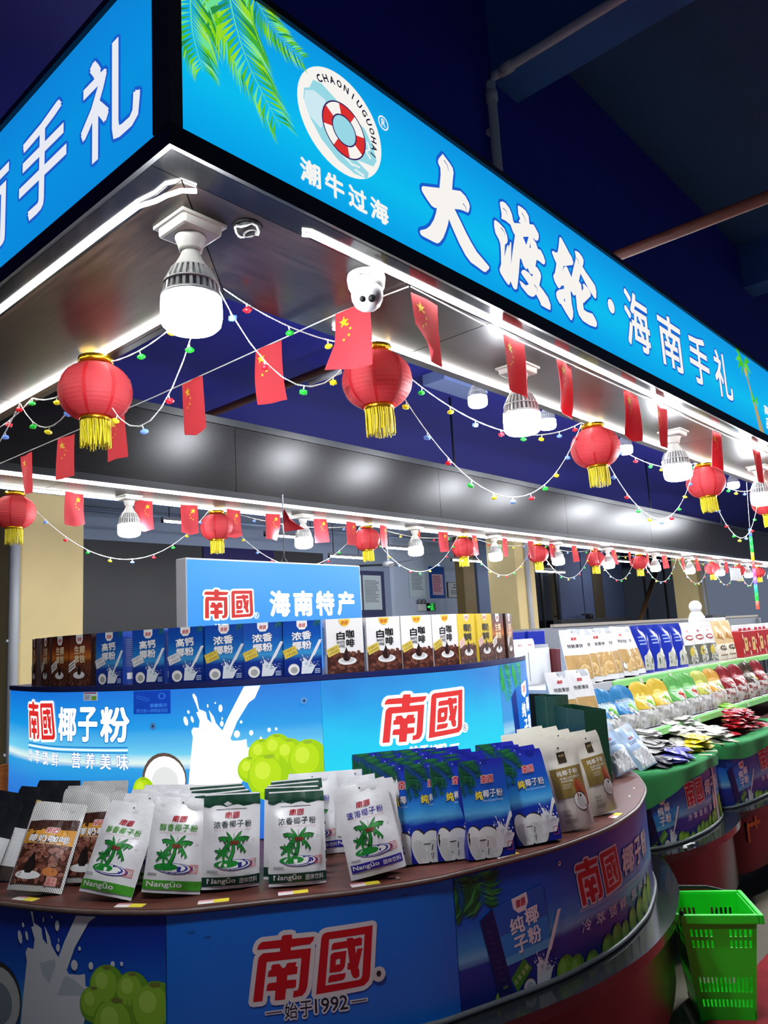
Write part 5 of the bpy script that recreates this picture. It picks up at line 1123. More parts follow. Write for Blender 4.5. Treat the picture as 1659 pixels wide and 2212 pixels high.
class Pouch:
    "stand-up bag; local frame: base centre at the origin, front faces -Y"
    def __init__(s, w, h, t, seed=0, side=False, head=0.14, wr=0.003, round_top=0.0, lump=0.0):
        s.w, s.h, s.t, s.side, s.head, s.rt, s.lump = w, h, t, side, head, round_top, lump
        rg = random.Random(seed); s.ph = [rg.uniform(0, 6.28) for _ in range(6)]; s.wr = wr; s.r = h / w
    def g(s, v):
        e = 1 - s.head
        if s.side: return 1.0 if v < 0.22 else max(0.0, 1 - ((v - 0.22) / (e - 0.22)) ** 1.25) if v < e else 0.0
        if v < 0.24: return 0.50 + 0.50 * math.sin(v / 0.24 * R90)
        return max(0.0, math.cos((v - 0.24) / (e - 0.24) * R90)) ** 0.8 if v < e else 0.0
    def wrk(s, u, v):
        p = s.ph
        k = s.wr * (math.sin(9 * u + 5 * v + p[0]) * 0.5 + math.sin(15 * v + 4 * u + p[1]) * 0.4 + math.sin(23 * u - 13 * v + p[2]) * 0.25) * (0.4 + 0.6 * (1 - abs(v - 0.5)))
        return k + s.lump * (math.sin(31 * u + p[3]) * math.sin(27 * v + p[4])) * (1 if v < 0.55 else 0)
    def half(s, u, v):
        if s.rt and v > 1 - s.rt:   # rounded head
            k = (v - 1 + s.rt) / s.rt; return math.sqrt(max(0.0, 1 - k * k * 0.92))
        if v > 0.975: return 1 - 0.04 * ((v - 0.975) / 0.025) ** 2
        return 1.0
    def front(s, u, v, h=0.0):
        hw = s.half(u, v); x = (u - 0.5) * s.w * hw
        b = s.t / 2 * s.g(v) * ((1.0 if s.side else (1 - abs(2 * u - 1) ** 3)))
        if s.side: b *= 1 + 0.10 * (1 - (2 * u - 1) ** 2)
        bow = 0.010 * (v - 0.9) * 6 if v > 0.9 else 0
        z = v * s.h - (0.006 * (1 - (2 * u - 1) ** 2) if v < 0.02 else 0) * 0
        return Vector((x, -b - s.wrk(u, v) * (1 - (2 * u - 1) ** 6) + bow - h, z))
    def back(s, u, v):
        p = s.front(u, v); b = s.t / 2 * s.g(v) * ((1.0 if s.side else (1 - abs(2 * u - 1) ** 3)))
        bow = 0.010 * (v - 0.9) * 6 if v > 0.9 else 0
        return Vector((p.x, b + bow + 0.0006, p.z))
    def mesh(s, mf, mb_=None, ms=None, nu=12, nv=18, uvs=None):
        b = MB(); mb_ = mb_ or mf; ms = ms or mb_
        b.grid(lambda u, v: s.front(u, v), nu, nv, mf, True)
        b.grid(lambda u, v: s.back(u, v), nu, nv, mb_, True, True)
        if s.side:
            for u, fl in ((0.0, False), (1.0, True)):
                def sd(a, v, u=u):
                    p, q = s.front(u, v), s.back(u, v); r = p.lerp(q, 1 - a); fold = (1 - abs(2 * a - 1)) * s.t * 0.30 * min(1, max(0, (v - 0.12) / 0.3)) * s.g(v)
                    return Vector((r.x + (fold if u < 0.5 else -fold), r.y, r.z))
                b.grid(sd, 4, nv, ms, True, fl)
        n = nu; vs = [s.front(i / n, 0) for i in range(n + 1)] + [s.back(i / n, 0) for i in range(n + 1)]
        b.add(vs, [(i, n + 1 + i, n + 2 + i, i + 1) for i in range(n)], ms)
        return b.mesh('pouch')
    def pr(s, cell=None):
        cell = cell or (1 / 12.0, s.r / 18.0)
        return Print(lambda a, c, hh: s.front(a, c / s.r, hh + 0.0011), base=0.0002, step=0.00035, cell=cell, tcell=False, clip=(0.0, 1.0, 0.0, s.r))
def palm_logo(P, cx, cy, k, green, dark, sea, nut):
    "palm island emblem"
    def leaf(c, ang, ln, dr, m, w, lay, teeth=4):
        ex, ey = c[0] + ln * math.cos(ang), c[1] + ln * math.sin(ang) - dr
        mx, my = c[0] + ln * 0.55 * math.cos(ang), c[1] + ln * 0.55 * math.sin(ang) + ln * 0.16
        top = [(c[0] * (1 - t) ** 2 + 2 * mx * t * (1 - t) + ex * t * t, c[1] * (1 - t) ** 2 + 2 * my * t * (1 - t) + ey * t * t) for t in [i / 8 for i in range(9)]]
        bot = []
        for i in range(teeth * 2 + 1):
            t = 1 - i / (teeth * 2); q = (c[0] * (1 - t) ** 2 + 2 * mx * t * (1 - t) + ex * t * t, c[1] * (1 - t) ** 2 + 2 * my * t * (1 - t) + ey * t * t)
            d = w * (0.35 + math.sin(t * math.pi) * 1.0) * (1.5 if i % 2 else 0.55); bot.append((q[0] - math.cos(ang) * 0.2 * d, q[1] - d))
        P.poly(top + bot[1:-1], m, lay)
    for (c, sc, lay) in (((cx + 0.06 * k, cy + 0.30 * k), 1.0, 3.0), ((cx - 0.28 * k, cy - 0.02 * k), 0.5, 4.0)):
        for ang, ln, dr in ((2.75, 0.50, 0.10), (2.25, 0.36, 0.02), (1.45, 0.24, -0.02), (0.8, 0.38, 0.02), (0.30, 0.52, 0.10), (-0.35, 0.42, 0.22), (3.45, 0.44, 0.24)):
            leaf((c[0] - 0.006 * k, c[1] + 0.012 * k), ang, ln * k * sc * 1.05, dr * k * sc, dark, 0.125 * k * sc, lay); leaf(c, ang, ln * k * sc, dr * k * sc, green, 0.10 * k * sc, lay + 0.5)
    for (x0, y0, x1, y1, w) in ((cx + 0.05, 0.28, cx - 0.02, -0.28, 0.085), ):
        P.line([(cx + 0.06 * k, cy + 0.28 * k), (cx + 0.05 * k, cy), (cx - 0.06 * k, cy - 0.30 * k)], 0.095 * k, dark, 2.4, 0.14 * k); P.line([(cx + 0.06 * k, cy + 0.28 * k), (cx + 0.05 * k, cy), (cx - 0.06 * k, cy - 0.30 * k)], 0.06 * k, green, 2.8, 0.10 * k)
    P.line([(cx - 0.28 * k, cy - 0.04 * k), (cx - 0.24 * k, cy - 0.30 * k)], 0.06 * k, green, 2.8, 0.08 * k)
    for dx in (-0.06, 0.03, 0.11): P.ell(cx + 0.06 * k + dx * k, cy + 0.24 * k, 0.055 * k, 0.06 * k, nut, 5, 10)
    for i, (r, m) in enumerate(((1.0, sea), (0.93, I_white), (0.86, sea), (0.78, I_white))): P.ell(cx + (0.12 - 0.03 * i) * k, cy - (0.40 - 0.006 * i) * k, 0.56 * k * r, 0.155 * k * r, m, 0.8 + i * 0.35, 26)
    P.ell(cx - 0.16 * k, cy - 0.365 * k, 0.38 * k, 0.105 * k, green, 2.3, 24)
def white_pouch(kind, seed):
    w, h = 0.168, 0.260; p = Pouch(w, h, 0.070, seed, wr=0.0062); r = p.r
    tcol, band, title, eng = {'purple': ((62, 44, 150), (48, 40, 150), '速溶椰子粉', 'INSTANT COCONUT POWDER'), 'dark': ((22, 40, 34), (18, 58, 42), '浓香椰子粉', 'AROMA COCONUT POWDER'), 'green': ((70, 150, 40), (70, 160, 40), '醇香椰子粉', 'ALCOHOL COCONUT POWDER')}[kind]
    body = p.mesh(F_white)
    P = p.pr(); gr, dk, nb = ink((24, 132, 44)), ink((10, 44, 22)), ink((120, 44, 30)); sea = ink((44, 48, 140))
    if kind == 'dark':
        top = [(0.0, r * 0.985), (0.0, r * 0.875)] + [(i / 10, r * (0.872 - 0.012 * math.sin(i * 1.9)) - 0.012 * (i % 3 == 1)) for i in range(1, 10)] + [(1.0, r * 0.868), (1.0, r * 0.985)]
        P.poly(top, ink((16, 66, 44)), 1); lines_print(P, 0.22, 0.78, r * 0.825, r * 0.84, 1, ink((90, 90, 90)), 1)
    else: P.ell(0.5, r * 0.945, 0.016, 0.016, ink((40, 40, 44)), 1, 10)
    draw_logo(P, 0.37, 0.63, r * 0.735, r * 0.80, ink((176, 26, 44)), None, 2)
    ch = r * 0.075
    for i, c in enumerate(title): P.text(c, 0.17 + i * 0.136, 0.29 + i * 0.136, r * 0.635, r * 0.635 + ch, ink(tcol), 2, bold=0.012)
    P.text(eng, 0.18, 0.84, r * 0.605, r * 0.622, ink((206, 150, 160)), 2)
    palm_logo(P, 0.48, r * 0.395, 0.55, gr, dk, sea, nb)
    P.ring(0.86, r * 0.50, 0.022, 0.022, 0.005, ink((130, 130, 130)), 2, 14)
    lines_print(P, 0.08, 0.26, r * 0.175, r * 0.205, 2, ink((120, 120, 120)), 2)
    P.stroke([(0.80, r * 0.215), (0.92, r * 0.215), (0.92, r * 0.295), (0.80, r * 0.295)], 0.008, ink((206, 90, 90)), 2)
    for c, a, b_ in (('海', 0.81, 0.258), ('南', 0.81, 0.22), ('手', 0.865, 0.258), ('信', 0.865, 0.22)): P.text(c, a, a + 0.048, r * b_, r * b_ + 0.05, ink((206, 70, 70)), 2)
    bz0, bz1 = (r * 0.035, r * 0.130) if kind != 'purple' else (r * 0.07, r * 0.155)
    P.rect(0.0 if kind != 'purple' else 0.05, 1.0 if kind != 'purple' else 0.97, bz0, bz1, ink(band), 1)
    P.tcell = True
    P.text('Nangūo', 0.08, 0.56 if kind != 'green' else 0.70, bz0 + 0.018, bz1 - 0.014, I_white, 2, bold=0.025)
    if kind != 'green': P.text('固体饮料', 0.63, 0.95, bz0 + 0.025, bz1 - 0.03, I_white, 2, bold=0.01)
    return body, P.mb.mesh('front_print')
BEAN2 = [ink(c) for c in ((130, 76, 60), (106, 58, 46), (150, 96, 78), (166, 114, 96), (60, 30, 24))]
def coffee_pouch(seed):
    p = Pouch(0.168, 0.262, 0.070, seed, wr=0.006); r = p.r; body = p.mesh(F_stripe); P = p.pr()
    P.poly([(0.04, r * 0.06), (0.96, r * 0.06), (0.96, r * 0.80), (0.04, r * 0.76)], ink((70, 34, 20)), 1)
    P.poly([(0.04, r * 0.50), (0.96, r * 0.50), (0.96, r * 0.70), (0.04, r * 0.66)], ink((214, 150, 50)), 1.4); P.poly([(0.04, r * 0.635), (0.96, r * 0.68), (0.96, r * 0.80), (0.04, r * 0.76)], ink((60, 28, 16)), 1.6)
    draw_beans(P, 0.04, 0.96, r * 0.06, r * 0.50, 0.046, BEAN2, 150, seed, 2)
    draw_logo(P, 0.42, 0.66, r * 0.625, r * 0.69, ink((190, 40, 40)), I_white, 3.6)
    for i, c in enumerate('椰奶咖啡'): P.text(c, 0.15 + i * 0.19, 0.32 + i * 0.19, r * 0.515, r * 0.60, I_white, 4, bold=0.03, out=((ink((60, 30, 20)), 0.03),))
    P.text('COFFEE POWDER', 0.30, 0.78, r * 0.488, r * 0.508, ink((226, 206, 170)), 4, bold=0.01)
    P.poly([(0.38, r * 0.40), (0.44, r * 0.30), (0.46, r * 0.23), (0.40, r * 0.175), (0.30, r * 0.175), (0.25, r * 0.23), (0.29, r * 0.31)], ink((26, 14, 12)), 5); P.ell(0.36, r * 0.155, 0.24, 0.07, I_white, 4.4, 22)
    P.ell(0.74, r * 0.20, 0.13, 0.07, ink((196, 120, 60)), 4.6, 16); P.poly([(0.72, r * 0.06), (0.88, r * 0.06), (0.88, r * 0.15), (0.72, r * 0.15)], ink((214, 160, 150)), 4.8)
    for c, a, b_ in (('海', 0.73, 0.105), ('南', 0.73, 0.065), ('手', 0.805, 0.105), ('信', 0.805, 0.065)): P.text(c, a, a + 0.065, r * b_, r * b_ + 0.055, ink((180, 50, 50)), 5.4)
    return body, P.mb.mesh('front_print')
def black_pouch(seed):
    p = Pouch(0.16, 0.26, 0.055, seed, wr=0.004); r = p.r; body = p.mesh(F_black); P = p.pr(); gd = ink((196, 162, 84))
    P.rect(0.36, 0.58, r * 0.70, r * 0.84, gd, 1); draw_logo(P, 0.39, 0.55, r * 0.745, r * 0.795, I_black, None, 2)
    P.rect(0.0, 1.0, 0.0, r * 0.60, ink((222, 222, 220)), 1); P.text('啡', 0.50, 0.80, r * 0.42, r * 0.56, I_black, 2, bold=0.02); P.rect(0.0, 1.0, 0, r * 0.16, ink((70, 60, 56)), 1.6)
    P.ell(0.40, r * 0.16, 0.16, 0.10, ink((150, 140, 130)), 2, 16)
    return body, P.mb.mesh('front_print')
FERN2 = [ink(c) for c in ((20, 80, 50), (26, 98, 54), (14, 62, 46), (34, 112, 62))]
def blue_pouch(seed):
    p = Pouch(0.165, 0.292, 0.060, seed, True, 0.10, 0.0022); r = p.r
    bm = ramp_mat('pouch_sea', [(0.0, (20, 32, 150)), (0.38, (18, 50, 165)), (0.46, (90, 176, 226)), (0.54, (48, 146, 220)), (0.68, (26, 92, 196)), (1.0, (40, 40, 170))], streak=0.05, sscale=(3, 20, 1), rough=0.34, bump=0.12)
    body = p.mesh(bm, F_blue, F_blue); P = p.pr()
    frond(P, [(0.0, r * 0.99), (0.16, r * 0.92), (0.36, r * 0.80)], 0.42, FERN2, 40, 1, 0.5, (1, -1), random.Random(2), 0.4); frond(P, [(0.0, r * 0.90), (0.08, r * 0.80), (0.12, r * 0.66)], 0.30, FERN2, 34, 1.4, 0.5, (1, -1), random.Random(4), 0.4)
    P.ell(0.5, r * 0.965, 0.014, 0.014, ink((170, 190, 220)), 2, 10)
    draw_logo(P, 0.44, 0.72, r * 0.755, r * 0.835, I_red, I_white, 3, 0.05)
    P.text('纯', 0.27, 0.43, r * 0.59, r * 0.68, ink((240, 214, 60)), 3, bold=0.03, out=((ink((30, 60, 110)), 0.03),))
    for i, c in enumerate('椰子粉'): P.text(c, 0.44 + i * 0.15, 0.58 + i * 0.15, r * 0.605, r * 0.685, I_white, 3, bold=0.02, out=((ink((20, 50, 120)), 0.03),))
    P.text('Pure Coconut Powder', 0.42, 0.88, r * 0.565, r * 0.588, ink((200, 216, 236)), 3)
    hk, fl, sh = ink((44, 34, 30)), ink((226, 226, 220)), ink((206, 208, 206))
    for cx, cz, a, b_, ro in ((0.19, 0.15, 0.17, 0.33, 0.25), (0.47, 0.15, 0.25, 0.31, 0.5)): P.ell(cx + 0.01, r * cz + 0.022, a, b_, hk, 2, 28, ro); P.ell(cx - 0.01, r * cz, a, b_, fl, 2.4, 28, ro); P.ell(cx - 0.03, r * cz - 0.05, a * 0.66, b_ * 0.62, ink((214, 214, 208)), 2.6, 24, ro)
    draw_splash(P, 0.58, 0.05, 0.00062, ink((230, 232, 232)), ink((200, 206, 208)), 4, 1240, True, 30)
    P.rect(0.24, 0.38, r * 0.185, r * 0.193, I_black, 5); P.stroke([(0.83, r * 0.06), (0.94, r * 0.06), (0.94, r * 0.14), (0.83, r * 0.14)], 0.01, ink((206, 70, 70)), 6)
    for i in range(2): P.line([(0.40, r * (0.04 + 0.08 * i)), (0.42, r * (0.10 + 0.08 * i))], 0.014, hk, 5)
    return body, P.mb.mesh('front_print')
def gold_pouch(seed):
    p = Pouch(0.142, 0.294, 0.055, seed, wr=0.003, head=0.2); r = p.r; body = p.mesh(F_cream); P = p.pr()
    P.rect(0.10, 0.96, r * 0.36, r * 0.70, ink((140, 118, 60), 0.25), 1)
    P.rect(0.40, 0.64, r * 0.755, r * 0.88, ink((58, 48, 30)), 1); draw_logo(P, 0.44, 0.60, r * 0.79, r * 0.85, ink((190, 170, 110)), None, 2); P.ell(0.5, r * 0.93, 0.03, 0.02, I_black, 1, 10)
    for i, c in enumerate('纯椰子粉'): P.text(c, 0.24 + i * 0.155, 0.38 + i * 0.155, r * 0.61, r * 0.67, I_white, 2, bold=0.01)
    P.text('PURE COCONUT', 0.30, 0.86, r * 0.568, r * 0.592, I_white, 2); P.text('POWDER', 0.30, 0.62, r * 0.535, r * 0.558, I_white, 2)
    lines_print(P, 0.30, 0.55, r * 0.46, r * 0.52, 3, ink((200, 190, 160)), 2)
    P.poly([(0.60, r * 0.50), (0.70, r * 0.56), (0.86, r * 0.50), (0.97, r * 0.36), (0.95, r * 0.24), (0.80, r * 0.22), (0.62, r * 0.34)], ink((150, 60, 34)), 3); P.ell(0.70, r * 0.30, 0.19, 0.24, I_black, 3.2, 24, 0.5); P.ell(0.69, r * 0.30, 0.17, 0.22, ink((232, 230, 224)), 3.6, 24, 0.5); P.ell(0.68, r * 0.29, 0.10, 0.15, ink((206, 204, 198)), 4, 20, 0.5)
    for i in range(3): P.line([(0.70 + i * 0.06, r * 0.54), (0.80 + i * 0.05, r * 0.44), (0.90, r * 0.30)], 0.012, ink((214, 140, 70)), 4.2)
    for i, c in enumerate('固体饮料'): P.text(c, 0.16 + (i % 2) * 0.10, 0.25 + (i % 2) * 0.10, r * (0.20 - 0.045 * (i // 2)), r * (0.235 - 0.045 * (i // 2)), ink((120, 110, 90)), 2)
    lines_print(P, 0.16, 0.50, r * 0.08, r * 0.13, 3, ink((150, 144, 130)), 2)
    return body, P.mb.mesh('front_print')
KIND = {}
def kind(key, fn, n):
    KIND[key] = [fn(i + 1) for i in range(n)]
kind('purple', lambda s: white_pouch('purple', s), 2); kind('dark', lambda s: white_pouch('dark', s + 10), 2); kind('green', lambda s: white_pouch('green', s + 20), 2)
kind('coffee', coffee_pouch, 2); kind('black', black_pouch, 1); kind('bluep', blue_pouch, 2); kind('gold', gold_pouch, 2)
cnt = {}
def place(key, x, y, rx, ry, rz, lab, grp, z=LZ, var=0, name='pouch', cat='pouch', sc=1.0, w=0.165):
    z = z + 0.0012 + abs(math.sin(ry)) * w / 2 * sc
    b, p = KIND[key][var % len(KIND[key])]
    t = thing(name, lab, cat, (x, y, z), (rx, ry, rz), grp); t.scale = (sc, sc, sc)
    put('bag', b, t); put('front_print', p, t)
    return t
def stack(key, x, y, rx, ry, rz, labs, grp, step=0.066, var=0, w=0.165, jit=0.012, lift=0.0, seed=1, rises=None):
    "front bag first, then the ones leaning behind it"
    rg = random.Random(seed)
    for i, l in enumerate(labs):
        d = Vector((-math.sin(rz), math.cos(rz))) * step * i; q = Vector((math.cos(rz), math.sin(rz))) * (rg.uniform(-jit, jit) * 2 if i else 0)
        place(key, x + d.x + q.x, y + d.y + q.y, rx * (1 if i == 0 else 0.75) , ry if i == 0 else ry * 0.4 + rg.uniform(-0.03, 0.03), rz + (rg.uniform(-0.06, 0.06) if i else 0), l, grp, LZ + lift * i, var + i, w=w)
gC, gG, gD, gP, gB, gO, gK = ('coffee pouches on the corner ledge', 'white pouches with a bright green band', 'white pouches with a dark green top', 'white pouches with purple lettering', 'blue pouches on the corner ledge', 'gold and cream pouches on the corner ledge', 'black pouches on the corner ledge')
def behind(what, front, n): return [what + ', ' + front] + [what + ', ' + ['second from front', 'third from front', 'fourth from front', 'fifth from front'][i] for i in range(n - 1)]
place('black', 0.985, 2.66, -0.35, 0.20, -1.0, 'black pouch with gold label at the left frame edge, front one', gK)
place('black', 1.08, 2.74, -0.30, 0.16, -1.0, 'black pouch with gold label just behind the front one at the left edge', gK)
place('black', 1.19, 2.75, -0.28, 0.10, -0.95, 'black pouch with gold label behind the striped coffee pouch', gK)
place('black', 1.31, 2.83, -0.25, 0.05, -0.9, 'rearmost black pouch near the lit tier at the left', gK)
place('coffee', 1.100, 2.452, -0.48, 0.12, -0.87, 'striped coffee bean pouch tipped back at the front left of the ledge', gC)
place('coffee', 1.255, 2.405, -0.30, 0.05, -0.85, 'striped coffee bean pouch standing between the tipped one and the palm pouches', gC, var=1)
stack('coffee', 1.275, 2.525, -0.22, 0.04, -0.85, ['striped coffee pouch in the second row, only its pale top showing', 'striped coffee pouch in the third row', 'striped coffee pouch farthest back by the lit tier'], gC, 0.075, 1, seed=3)
stack('green', 1.198, 2.216, -0.44, 0.15, -1.05, ['white palm pouch with bright green band, leaning right beside the coffee pouches'], gG)
stack('green', 1.325, 2.250, -0.25, 0.06, -0.9, ['white palm pouch with green band, behind the right-leaning one', 'white palm pouch with green band, two rows behind the right-leaning one', 'white palm pouch with green band, three rows behind the right-leaning one'], gG, 0.075, 1, seed=5)
stack('green', 1.325, 2.075, -0.25, 0.11, -0.80, behind('white palm pouch with green band beside the dark-topped pouch', 'frontmost', 4), gG, 0.075, 1, seed=6)
stack('dark', 1.462, 1.975, -0.12, 0.06, -0.53, behind('dark-green-topped palm pouch of the left stack', 'frontmost', 4), gD, 0.068, 0, seed=7)
stack('dark', 1.592, 1.827, -0.20, 0.03, -0.66, behind('dark-green-topped palm pouch of the right stack', 'frontmost', 4), gD, 0.072, 1, seed=8)
stack('purple', 1.765, 1.662, -0.18, -0.19, -0.80, behind('white palm pouch with purple lettering', 'frontmost, leaning left', 4), gP, 0.058, 0, seed=9)
place('purple', 1.96, 1.93, -0.15, 0, -0.75, 'white pouch of the purple kind standing back against the lit tier', gP)
place('purple', 1.85, 2.03, -0.15, 0, -0.75, 'white pouch of the purple kind farthest back by the coconut artwork', gP)
rb = lambda n: ['first', 'second', 'third', 'fourth', 'fifth'][n]
for ci, (bx, by, rz, n) in enumerate(((1.925, 1.700, -0.62, 5), (2.000, 1.640, -0.56, 5), (2.065, 1.590, -0.52, 5))):
    stack('bluep', bx, by, -0.06, 0.02, rz, ['blue coconut pouch in the %s narrow column from the left, row %s' % (rb(ci), ['one', 'two', 'three', 'four', 'five'][i]) for i in range(n)], gB, 0.085, ci, 0.165, 0.01, seed=10 + ci)
stack('bluep', 2.125, 1.520, -0.05, 0.015, -0.485, ['large front blue pouch with milk splash, left of its twin', 'blue pouch right behind the left twin, top edge showing', 'blue pouch two rows behind the left twin', 'blue pouch three rows behind the left twin', 'blue pouch four rows behind the left twin'], gB, 0.085, 0, seed=14)
stack('bluep', 2.330, 1.468, -0.147, -0.04, -0.515, ['front blue pouch with milk splash next to the gold pouches', 'blue pouch right behind the one beside the gold pouches', 'blue pouch two rows behind the one beside the gold pouches', 'blue pouch three rows behind the one beside the gold pouches'], gB, 0.085, 1, seed=15)
stack('gold', 2.542, 1.430, -0.138, -0.10, -0.549, behind('cream and gold pouch beside the blue pouches', 'frontmost', 5), gO, 0.085, 0, 0.142, seed=16)
stack('gold', 2.806, 1.455, -0.147, -0.09, -0.30, behind('cream and gold pouch at the right end of the ledge', 'frontmost', 5), gO, 0.085, 1, 0.142, seed=17)
# price tags along the ledge edge
M_tagw, M_tagy, M_tagp = mat('tag_white', (232, 224, 220), rough=0.4), mat('tag_yellow', (232, 214, 60), rough=0.4), mat('tag_pink', (226, 150, 160), rough=0.4)
def ledge_tag(s_, lab, w=0.085, dp=0.030, wall=U1, z=LZ, inn=0.020):
    p, n, d = wall.at(s_); t = thing('price_tag', lab, 'price tag', (p.x - n.x * inn, p.y - n.y * inn, z + 0.0008), (0, 0, math.atan2(d.y, d.x)), 'price tags on the corner ledge')
    b = MB(); b.box(-w / 2, w / 2, -dp / 2, dp / 2, 0, 0.0008, M_tagw); b.build('card', t)
    b = MB(); b.box(0.0, w / 2, -dp / 2, dp / 2 * 0.9, 0.0009, 0.0014, M_tagy); b.box(-w / 2, -0.002, dp * 0.2, dp / 2, 0.0009, 0.0014, M_tagp); b.build('colour_field', t)
for px_, lab in ((1.055, 'price tag below the tipped coffee pouch'), (1.20, 'price tag below the right-leaning green-band pouch'), (1.355, 'price tag below the second green-band pouch'), (1.525, 'price tag below the right dark-topped stack'), (1.70, 'price tag below the purple-lettered pouch'), (2.14, 'price tag below the left front blue pouch'), (2.80, 'price tag below the right gold pouch')):
    j = min(range(len(U1.p)), key=lambda i: abs(U1.p[i].x - px_) + (0 if U1.p[i].y < 2.6 else 9)); ledge_tag(U1.l[j], lab)
for i, px_ in enumerate((1.80, 2.9, 3.15, 3.3)):
    j = min(range(len(U1.p)), key=lambda i: abs(U1.p[i].x - px_) + (0 if U1.p[i].y < 2.6 else 9)); p, n, d = U1.at(U1.l[j])
    b = MB(); rg = random.Random(i); b.prism([(p.x - n.x * 0.03 + rg.uniform(-.03, .03) * (k % 2 * 2 - 1) * 0.8, p.y - n.y * 0.03 + (k // 2) * 0.012 + rg.uniform(0, .006)) for k in (0, 1, 3, 2)], LZ + 0.0006, LZ + 0.0012, M_chip)
    tag(b.build('tape_scrap'), 'torn scrap of old white tape on the brown ledge, ' + ['under the purple pouch', 'right of the gold pouches', 'near the ledge end', 'at the far ledge end'][i], 'tape')

# ------------------------------------------------------------------ snack shelves
M_shelf = mat('shelf_white', (214, 216, 218), rough=0.4); M_shelf2 = mat('shelf_grey', (120, 124, 130), rough=0.5)
M_rail = mat('price_rail_green', (150, 226, 130), rough=0.25, coat=0.3); M_rail2 = mat('rail_label', (214, 226, 196), rough=0.4)
sh = thing('snack_shelves', 'white metal shelving with green price rails behind the scalloped counters', 'shelf', (3.86, 2.0, 0.862))
def sp(name, x0, x1, y0, y1, z0, z1, m): b = MB(); b.box(x0 - 3.86, x1 - 3.86, y0 - 2.0, y1 - 2.0, z0 - 0.862, z1 - 0.862, m); return b.build(name, sh)
MZ, SZ_ = 1.000, 1.280
sp('shelf_board', 3.70, 9.2, 1.935, 2.70, MZ - 0.02, MZ, M_shelf); sp('shelf_board', 3.72, 9.2, 2.105, 2.70, SZ_ - 0.02, SZ_, M_shelf)
sp('shelf_lip', 3.72, 4.27, 2.09, 2.104, SZ_ - 0.045, SZ_ + 0.004, M_shelf)
sp('back_panel', 3.86, 9.2, 2.70, 2.715, 0.862, 1.610, M_shelf2); sp('top_bar', 4.72, 9.2, 2.69, 2.72, 1.611, 1.632, mat('bar_beige', (150, 140, 126), rough=0.5))
for x in (3.88, 5.60, 7.40, 9.15): sp('upright', x, x + 0.03, 2.66, 2.69, 0.862, 1.60, M_shelf2)
for x in (4.02, 5.62, 7.42): sp('bracket', x, x + 0.015, 1.99, 2.66, MZ - 0.07, MZ - 0.021, M_shelf2)
def rail(x0, x1, y, z):
    b = MB(); vs = []
    for x in (x0, x1): vs += [(x - 3.86, y - 2.0, z + 0.004 - 0.862), (x - 3.86, y - 2.0 - 0.018, z - 0.004 - 0.862), (x - 3.86, y - 2.0 - 0.024, z - 0.036 - 0.862), (x - 3.86, y - 2.0, z - 0.040 - 0.862)]
    b.add(vs, [(0, 1, 5, 4), (1, 2, 6, 5), (2, 3, 7, 6), (3, 2, 1, 0), (4, 5, 6, 7)], M_rail); r = b.build('price_rail', sh)
    rg = random.Random(int(x0 * 10)); x = x0 + rg.uniform(0.2, 0.4)
    while x < x1 - 0.1:
        q = MB(); q.add([(x + a - 3.86, y - 2.0 - 0.0205 - 0.0015 - b_ * 0.005, z - 0.006 - b_ * 0.026 - 0.862) for a, b_ in ((0, 0), (0.05, 0), (0.05, 1), (0, 1))], [(3, 2, 1, 0)], M_rail2); q.build('label_strip', r); x += rg.uniform(0.45, 0.7)
for a, c_ in ((4.28, 5.58), (5.60, 6.95), (6.97, 9.1)): rail(a, c_, 2.10, SZ_)
for a, c_ in ((4.06, 6.42), (6.44, 9.1)): rail(a, c_, 1.932, MZ)
# --- bags on the top shelf
def cracker(seed):
    p = Pouch(0.165, 0.312, 0.062, seed, True, 0.12, 0.004, lump=0.0018); r = p.r
    wm = mat('cracker_window', (196, 160, 104), rough=0.22, var=0.35, vscale=26, coat=0.4)
    body = p.mesh(F_white, F_grey, film('clear_side', (190, 198, 204), 0.15)); P = p.pr()
    P.rect(0.02, 0.98, r * 0.10, r * 0.53, wm, 1)
    draw_logo(P, 0.40, 0.62, r * 0.80, r * 0.855, I_red, None, 2)
    for i, c in enumerate('特脆薄饼'): P.text(c, 0.20 + i * 0.155, 0.34 + i * 0.155, r * 0.66, r * 0.73, ink((50, 46, 50)), 2, bold=0.01)
    P.ell(0.5, r * 0.955, 0.03, 0.018, I_black, 2, 10)
    for cx, cz, a in ((0.70, 0.24, 0.22), (0.42, 0.16, 0.17)): P.ell(cx, r * cz, a, a, ink((226, 196, 140)), 2, 22); P.ell(cx, r * cz, a * 0.72, a * 0.72, ink((206, 166, 104)), 2.4, 18)
    draw_cutnut(P, 0.16, r * 0.20, 0.14, ink((70, 54, 40)), I_white, ink((206, 206, 200)), 3)
    return body, P.mb.mesh('front_print')
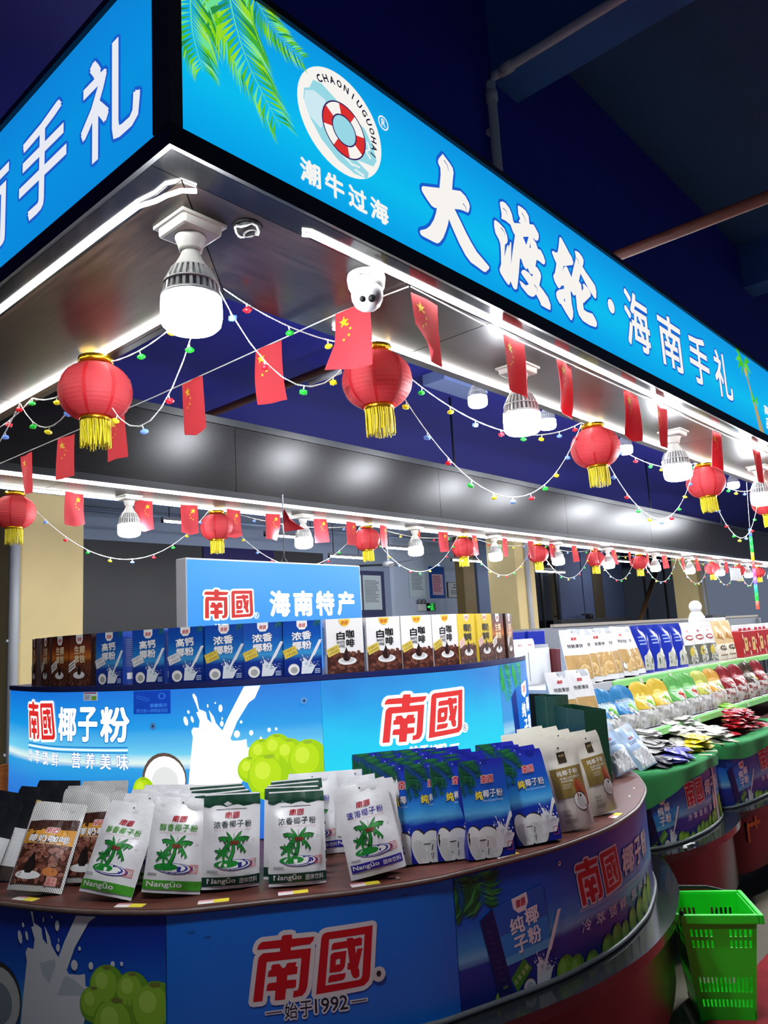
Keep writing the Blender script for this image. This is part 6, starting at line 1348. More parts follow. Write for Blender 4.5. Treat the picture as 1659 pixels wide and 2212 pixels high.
def nutbag(seed, c):
    p = Pouch(0.165, 0.315, 0.06, seed, wr=0.006, lump=0.003); r = p.r
    bs = {'blue': film('royal', (30, 48, 160), 0.2), 'white': film('pearl', (228, 228, 224), 0.25), 'kraft': film('kraft', (222, 192, 140), 0.45)}[c]
    body = p.mesh(bs); P = p.pr(); nut = mat('nut_window', (206, 204, 186), rough=0.25, var=0.35, vscale=40)
    if c == 'blue':
        P.poly([(0.2, 0.10), (0.95, 0.10), (0.97, r * 0.40), (0.72, r * 0.48), (0.3, r * 0.34)], nut, 1); lines_print(P, 0.25, 0.7, r * 0.56, r * 0.78, 3, ink((150, 170, 220)), 2, seed)
        for x, z in ((0.40, 0.2), (0.70, 0.22)): P.ell(x, r * z, 0.13, 0.24, ink((206, 210, 196)), 2, 18); P.ell(x, r * z, 0.05, 0.16, ink((90, 94, 70)), 2.4, 12)
    elif c == 'white':
        draw_logo(P, 0.42, 0.60, r * 0.76, r * 0.81, I_red, None, 2); P.ell(0.5, r * 0.63, 0.30, 0.12, ink((150, 50, 50)), 2, 20); P.ell(0.5, r * 0.63, 0.24, 0.06, ink((232, 220, 214)), 2.4, 16)
        P.rect(0.0, 1.0, 0.05, r * 0.46, ink((96, 98, 90)), 1)
        for x, z, cc in ((0.36, 0.30, (206, 186, 80)), (0.60, 0.33, (216, 214, 190)), (0.68, 0.16, (220, 216, 206)), (0.40, 0.13, (200, 196, 180))): P.ell(x, r * z, 0.15, 0.22, ink(cc), 2, 16)
    else:
        P.rect(0, 1, 0.04, r * 0.40, ink((236, 226, 206)), 1); P.ell(0.5, r * 0.30, 0.3, 0.14, ink((96, 88, 74)), 2, 16); P.poly([(0.2, r * 0.55), (0.8, r * 0.5), (0.7, r * 0.66), (0.3, r * 0.70)], ink((180, 130, 70)), 2); P.rect(0.2, 0.75, r * 0.11, r * 0.135, ink((140, 100, 60)), 2)
    return body, P.mb.mesh('front_print')
kind('cracker', cracker, 2); kind('nblue', lambda s: nutbag(s + 30, 'blue'), 2); kind('nwhite', lambda s: nutbag(s + 40, 'white'), 2); kind('nkraft', lambda s: nutbag(s + 50, 'kraft'), 1)
gT = 'bags on the top snack shelf'
for i in range(6):
    place('cracker', 4.02 + 0.156 * i, 2.165 + 0.03 * (i % 2), -0.10 - 0.05 * (i % 3), [0.0, 0.03, -0.02, 0.0, 0.05, -0.03][i], [-0.55, -0.50, -0.52, -0.22, -0.12, -0.3][i], '%s crispy cracker bag from the left on the top shelf' % ords[i], gT, SZ_, i, 'snack_bag', 'snack bag')
for i in range(4): place('nblue', 5.0 + 0.2 * i, 2.19, -0.12, 0, -0.2, '%s shiny blue snack bag from the left on the top shelf' % ords[i], gT, SZ_, i, 'snack_bag', 'snack bag')
for i in range(3): place('nwhite', 5.81 + 0.21 * i, 2.19, -0.12, 0, -0.2, '%s white bag with red label from the left on the top shelf' % ords[i], gT, SZ_, i, 'snack_bag', 'snack bag')
for i in range(2): place('nkraft', 6.45 + 0.2 * i, 2.19, -0.1, 0, -0.2, '%s kraft paper bag on the top shelf beside the red boxes' % ('left' if i == 0 else 'right'), gT, SZ_, i, 'snack_bag', 'snack bag')
M_gift = mat('gift_red', (178, 30, 34), rough=0.35, var=0.08)
for i, x in enumerate((6.80, 7.22, 7.64)):
    t = thing('gift_box', '%s red gift box with gold patches at the right end of the top shelf' % ords[i], 'gift box', (x, 2.14, SZ_ + 0.001), (0, 0, 0), 'red gift boxes')
    b = MB(); b.bevbox(0, 0.40, 0, 0.12, 0, 0.215, 0.004, M_gift); b.build('box', t)
    P = Print(lambda u, v, h: Vector((u, -h, v)), base=0.0008, step=0.0003)
    for u in (0.10, 0.30): P.rect(u - 0.04, u + 0.04, 0.05, 0.16, ink((226, 190, 120)), 1); draw_logo(P, u - 0.02, u + 0.02, 0.115, 0.14, ink((90, 40, 30)), None, 2)
    for u, v in ((0.03, 0.05), (0.19, 0.10), (0.20, 0.03), (0.37, 0.12), (0.03, 0.17), (0.37, 0.04)): P.ell(u, v, 0.012, 0.026, ink((236, 214, 180)), 1, 12, 0.4)
    P.mb.build('front_print', t)
    for j, u in enumerate((0.08, 0.2, 0.32)):
        tt = thing('small_cup', 'small white and red pack on the %s red gift box, %s of three' % (ords[i], ords[j]), 'pack', (x + u, 2.2, SZ_ + 0.217)); b = MB(); b.bevbox(-0.035, 0.035, -0.03, 0.03, 0, 0.05, 0.006, M_white); b.build('box', tt); b = MB(); b.box(-0.035, 0.035, -0.0315, -0.0302, 0.0, 0.022, M_gift); b.build('band', tt)
# --- round-headed candy pouches on the middle shelf
M_candy = {}
def candy_mat(n, c1, c2):
    m = bpy.data.materials.new('candy_mix_' + n); m.use_nodes = True; nt = m.node_tree; b = nt.nodes['Principled BSDF']
    tc = nt.nodes.new('ShaderNodeTexCoord'); vo = nt.nodes.new('ShaderNodeTexVoronoi'); vo.inputs['Scale'].default_value = 34
    nt.links.new(tc.outputs['Object'], vo.inputs['Vector'])
    cr = nt.nodes.new('ShaderNodeValToRGB'); nt.links.new(vo.outputs['Color'], cr.inputs[0])
    el = cr.color_ramp.elements; el[0].position = 0.25; el[0].color = col(c1); el[1].position = 0.7; el[1].color = col(c2); e = el.new(0.5); e.color = col((226, 224, 218))
    nt.links.new(cr.outputs[0], b.inputs['Base Color']); b.inputs['Roughness'].default_value = 0.25; b.inputs['Coat Weight'].default_value = 0.4
    bp = nt.nodes.new('ShaderNodeBump'); bp.inputs['Strength'].default_value = 0.35; bp.inputs['Distance'].default_value = 0.01; nt.links.new(vo.outputs['Distance'], bp.inputs['Height']); nt.links.new(bp.outputs['Normal'], b.inputs['Normal'])
    return m
def candy(seed, head, mix, word=None, fruit=(120, 190, 50)):
    p = Pouch(0.240, 0.272, 0.085, seed, wr=0.004, head=0.34, round_top=0.26, lump=0.006); r = p.r
    hm = film('head_%d_%d_%d' % head, head, 0.35)
    b = MB(); nu, nv = 16, 22
    b.grid(lambda u, v: p.front(u, v), nu, 12, mix, True, False, 0, 1, 0, 0.38); b.grid(lambda u, v: p.front(u, v), nu, 12, hm, True, False, 0, 1, 0.38, 1.0)
    b.grid(lambda u, v: p.back(u, v), nu, nv, hm, True, True); n = nu
    b.add([p.front(i / n, 0) for i in range(n + 1)] + [p.back(i / n, 0) for i in range(n + 1)], [(i, n + 1 + i, n + 2 + i, i + 1) for i in range(n)], mix)
    body = b.mesh('pouch'); P = p.pr()
    P.poly([(0.02, r * 0.42), (0.25, r * 0.38), (0.5, r * 0.36), (0.75, r * 0.38), (0.98, r * 0.42)], hm, 1)
    if word:
        for i, c in enumerate(word): P.text(c, 0.20 + i * 0.125, 0.31 + i * 0.125, r * 0.62, r * 0.70, ink((226, 226, 206)), 2, bold=0.02)
    else: P.ell(0.5, r * 0.68, 0.24, 0.085, ink(tuple(min(255, c + 40) for c in head)), 2, 18); lines_print(P, 0.34, 0.66, r * 0.65, r * 0.71, 2, ink((236, 234, 214)), 2.4, seed)
    P.poly([(0.52, r * 0.56), (0.70, r * 0.60), (0.82, r * 0.50), (0.90, r * 0.34), (0.80, r * 0.38), (0.66, r * 0.46)], ink(fruit), 2.5); P.poly([(0.40, r * 0.50), (0.62, r * 0.50), (0.78, r * 0.36), (0.66, r * 0.34), (0.48, r * 0.40)], ink((206, 206, 200)), 2.2)
    return body, P.mb.mesh('front_print')
mx1, mx2, mx3 = candy_mat('white', (186, 184, 180), (238, 236, 232)), candy_mat('pink', (206, 170, 160), (236, 228, 220)), candy_mat('red', (150, 90, 84), (216, 200, 190))
kind('cblue', lambda s: candy(60 + s, (50, 130, 186), mx1, '特浓椰子糖'), 2); kind('cyel', lambda s: candy(62 + s, (226, 190, 60), mx1), 2); kind('cgrn', lambda s: candy(64 + s, (96, 176, 84), mx1, None, (190, 60, 50)), 2)
kind('clime', lambda s: candy(66 + s, (196, 200, 90), mx1, None, (216, 150, 60)), 1); kind('cpink', lambda s: candy(68 + s, (216, 160, 60), mx2, None, (100, 160, 60)), 1); kind('cred', lambda s: candy(70 + s, (140, 26, 30), mx3, None, (200, 60, 50)), 2); kind('cdark', lambda s: candy(73 + s, (70, 50, 30), mx3, None, (210, 190, 60)), 1)
gM = 'candy pouches on the middle shelf'
for key, x, lab in (('cblue', 3.885, 'left blue-headed candy pouch on the middle shelf'), ('cblue', 4.125, 'right blue-headed candy pouch on the middle shelf'), ('cyel', 4.37, 'left yellow-headed candy pouch beside the blue ones'), ('cyel', 4.61, 'right yellow-headed candy pouch beside the green ones'), ('cgrn', 4.85, 'left green-headed candy pouch on the middle shelf'), ('cgrn', 5.07, 'right green-headed candy pouch on the middle shelf'), ('clime', 5.30, 'lime-headed candy pouch on the middle shelf'), ('cpink', 5.53, 'orange-headed candy pouch with pinkish sweets'), ('cred', 5.78, 'left dark-red-headed candy pouch on the middle shelf'), ('cred', 6.03, 'right dark-red-headed candy pouch on the middle shelf'), ('cdark', 6.28, 'brown-headed candy pouch at the right frame edge'), ('cred', 6.53, 'red-headed candy pouch beyond the frame edge')):
    place(key, x * 1.03, 1.985, -0.26, 0, -0.12, lab, gM, MZ, int(x * 10), 'candy_pouch', 'candy pouch')
# --- cracker pair on a tray, white boxes at the shelf end
b = MB(); b.bevbox(3.585, 3.765, 2.03, 2.13, LZ + 0.001, LZ + 0.165, 0.004, M_shelf); tag(b.build('box_stand'), 'low white box under the left cracker bag, hidden by the green bags', 'box')
b = MB(); b.bevbox(3.785, 3.95, 2.02, 2.10, 0.861, LZ + 0.165, 0.004, M_shelf); tag(b.build('box_stand'), 'low white box under the right cracker bag, hidden by the green bags', 'box')
for i, x in enumerate((3.675, 3.86)): place('cracker', x, 2.075 - 0.015 * i, -0.12, 0, -0.38, ['left one of the cracker bag pair behind the green bags', 'right one of the cracker bag pair behind the green bags'][i], 'cracker bags behind the green bags', LZ + 0.166, i, 'snack_bag', 'snack bag')
t = thing('display_carton', 'open white carton of small white bags at the shelf end', 'carton', (3.90, 2.50, SZ_ + 0.001)); b = MB()
for a in ((0, 0.40, 0, 0.006, 0, 0.21), (0, 0.40, 0.174, 0.18, 0, 0.25), (0, 0.006, 0.0062, 0.1738, 0, 0.23), (0.394, 0.40, 0.0062, 0.1738, 0, 0.23), (0.0062, 0.3938, 0.0062, 0.1738, 0, 0.006)): b.box(*a, M_white)
b.build('box', t); b = MB(); b.box(0.15, 0.156, -0.0012, -0.0002, 0.02, 0.19, M_shelf2); b.build('seam', t)
def smallbag(seed):
    p = Pouch(0.10, 0.17, 0.03, seed, wr=0.003); r = p.r; body = p.mesh(F_white); P = p.pr(); P.ell(0.5, r * 0.45, 0.36, 0.16, ink((160, 60, 60)), 1, 18); P.ell(0.5, r * 0.43, 0.28, 0.10, ink((214, 206, 200)), 1.5, 16); P.rect(0.3, 0.7, r * 0.75, r * 0.80, ink((190, 120, 120)), 1)
    return body, P.mb.mesh('front_print')
kind('small', smallbag, 2)
for i in range(3): place('small', 3.96 + 0.115 * i, 2.56, -0.1, 0, -0.1, '%s small white bag from the left in the white carton' % ords[i], 'small bags in the white carton', SZ_ + 0.10, i, 'snack_bag', 'snack bag', w=0.1)
b = MB(); b.bevbox(4.31, 4.37, 2.46, 2.62, SZ_ + 0.001, SZ_ + 0.20, 0.004, mat('wine_red', (90, 20, 26), rough=0.4)); tag(b.build('red_carton'), 'narrow dark red carton beside the open white carton', 'carton')
for i, x in enumerate((4.06, 4.30)):
    b = MB(); b.bevbox(x, x + 0.20, 2.70 - 0.06, 2.69, SZ_ + 0.001, SZ_ + 0.315, 0.004, film('royal', (30, 48, 160), 0.2)); tag(b.build('blue_carton'), '%s blue carton standing behind the cracker bags on the top shelf' % ('left' if i == 0 else 'right'), 'carton')
b = MB(); b.bevbox(3.735, 3.79, 2.37, 2.40, SZ_ + 0.001 - 0.22, SZ_ + 0.13, 0.002, mat('pale_blue_board', (160, 186, 214), rough=0.4)); tag(b.build('pale_board'), 'narrow pale blue board at the left end of the shelves', 'board')
# --- green paper carrier bags
M_pbag = mat('paper_green', (14, 62, 40), rough=0.5, var=0.08); M_pin = mat('paper_green_inside', (20, 70, 48), rough=0.6)
def paper_bag(lab, loc, rz, w, d, h, printed):
    t = thing('paper_bag', lab, 'paper bag', loc, (0, 0, rz), 'green paper bags'); b = MB(); k = 0.0015
    for a in ((0, w, 0, k, 0, h), (0, w, d - k, d, 0, h), (0, k, k, d - k, 0, h), (w - k, w, k, d - k, 0, h), (k, w - k, k, d - k, 0, k)): b.box(*a, M_pbag)
    b.build('bag', t); b = MB(); b.box(0, w, -0.0006, 0, h - 0.012, h - 0.010, M_pin); b.box(-0.0006, 0, d / 2 - 0.001, d / 2 + 0.001, 0, h, mat('paper_edge', (60, 120, 86), rough=0.5)); b.box(w, w + 0.0006, d / 2 - 0.001, d / 2 + 0.001, 0, h, MATS['paper_edge']); b.build('crease', t)
    if printed:
        P = Print(lambda u, v, hh: Vector((-hh, d - u, v)), base=0.0008, step=0.0003); gd = ink((150, 140, 70))
        P.line([(d * 0.2, h * 0.70), (d * 0.3, h * 0.62), (d * 0.34, h * 0.72), (d * 0.5, h * 0.82)], 0.002, ink((110, 130, 110)), 1); P.ell(d * 0.42, h * 0.68, 0.006, 0.012, ink((150, 160, 140)), 1, 10); lines_print(P, d * 0.2, d * 0.38, h * 0.55, h * 0.62, 2, ink((90, 120, 100)), 1)
        for i in range(4): P.rect(d * 0.58 + i * 0.022, d * 0.58 + i * 0.022 + 0.015, h * 0.63, h * 0.68, gd, 1)
        P.mb.build('print', t)
paper_bag('large dark green paper bag with gold print standing behind the gold pouches', (3.275, 1.755, LZ + 0.001), -0.62, 0.11, 0.34, 0.325, True)
paper_bag('smaller green paper bag standing beside the lit tier end', (3.46, 1.995, LZ + 0.001), 0.0, 0.115, 0.125, 0.37, False)
# --- pale clear pouches on the counter ends
def clearbag(seed):
    p = Pouch(0.13, 0.24, 0.06, seed, wr=0.008, head=0.2, lump=0.004); r = p.r; body = p.mesh(film('ice_blue', (176, 200, 226), 0.15), film('ice_grey', (200, 208, 214), 0.2)); P = p.pr()
    P.rect(0.12, 0.9, 0.05, r * 0.42, film('powder', (226, 228, 228), 0.4), 1); draw_logo(P, 0.38, 0.62, r * 0.66, r * 0.71, ink((190, 90, 100)), None, 2); lines_print(P, 0.3, 0.7, r * 0.55, r * 0.62, 2, ink((90, 100, 150)), 2)
    return body, P.mb.mesh('front_print')
kind('clear', clearbag, 2)
for x, y, z, rx, ry, rz, l in ((3.545, 1.705, LZ, -0.5, -0.25, -0.45, 'left'), (3.64, 1.765, LZ, -0.5, -0.22, -0.5, 'middle'), (3.925, 1.765, 0.86, -0.55, -0.25, -0.35, 'right')):
    place('clear', x, y, rx, ry, rz, '%s one of three pale blue pouches slumped where the counters meet' % l, 'pale blue pouches', z, int(x * 10), w=0.13)
# --- heaps of small flat packs on the scalloped counters
def pack_mesh(seed, m, m2):
    rg = random.Random(seed); w, l, th = 0.075, 0.125, 0.022; b = MB()
    def top(u, v): e = (1 - abs(2 * u - 1) ** 2.5) * (1 - abs(2 * v - 1) ** 3); return ((u - 0.5) * w * (1 + 0.04 * math.sin(20 * v)), (v - 0.5) * l, th / 2 + th / 2 * e * (1 + 0.25 * math.sin(9 * u + seed) * math.sin(11 * v)) + 0.002 * math.sin(8 * v + seed))
    def bot(u, v): p = top(u, v); e = (1 - abs(2 * u - 1) ** 2.5) * (1 - abs(2 * v - 1) ** 3); return (p[0], p[1], th / 2 - th / 2 * e + 0.002 * math.sin(8 * v + seed))
    b.grid(top, 6, 8, m, True); b.grid(bot, 6, 8, m, True, True)
    P = Print(lambda u, v, h: Vector(top(u, v)) + Vector((0, 0, h + 0.0006)), b); P.ell(0.5, 0.5, 0.3, 0.16, m2, 1, 12); P.rect(0.35, 0.65, 0.70, 0.76, m2, 1)
    return b.mesh('candy_pack')
PK = {'silver': [pack_mesh(i, film('pk_silver', (188, 186, 180), 0.2), ink((110, 112, 112))) for i in range(3)], 'purple': [pack_mesh(i, film('pk_purple', (86, 84, 176), 0.3), ink((50, 50, 130))) for i in range(2)], 'yellow': [pack_mesh(i, film('pk_yellow', (232, 214, 40), 0.3), ink((190, 170, 30))) for i in range(2)],
      'white': [pack_mesh(i, film('pk_white', (222, 220, 212), 0.25), ink((150, 150, 140))) for i in range(3)], 'red': [pack_mesh(i, film('pk_red', (170, 26, 34), 0.25), ink((226, 200, 190))) for i in range(2)], 'green': [pack_mesh(i, film('pk_green', (140, 206, 60), 0.3), ink((90, 150, 40))) for i in range(2)], 'black': [pack_mesh(3, film('pk_black', (50, 50, 56), 0.3), ink((120, 120, 120)))]}
def heap(key, x0, x1, y0, y1, n, layers, seed, lab, ang=0.0, spread=0.5, z=0.861, lab2=None):
    rg = random.Random(seed)
    for i in range(n):
        L = i * layers // n; sh_ = 0.03 * L
        t = put('candy_pack', PK[key][rg.randrange(len(PK[key]))], None, (rg.uniform(x0 + sh_, max(x0 + sh_, x1 - sh_)), rg.uniform(y0 + sh_ * 0.6, max(y0 + sh_ * 0.6, y1 - sh_ * 0.6)), z + 0.019 * L + rg.uniform(0, 0.008) + 0.004), (rg.uniform(-0.12, 0.25), rg.uniform(-0.15, 0.15), ang + rg.uniform(-spread, spread)))
        tag(t, lab, 'candy pack', 'heap of ' + key + ' candy packs')
heap('silver', 4.00, 4.42, 1.77, 1.89, 48, 8, 1, 'small silver candy pack in the grey heap at the left of the counter')
heap('black', 3.98, 4.10, 1.735, 1.79, 5, 2, 2, 'small black candy pack beside the purple ones at the counter front', 0.5)
heap('purple', 4.08, 4.36, 1.71, 1.76, 12, 3, 3, 'small purple candy pack at the front of the grey heap', 0.6)
heap('yellow', 4.48, 4.80, 1.73, 1.82, 18, 4, 4, 'small yellow candy pack in the fanned yellow heap', -0.3, 0.3)
heap('white', 4.42, 5.20, 1.83, 1.90, 46, 8, 5, 'small white candy pack in the pale heap below the green rail', -0.5, 0.4)
heap('white', 4.86, 5.12, 1.74, 1.84, 16, 4, 6, 'small white candy pack in the pale heap beside the yellow packs', -0.5, 0.4)
heap('red', 5.18, 5.80, 1.72, 1.86, 44, 7, 7, 'small red candy pack in the red heap at the right', 0.2, 0.7)
heap('green', 5.45, 5.95, 1.86, 1.91, 10, 6, 8, 'small lime green candy pack lying behind the red heap', 1.3, 0.3, 0.90)
# --- green mesh cloth over the counter edges
M_cloth = mat('mesh_cloth_green', (44, 160, 84), rough=0.75, bump=0.8, bscale=420)
def cloth(wall, s0, s1, zt, prof, lab):
    def fn(u, v):
        s_ = s0 + u * (s1 - s0); zb = float(np.interp(u, [p[0] for p in prof], [p[1] for p in prof]))
        if v > 0.7: k = (v - 0.7) / 0.3; return wall.pt(s_, zt + 0.004 + 0.003 * math.sin(14 * u), 0.022 - k * 0.10)
        k = v / 0.7; return wall.pt(s_, zb + (zt - zb) * k, 0.024 + 0.010 * (1 - k) * math.sin(30 * u) * 0.6 + 0.004)
    b = MB(); b.grid(fn, 60, 14, M_cloth); b.grid(lambda u, v: Vector(fn(u, v)) - Vector((0, 0, 0.0015)), 60, 14, M_cloth, True, True); tag(b.build('mesh_cloth'), lab, 'cloth')
cloth(U2, 0.10, U2.len - 0.02, 0.861, [(0, 0.66), (0.12, 0.70), (0.30, 0.775), (0.5, 0.81), (0.75, 0.80), (1, 0.79)], 'green mesh cloth hanging over the edge of the second counter')
cloth(U3, 0.08, U3.len - 0.02, 0.861, [(0, 0.80), (0.2, 0.765), (0.35, 0.775), (0.6, 0.82), (1, 0.80)], 'green mesh cloth hanging over the edge of the third counter')
for i, (wl, s_) in enumerate(((U2, 0.88), (U2, 1.02), (U3, 0.22), (U3, 0.34))):
    p, n, d = wl.at(s_); b = MB(); b.box(-0.012, 0.012, -0.035, 0.035, 0, 0.001, mat('tape_cream', (226, 216, 170), rough=0.5)); o = b.build('tape_strip', None, (p.x, p.y, 0.8695), (0, 0, math.atan2(d.y, d.x) + 0.3)); tag(o, 'cream tape strip holding the green cloth, %s from the left' % ords[i], 'tape')
b = MB(); rg = random.Random(8); b.tube([(3.90 + 0.016 * i, 1.63 + rg.uniform(-.012, .012), 0.504 + rg.uniform(0, .008)) for i in range(9)], 0.006, M_white, 5); tag(b.build('plastic_scrap'), 'crumpled white plastic scrap on the granite of the second counter', 'scrap')
b = MB(); x_, y_ = U3.at(0.30)[0]; 
b.box(-0.14, 0.02, -0.0006, 0.0006, -0.010, 0.012, mat('tape_orange', (196, 130, 40), rough=0.5)); b.box(-0.05, -0.025, -0.0012, -0.0007, -0.03, 0.05, MATS['tape_orange']); b.box(-0.15, -0.13, -0.0012, -0.0007, -0.09, 0.02, MATS['tape_orange'])
pt_, n_, d_ = U3.at(0.42); o = b.build('masking_tape', None, (pt_.x + n_.x * 0.0575, pt_.y + n_.y * 0.0575, 0.40), (0, 0, math.atan2(d_.y, d_.x))); tag(o, 'orange masking tape cross stuck on the maroon base of the third counter', 'tape')
# --- things on top of the shelves
t = thing('figurine', 'small white round-headed figurine on top of the snack shelves', 'figurine', (6.97, 2.55, SZ_ + 0.001)); b = MB(); b.bevbox(-0.11, 0.11, -0.08, 0.08, 0, 0.30, 0.006, M_shelf); b.build('stand', t); b = MB(); b.lathe([(0.07, 0.30), (0.075, 0.33), (0.06, 0.37), (0.045, 0.40), (1e-6, 0.41)], M_white, 18); b.build('body', t); b = MB(); b.sphere((0, 0, 0.445), 0.055, M_white, 16, 10); b.build('head', t); b = MB(); b.tube([(0.07, 0, 0.33), (0.11, -0.02, 0.31), (0.12, -0.02, 0.36)], 0.014, M_white, 8); b.build('arm', t)
t = thing('label_printer', 'white and black device with cables beside the figurine', 'printer', (7.35, 2.55, SZ_ + 0.001)); b = MB(); b.bevbox(-0.20, 0.20, -0.08, 0.08, 0, 0.27, 0.006, M_shelf2); b.build('stand', t); b = MB(); b.bevbox(-0.18, 0.16, -0.07, 0.07, 0.271, 0.34, 0.01, M_white); b.build('case', t); b = MB(); b.box(-0.15, 0.14, -0.06, 0.06, 0.341, 0.365, M_dark); b.build('lid', t); b = MB(); b.tube([(0.16, 0, 0.31), (0.28, -0.02, 0.36), (0.36, 0.0, 0.30), (0.30, 0.0, 0.24)], 0.006, M_dark, 6); b.build('cable', t)
# --- rainbow light stick
t = thing('rainbow_light_stick', 'glowing rainbow coloured light tube hanging at the right frame edge', 'light stick', (6.01, 1.735, 2.25), (rad(2), rad(-1), 0))
for i, c in enumerate(((80, 110, 255), (40, 220, 80), (30, 230, 60), (250, 210, 40), (255, 70, 70), (250, 80, 140), (120, 100, 255), (40, 220, 140), (30, 230, 60), (255, 80, 60))):
    b = MB(); b.tube([(0, 0, -0.059 * i), (0, 0, -0.059 * (i + 1) + 0.0005)], 0.011, mat('stick_%d' % i, c, rough=0.3, emit=1.6), 10); b.build('segment', t)
b = MB(); b.tube([(0, 0, 0.004), (0, -0.01, 0.345)], 0.002, M_cord, 5); b.build('cord', t)
# ------------------------------------------------------------------ shopping basket, carpet
M_bk = mat('basket_green', (26, 226, 42), rough=0.35, coat=0.2); M_bkb = mat('basket_black', (18, 18, 20), rough=0.4)
bk = thing('shopping_basket', 'bright green rolling shopping basket with black handle on the floor', 'basket', (3.485, 1.365, 0), (0, 0, rad(33)))
bw, bd, hb, ht = 0.135, 0.15, 0.045, 0.415
def ring_(k, z): a, c = (bw * (0.80 + 0.20 * k), bd * (0.74 + 0.26 * k)); return a, c
bm = bmesh.new()
def wallgrid(c0, c1, nu, nv, slots):
    "c0, c1: corners as functions of height fraction; slots(i, j) tells holes"
    V = [[bm.verts.new(Vector(c0(j / nv)).lerp(Vector(c1(j / nv)), i / nu) + Vector((0, 0, hb + (ht - hb) * j / nv))) for i in range(nu + 1)] for j in range(nv + 1)]
    for j in range(nv):
        for i in range(nu):
            if not slots(i, j): bm.faces.new((V[j][i], V[j][i + 1], V[j + 1][i + 1], V[j + 1][i]))
def cr(sx, sy):
    def f(k):
        a, c = ring_(k, 0); inset = 0.05 * (1 - min(1, k * 2.2)) if (sx < 0 and sy < 0) else 0
        return (sx * a, sy * c, 0)
    return f
def slots(i, j): return (i % 2 == 1 and 1 < i < 29 and i not in (13, 15, 17) and (j in (17, 18, 20, 21)) ) or (i % 2 == 1 and 1 < i < 29 and (5 <= j <= 8 or 1 <= j <= 2))
for a, c in (((-1, -1), (1, -1)), ((1, -1), (1, 1)), ((1, 1), (-1, 1)), ((-1, 1), (-1, -1))): wallgrid(cr(*a), cr(*c), 30, 26, slots)
a, c = ring_(0, 0); q = [bm.verts.new((x, y, hb)) for x, y in ((-a, -c), (a, -c), (a, c), (-a, c))]; bm.faces.new(q[::-1])
bmesh.ops.remove_doubles(bm, verts=bm.verts[:], dist=0.0005); bmesh.ops.recalc_face_normals(bm, faces=bm.faces[:])
bmesh.ops.solidify(bm, geom=bm.faces[:], thickness=0.004)
me = bpy.data.meshes.new('body'); bm.to_mesh(me); bm.free(); me.materials.append(M_bk); put('body', me, bk)
b = MB(); a, c = bw + 0.004, bd + 0.004
for x0, x1, y0, y1 in ((-a - 0.018, a + 0.018, -c - 0.018, -c + 0.001), (-a - 0.018, a + 0.018, c - 0.001, c + 0.018), (-a - 0.018, -a + 0.001, -c + 0.0015, c - 0.0015), (a - 0.001, a + 0.018, -c + 0.0015, c - 0.0015)): b.bevbox(x0, x1, y0, y1, ht - 0.030, ht + 0.006, 0.004, M_bk)
b.build('rim', bk)
b = MB(); b.tube([(a + 0.024, -c + 0.02, ht - 0.01), (a + 0.030, -c * 0.2, ht + 0.014), (a + 0.026, c * 0.8, ht + 0.018), (a * 0.8, c + 0.026, ht + 0.02), (-a * 0.8, c + 0.028, ht + 0.02), (-a - 0.016, c * 0.9, ht + 0.012)], 0.008, M_bkb, 10); b.build('handle', bk)
for sx, sy in ((1, -1), (-1, -1), (1, 1), (-1, 1)):
    b = MB(); x, y = sx * bw * 0.68, sy * bd * 0.60; b.tube([(x - 0.010, y, 0.0225), (x + 0.010, y, 0.0225)], 0.022, M_bkb, 16); b.box(x - 0.014, x - 0.0105, y - 0.012, y + 0.012, 0.018, hb, M_bkb); b.build('wheel', bk)
b = MB(); yk = -(bd * (0.74 + 0.26 * 0.50)) - 0.006; b.box(-0.024, 0.028, yk, yk + 0.0012, 0.215, 0.232, mat('sticker_yellow', (200, 170, 60), rough=0.5)); s_ = b.build('sticker', bk)
P = Print(lambda u, v, h: Vector((u, yk - h, v)), base=0.0005); P.text('大渡轮', -0.018, 0.022, 0.2175, 0.2295, ink((150, 40, 30)), 1); P.mb.build('lettering', s_)
b = MB(); b.box(-3, 14, -0.9, 1.372, 0.0005, 0.009, mat('carpet_red', (176, 44, 50), rough=0.9, var=0.15, vscale=30, bump=0.7, bscale=260)); tag(b.build('carpet'), 'red woven carpet strip on the floor in front of the stall', 'carpet')
# ------------------------------------------------------------------ left neighbouring display
t = thing('wood_display', 'orange wooden display tray with box stacks at the left frame edge', 'display', (1.30, 4.16, 0)); b = MB(); b.bevbox(-0.2, 0.75, -0.1, 0.55, 0, 0.94, 0.01, M_maroon); b.build('base', t)
M_or = wood_mat('orange_wood', (150, 80, 30), (196, 120, 56), (3, 3, 12), 0.4)
for x0, x1, y0, y1, z0, z1 in ((-0.2, 0.62, -0.1, -0.08, 0.941, 1.09), (0.60, 0.62, -0.079, 0.35, 0.941, 1.09), (-0.2, 0.62, -0.1, 0.35, 0.9405, 0.9409)): b = MB(); b.box(x0, x1, y0, y1, z0, z1, M_or); b.build('board', t)
for i, (x, y) in enumerate(((1.25, 4.30), (1.45, 4.32), (1.64, 4.36), (1.36, 4.50), (1.56, 4.52))):
    for k in range(2):
        t = thing('gift_tin', 'silver-lidded dark carton in the orange display, stack %s, %s' % (['one', 'two', 'three', 'four', 'five'][i], 'lower' if k == 0 else 'upper'), 'carton', (x, y, 0.9425 + 0.10 * k), (0, 0, 0.2), 'silver cartons in the orange display'); b = MB(); b.bevbox(-0.08, 0.08, -0.055, 0.055, 0, 0.098, 0.003, mat('tin_dark', (40, 44, 52), rough=0.4)); b.build('box', t); b = MB(); b.box(-0.075, 0.075, -0.05, 0.05, 0.0985, 0.0995, F_grey); b.build('lid_label', t)
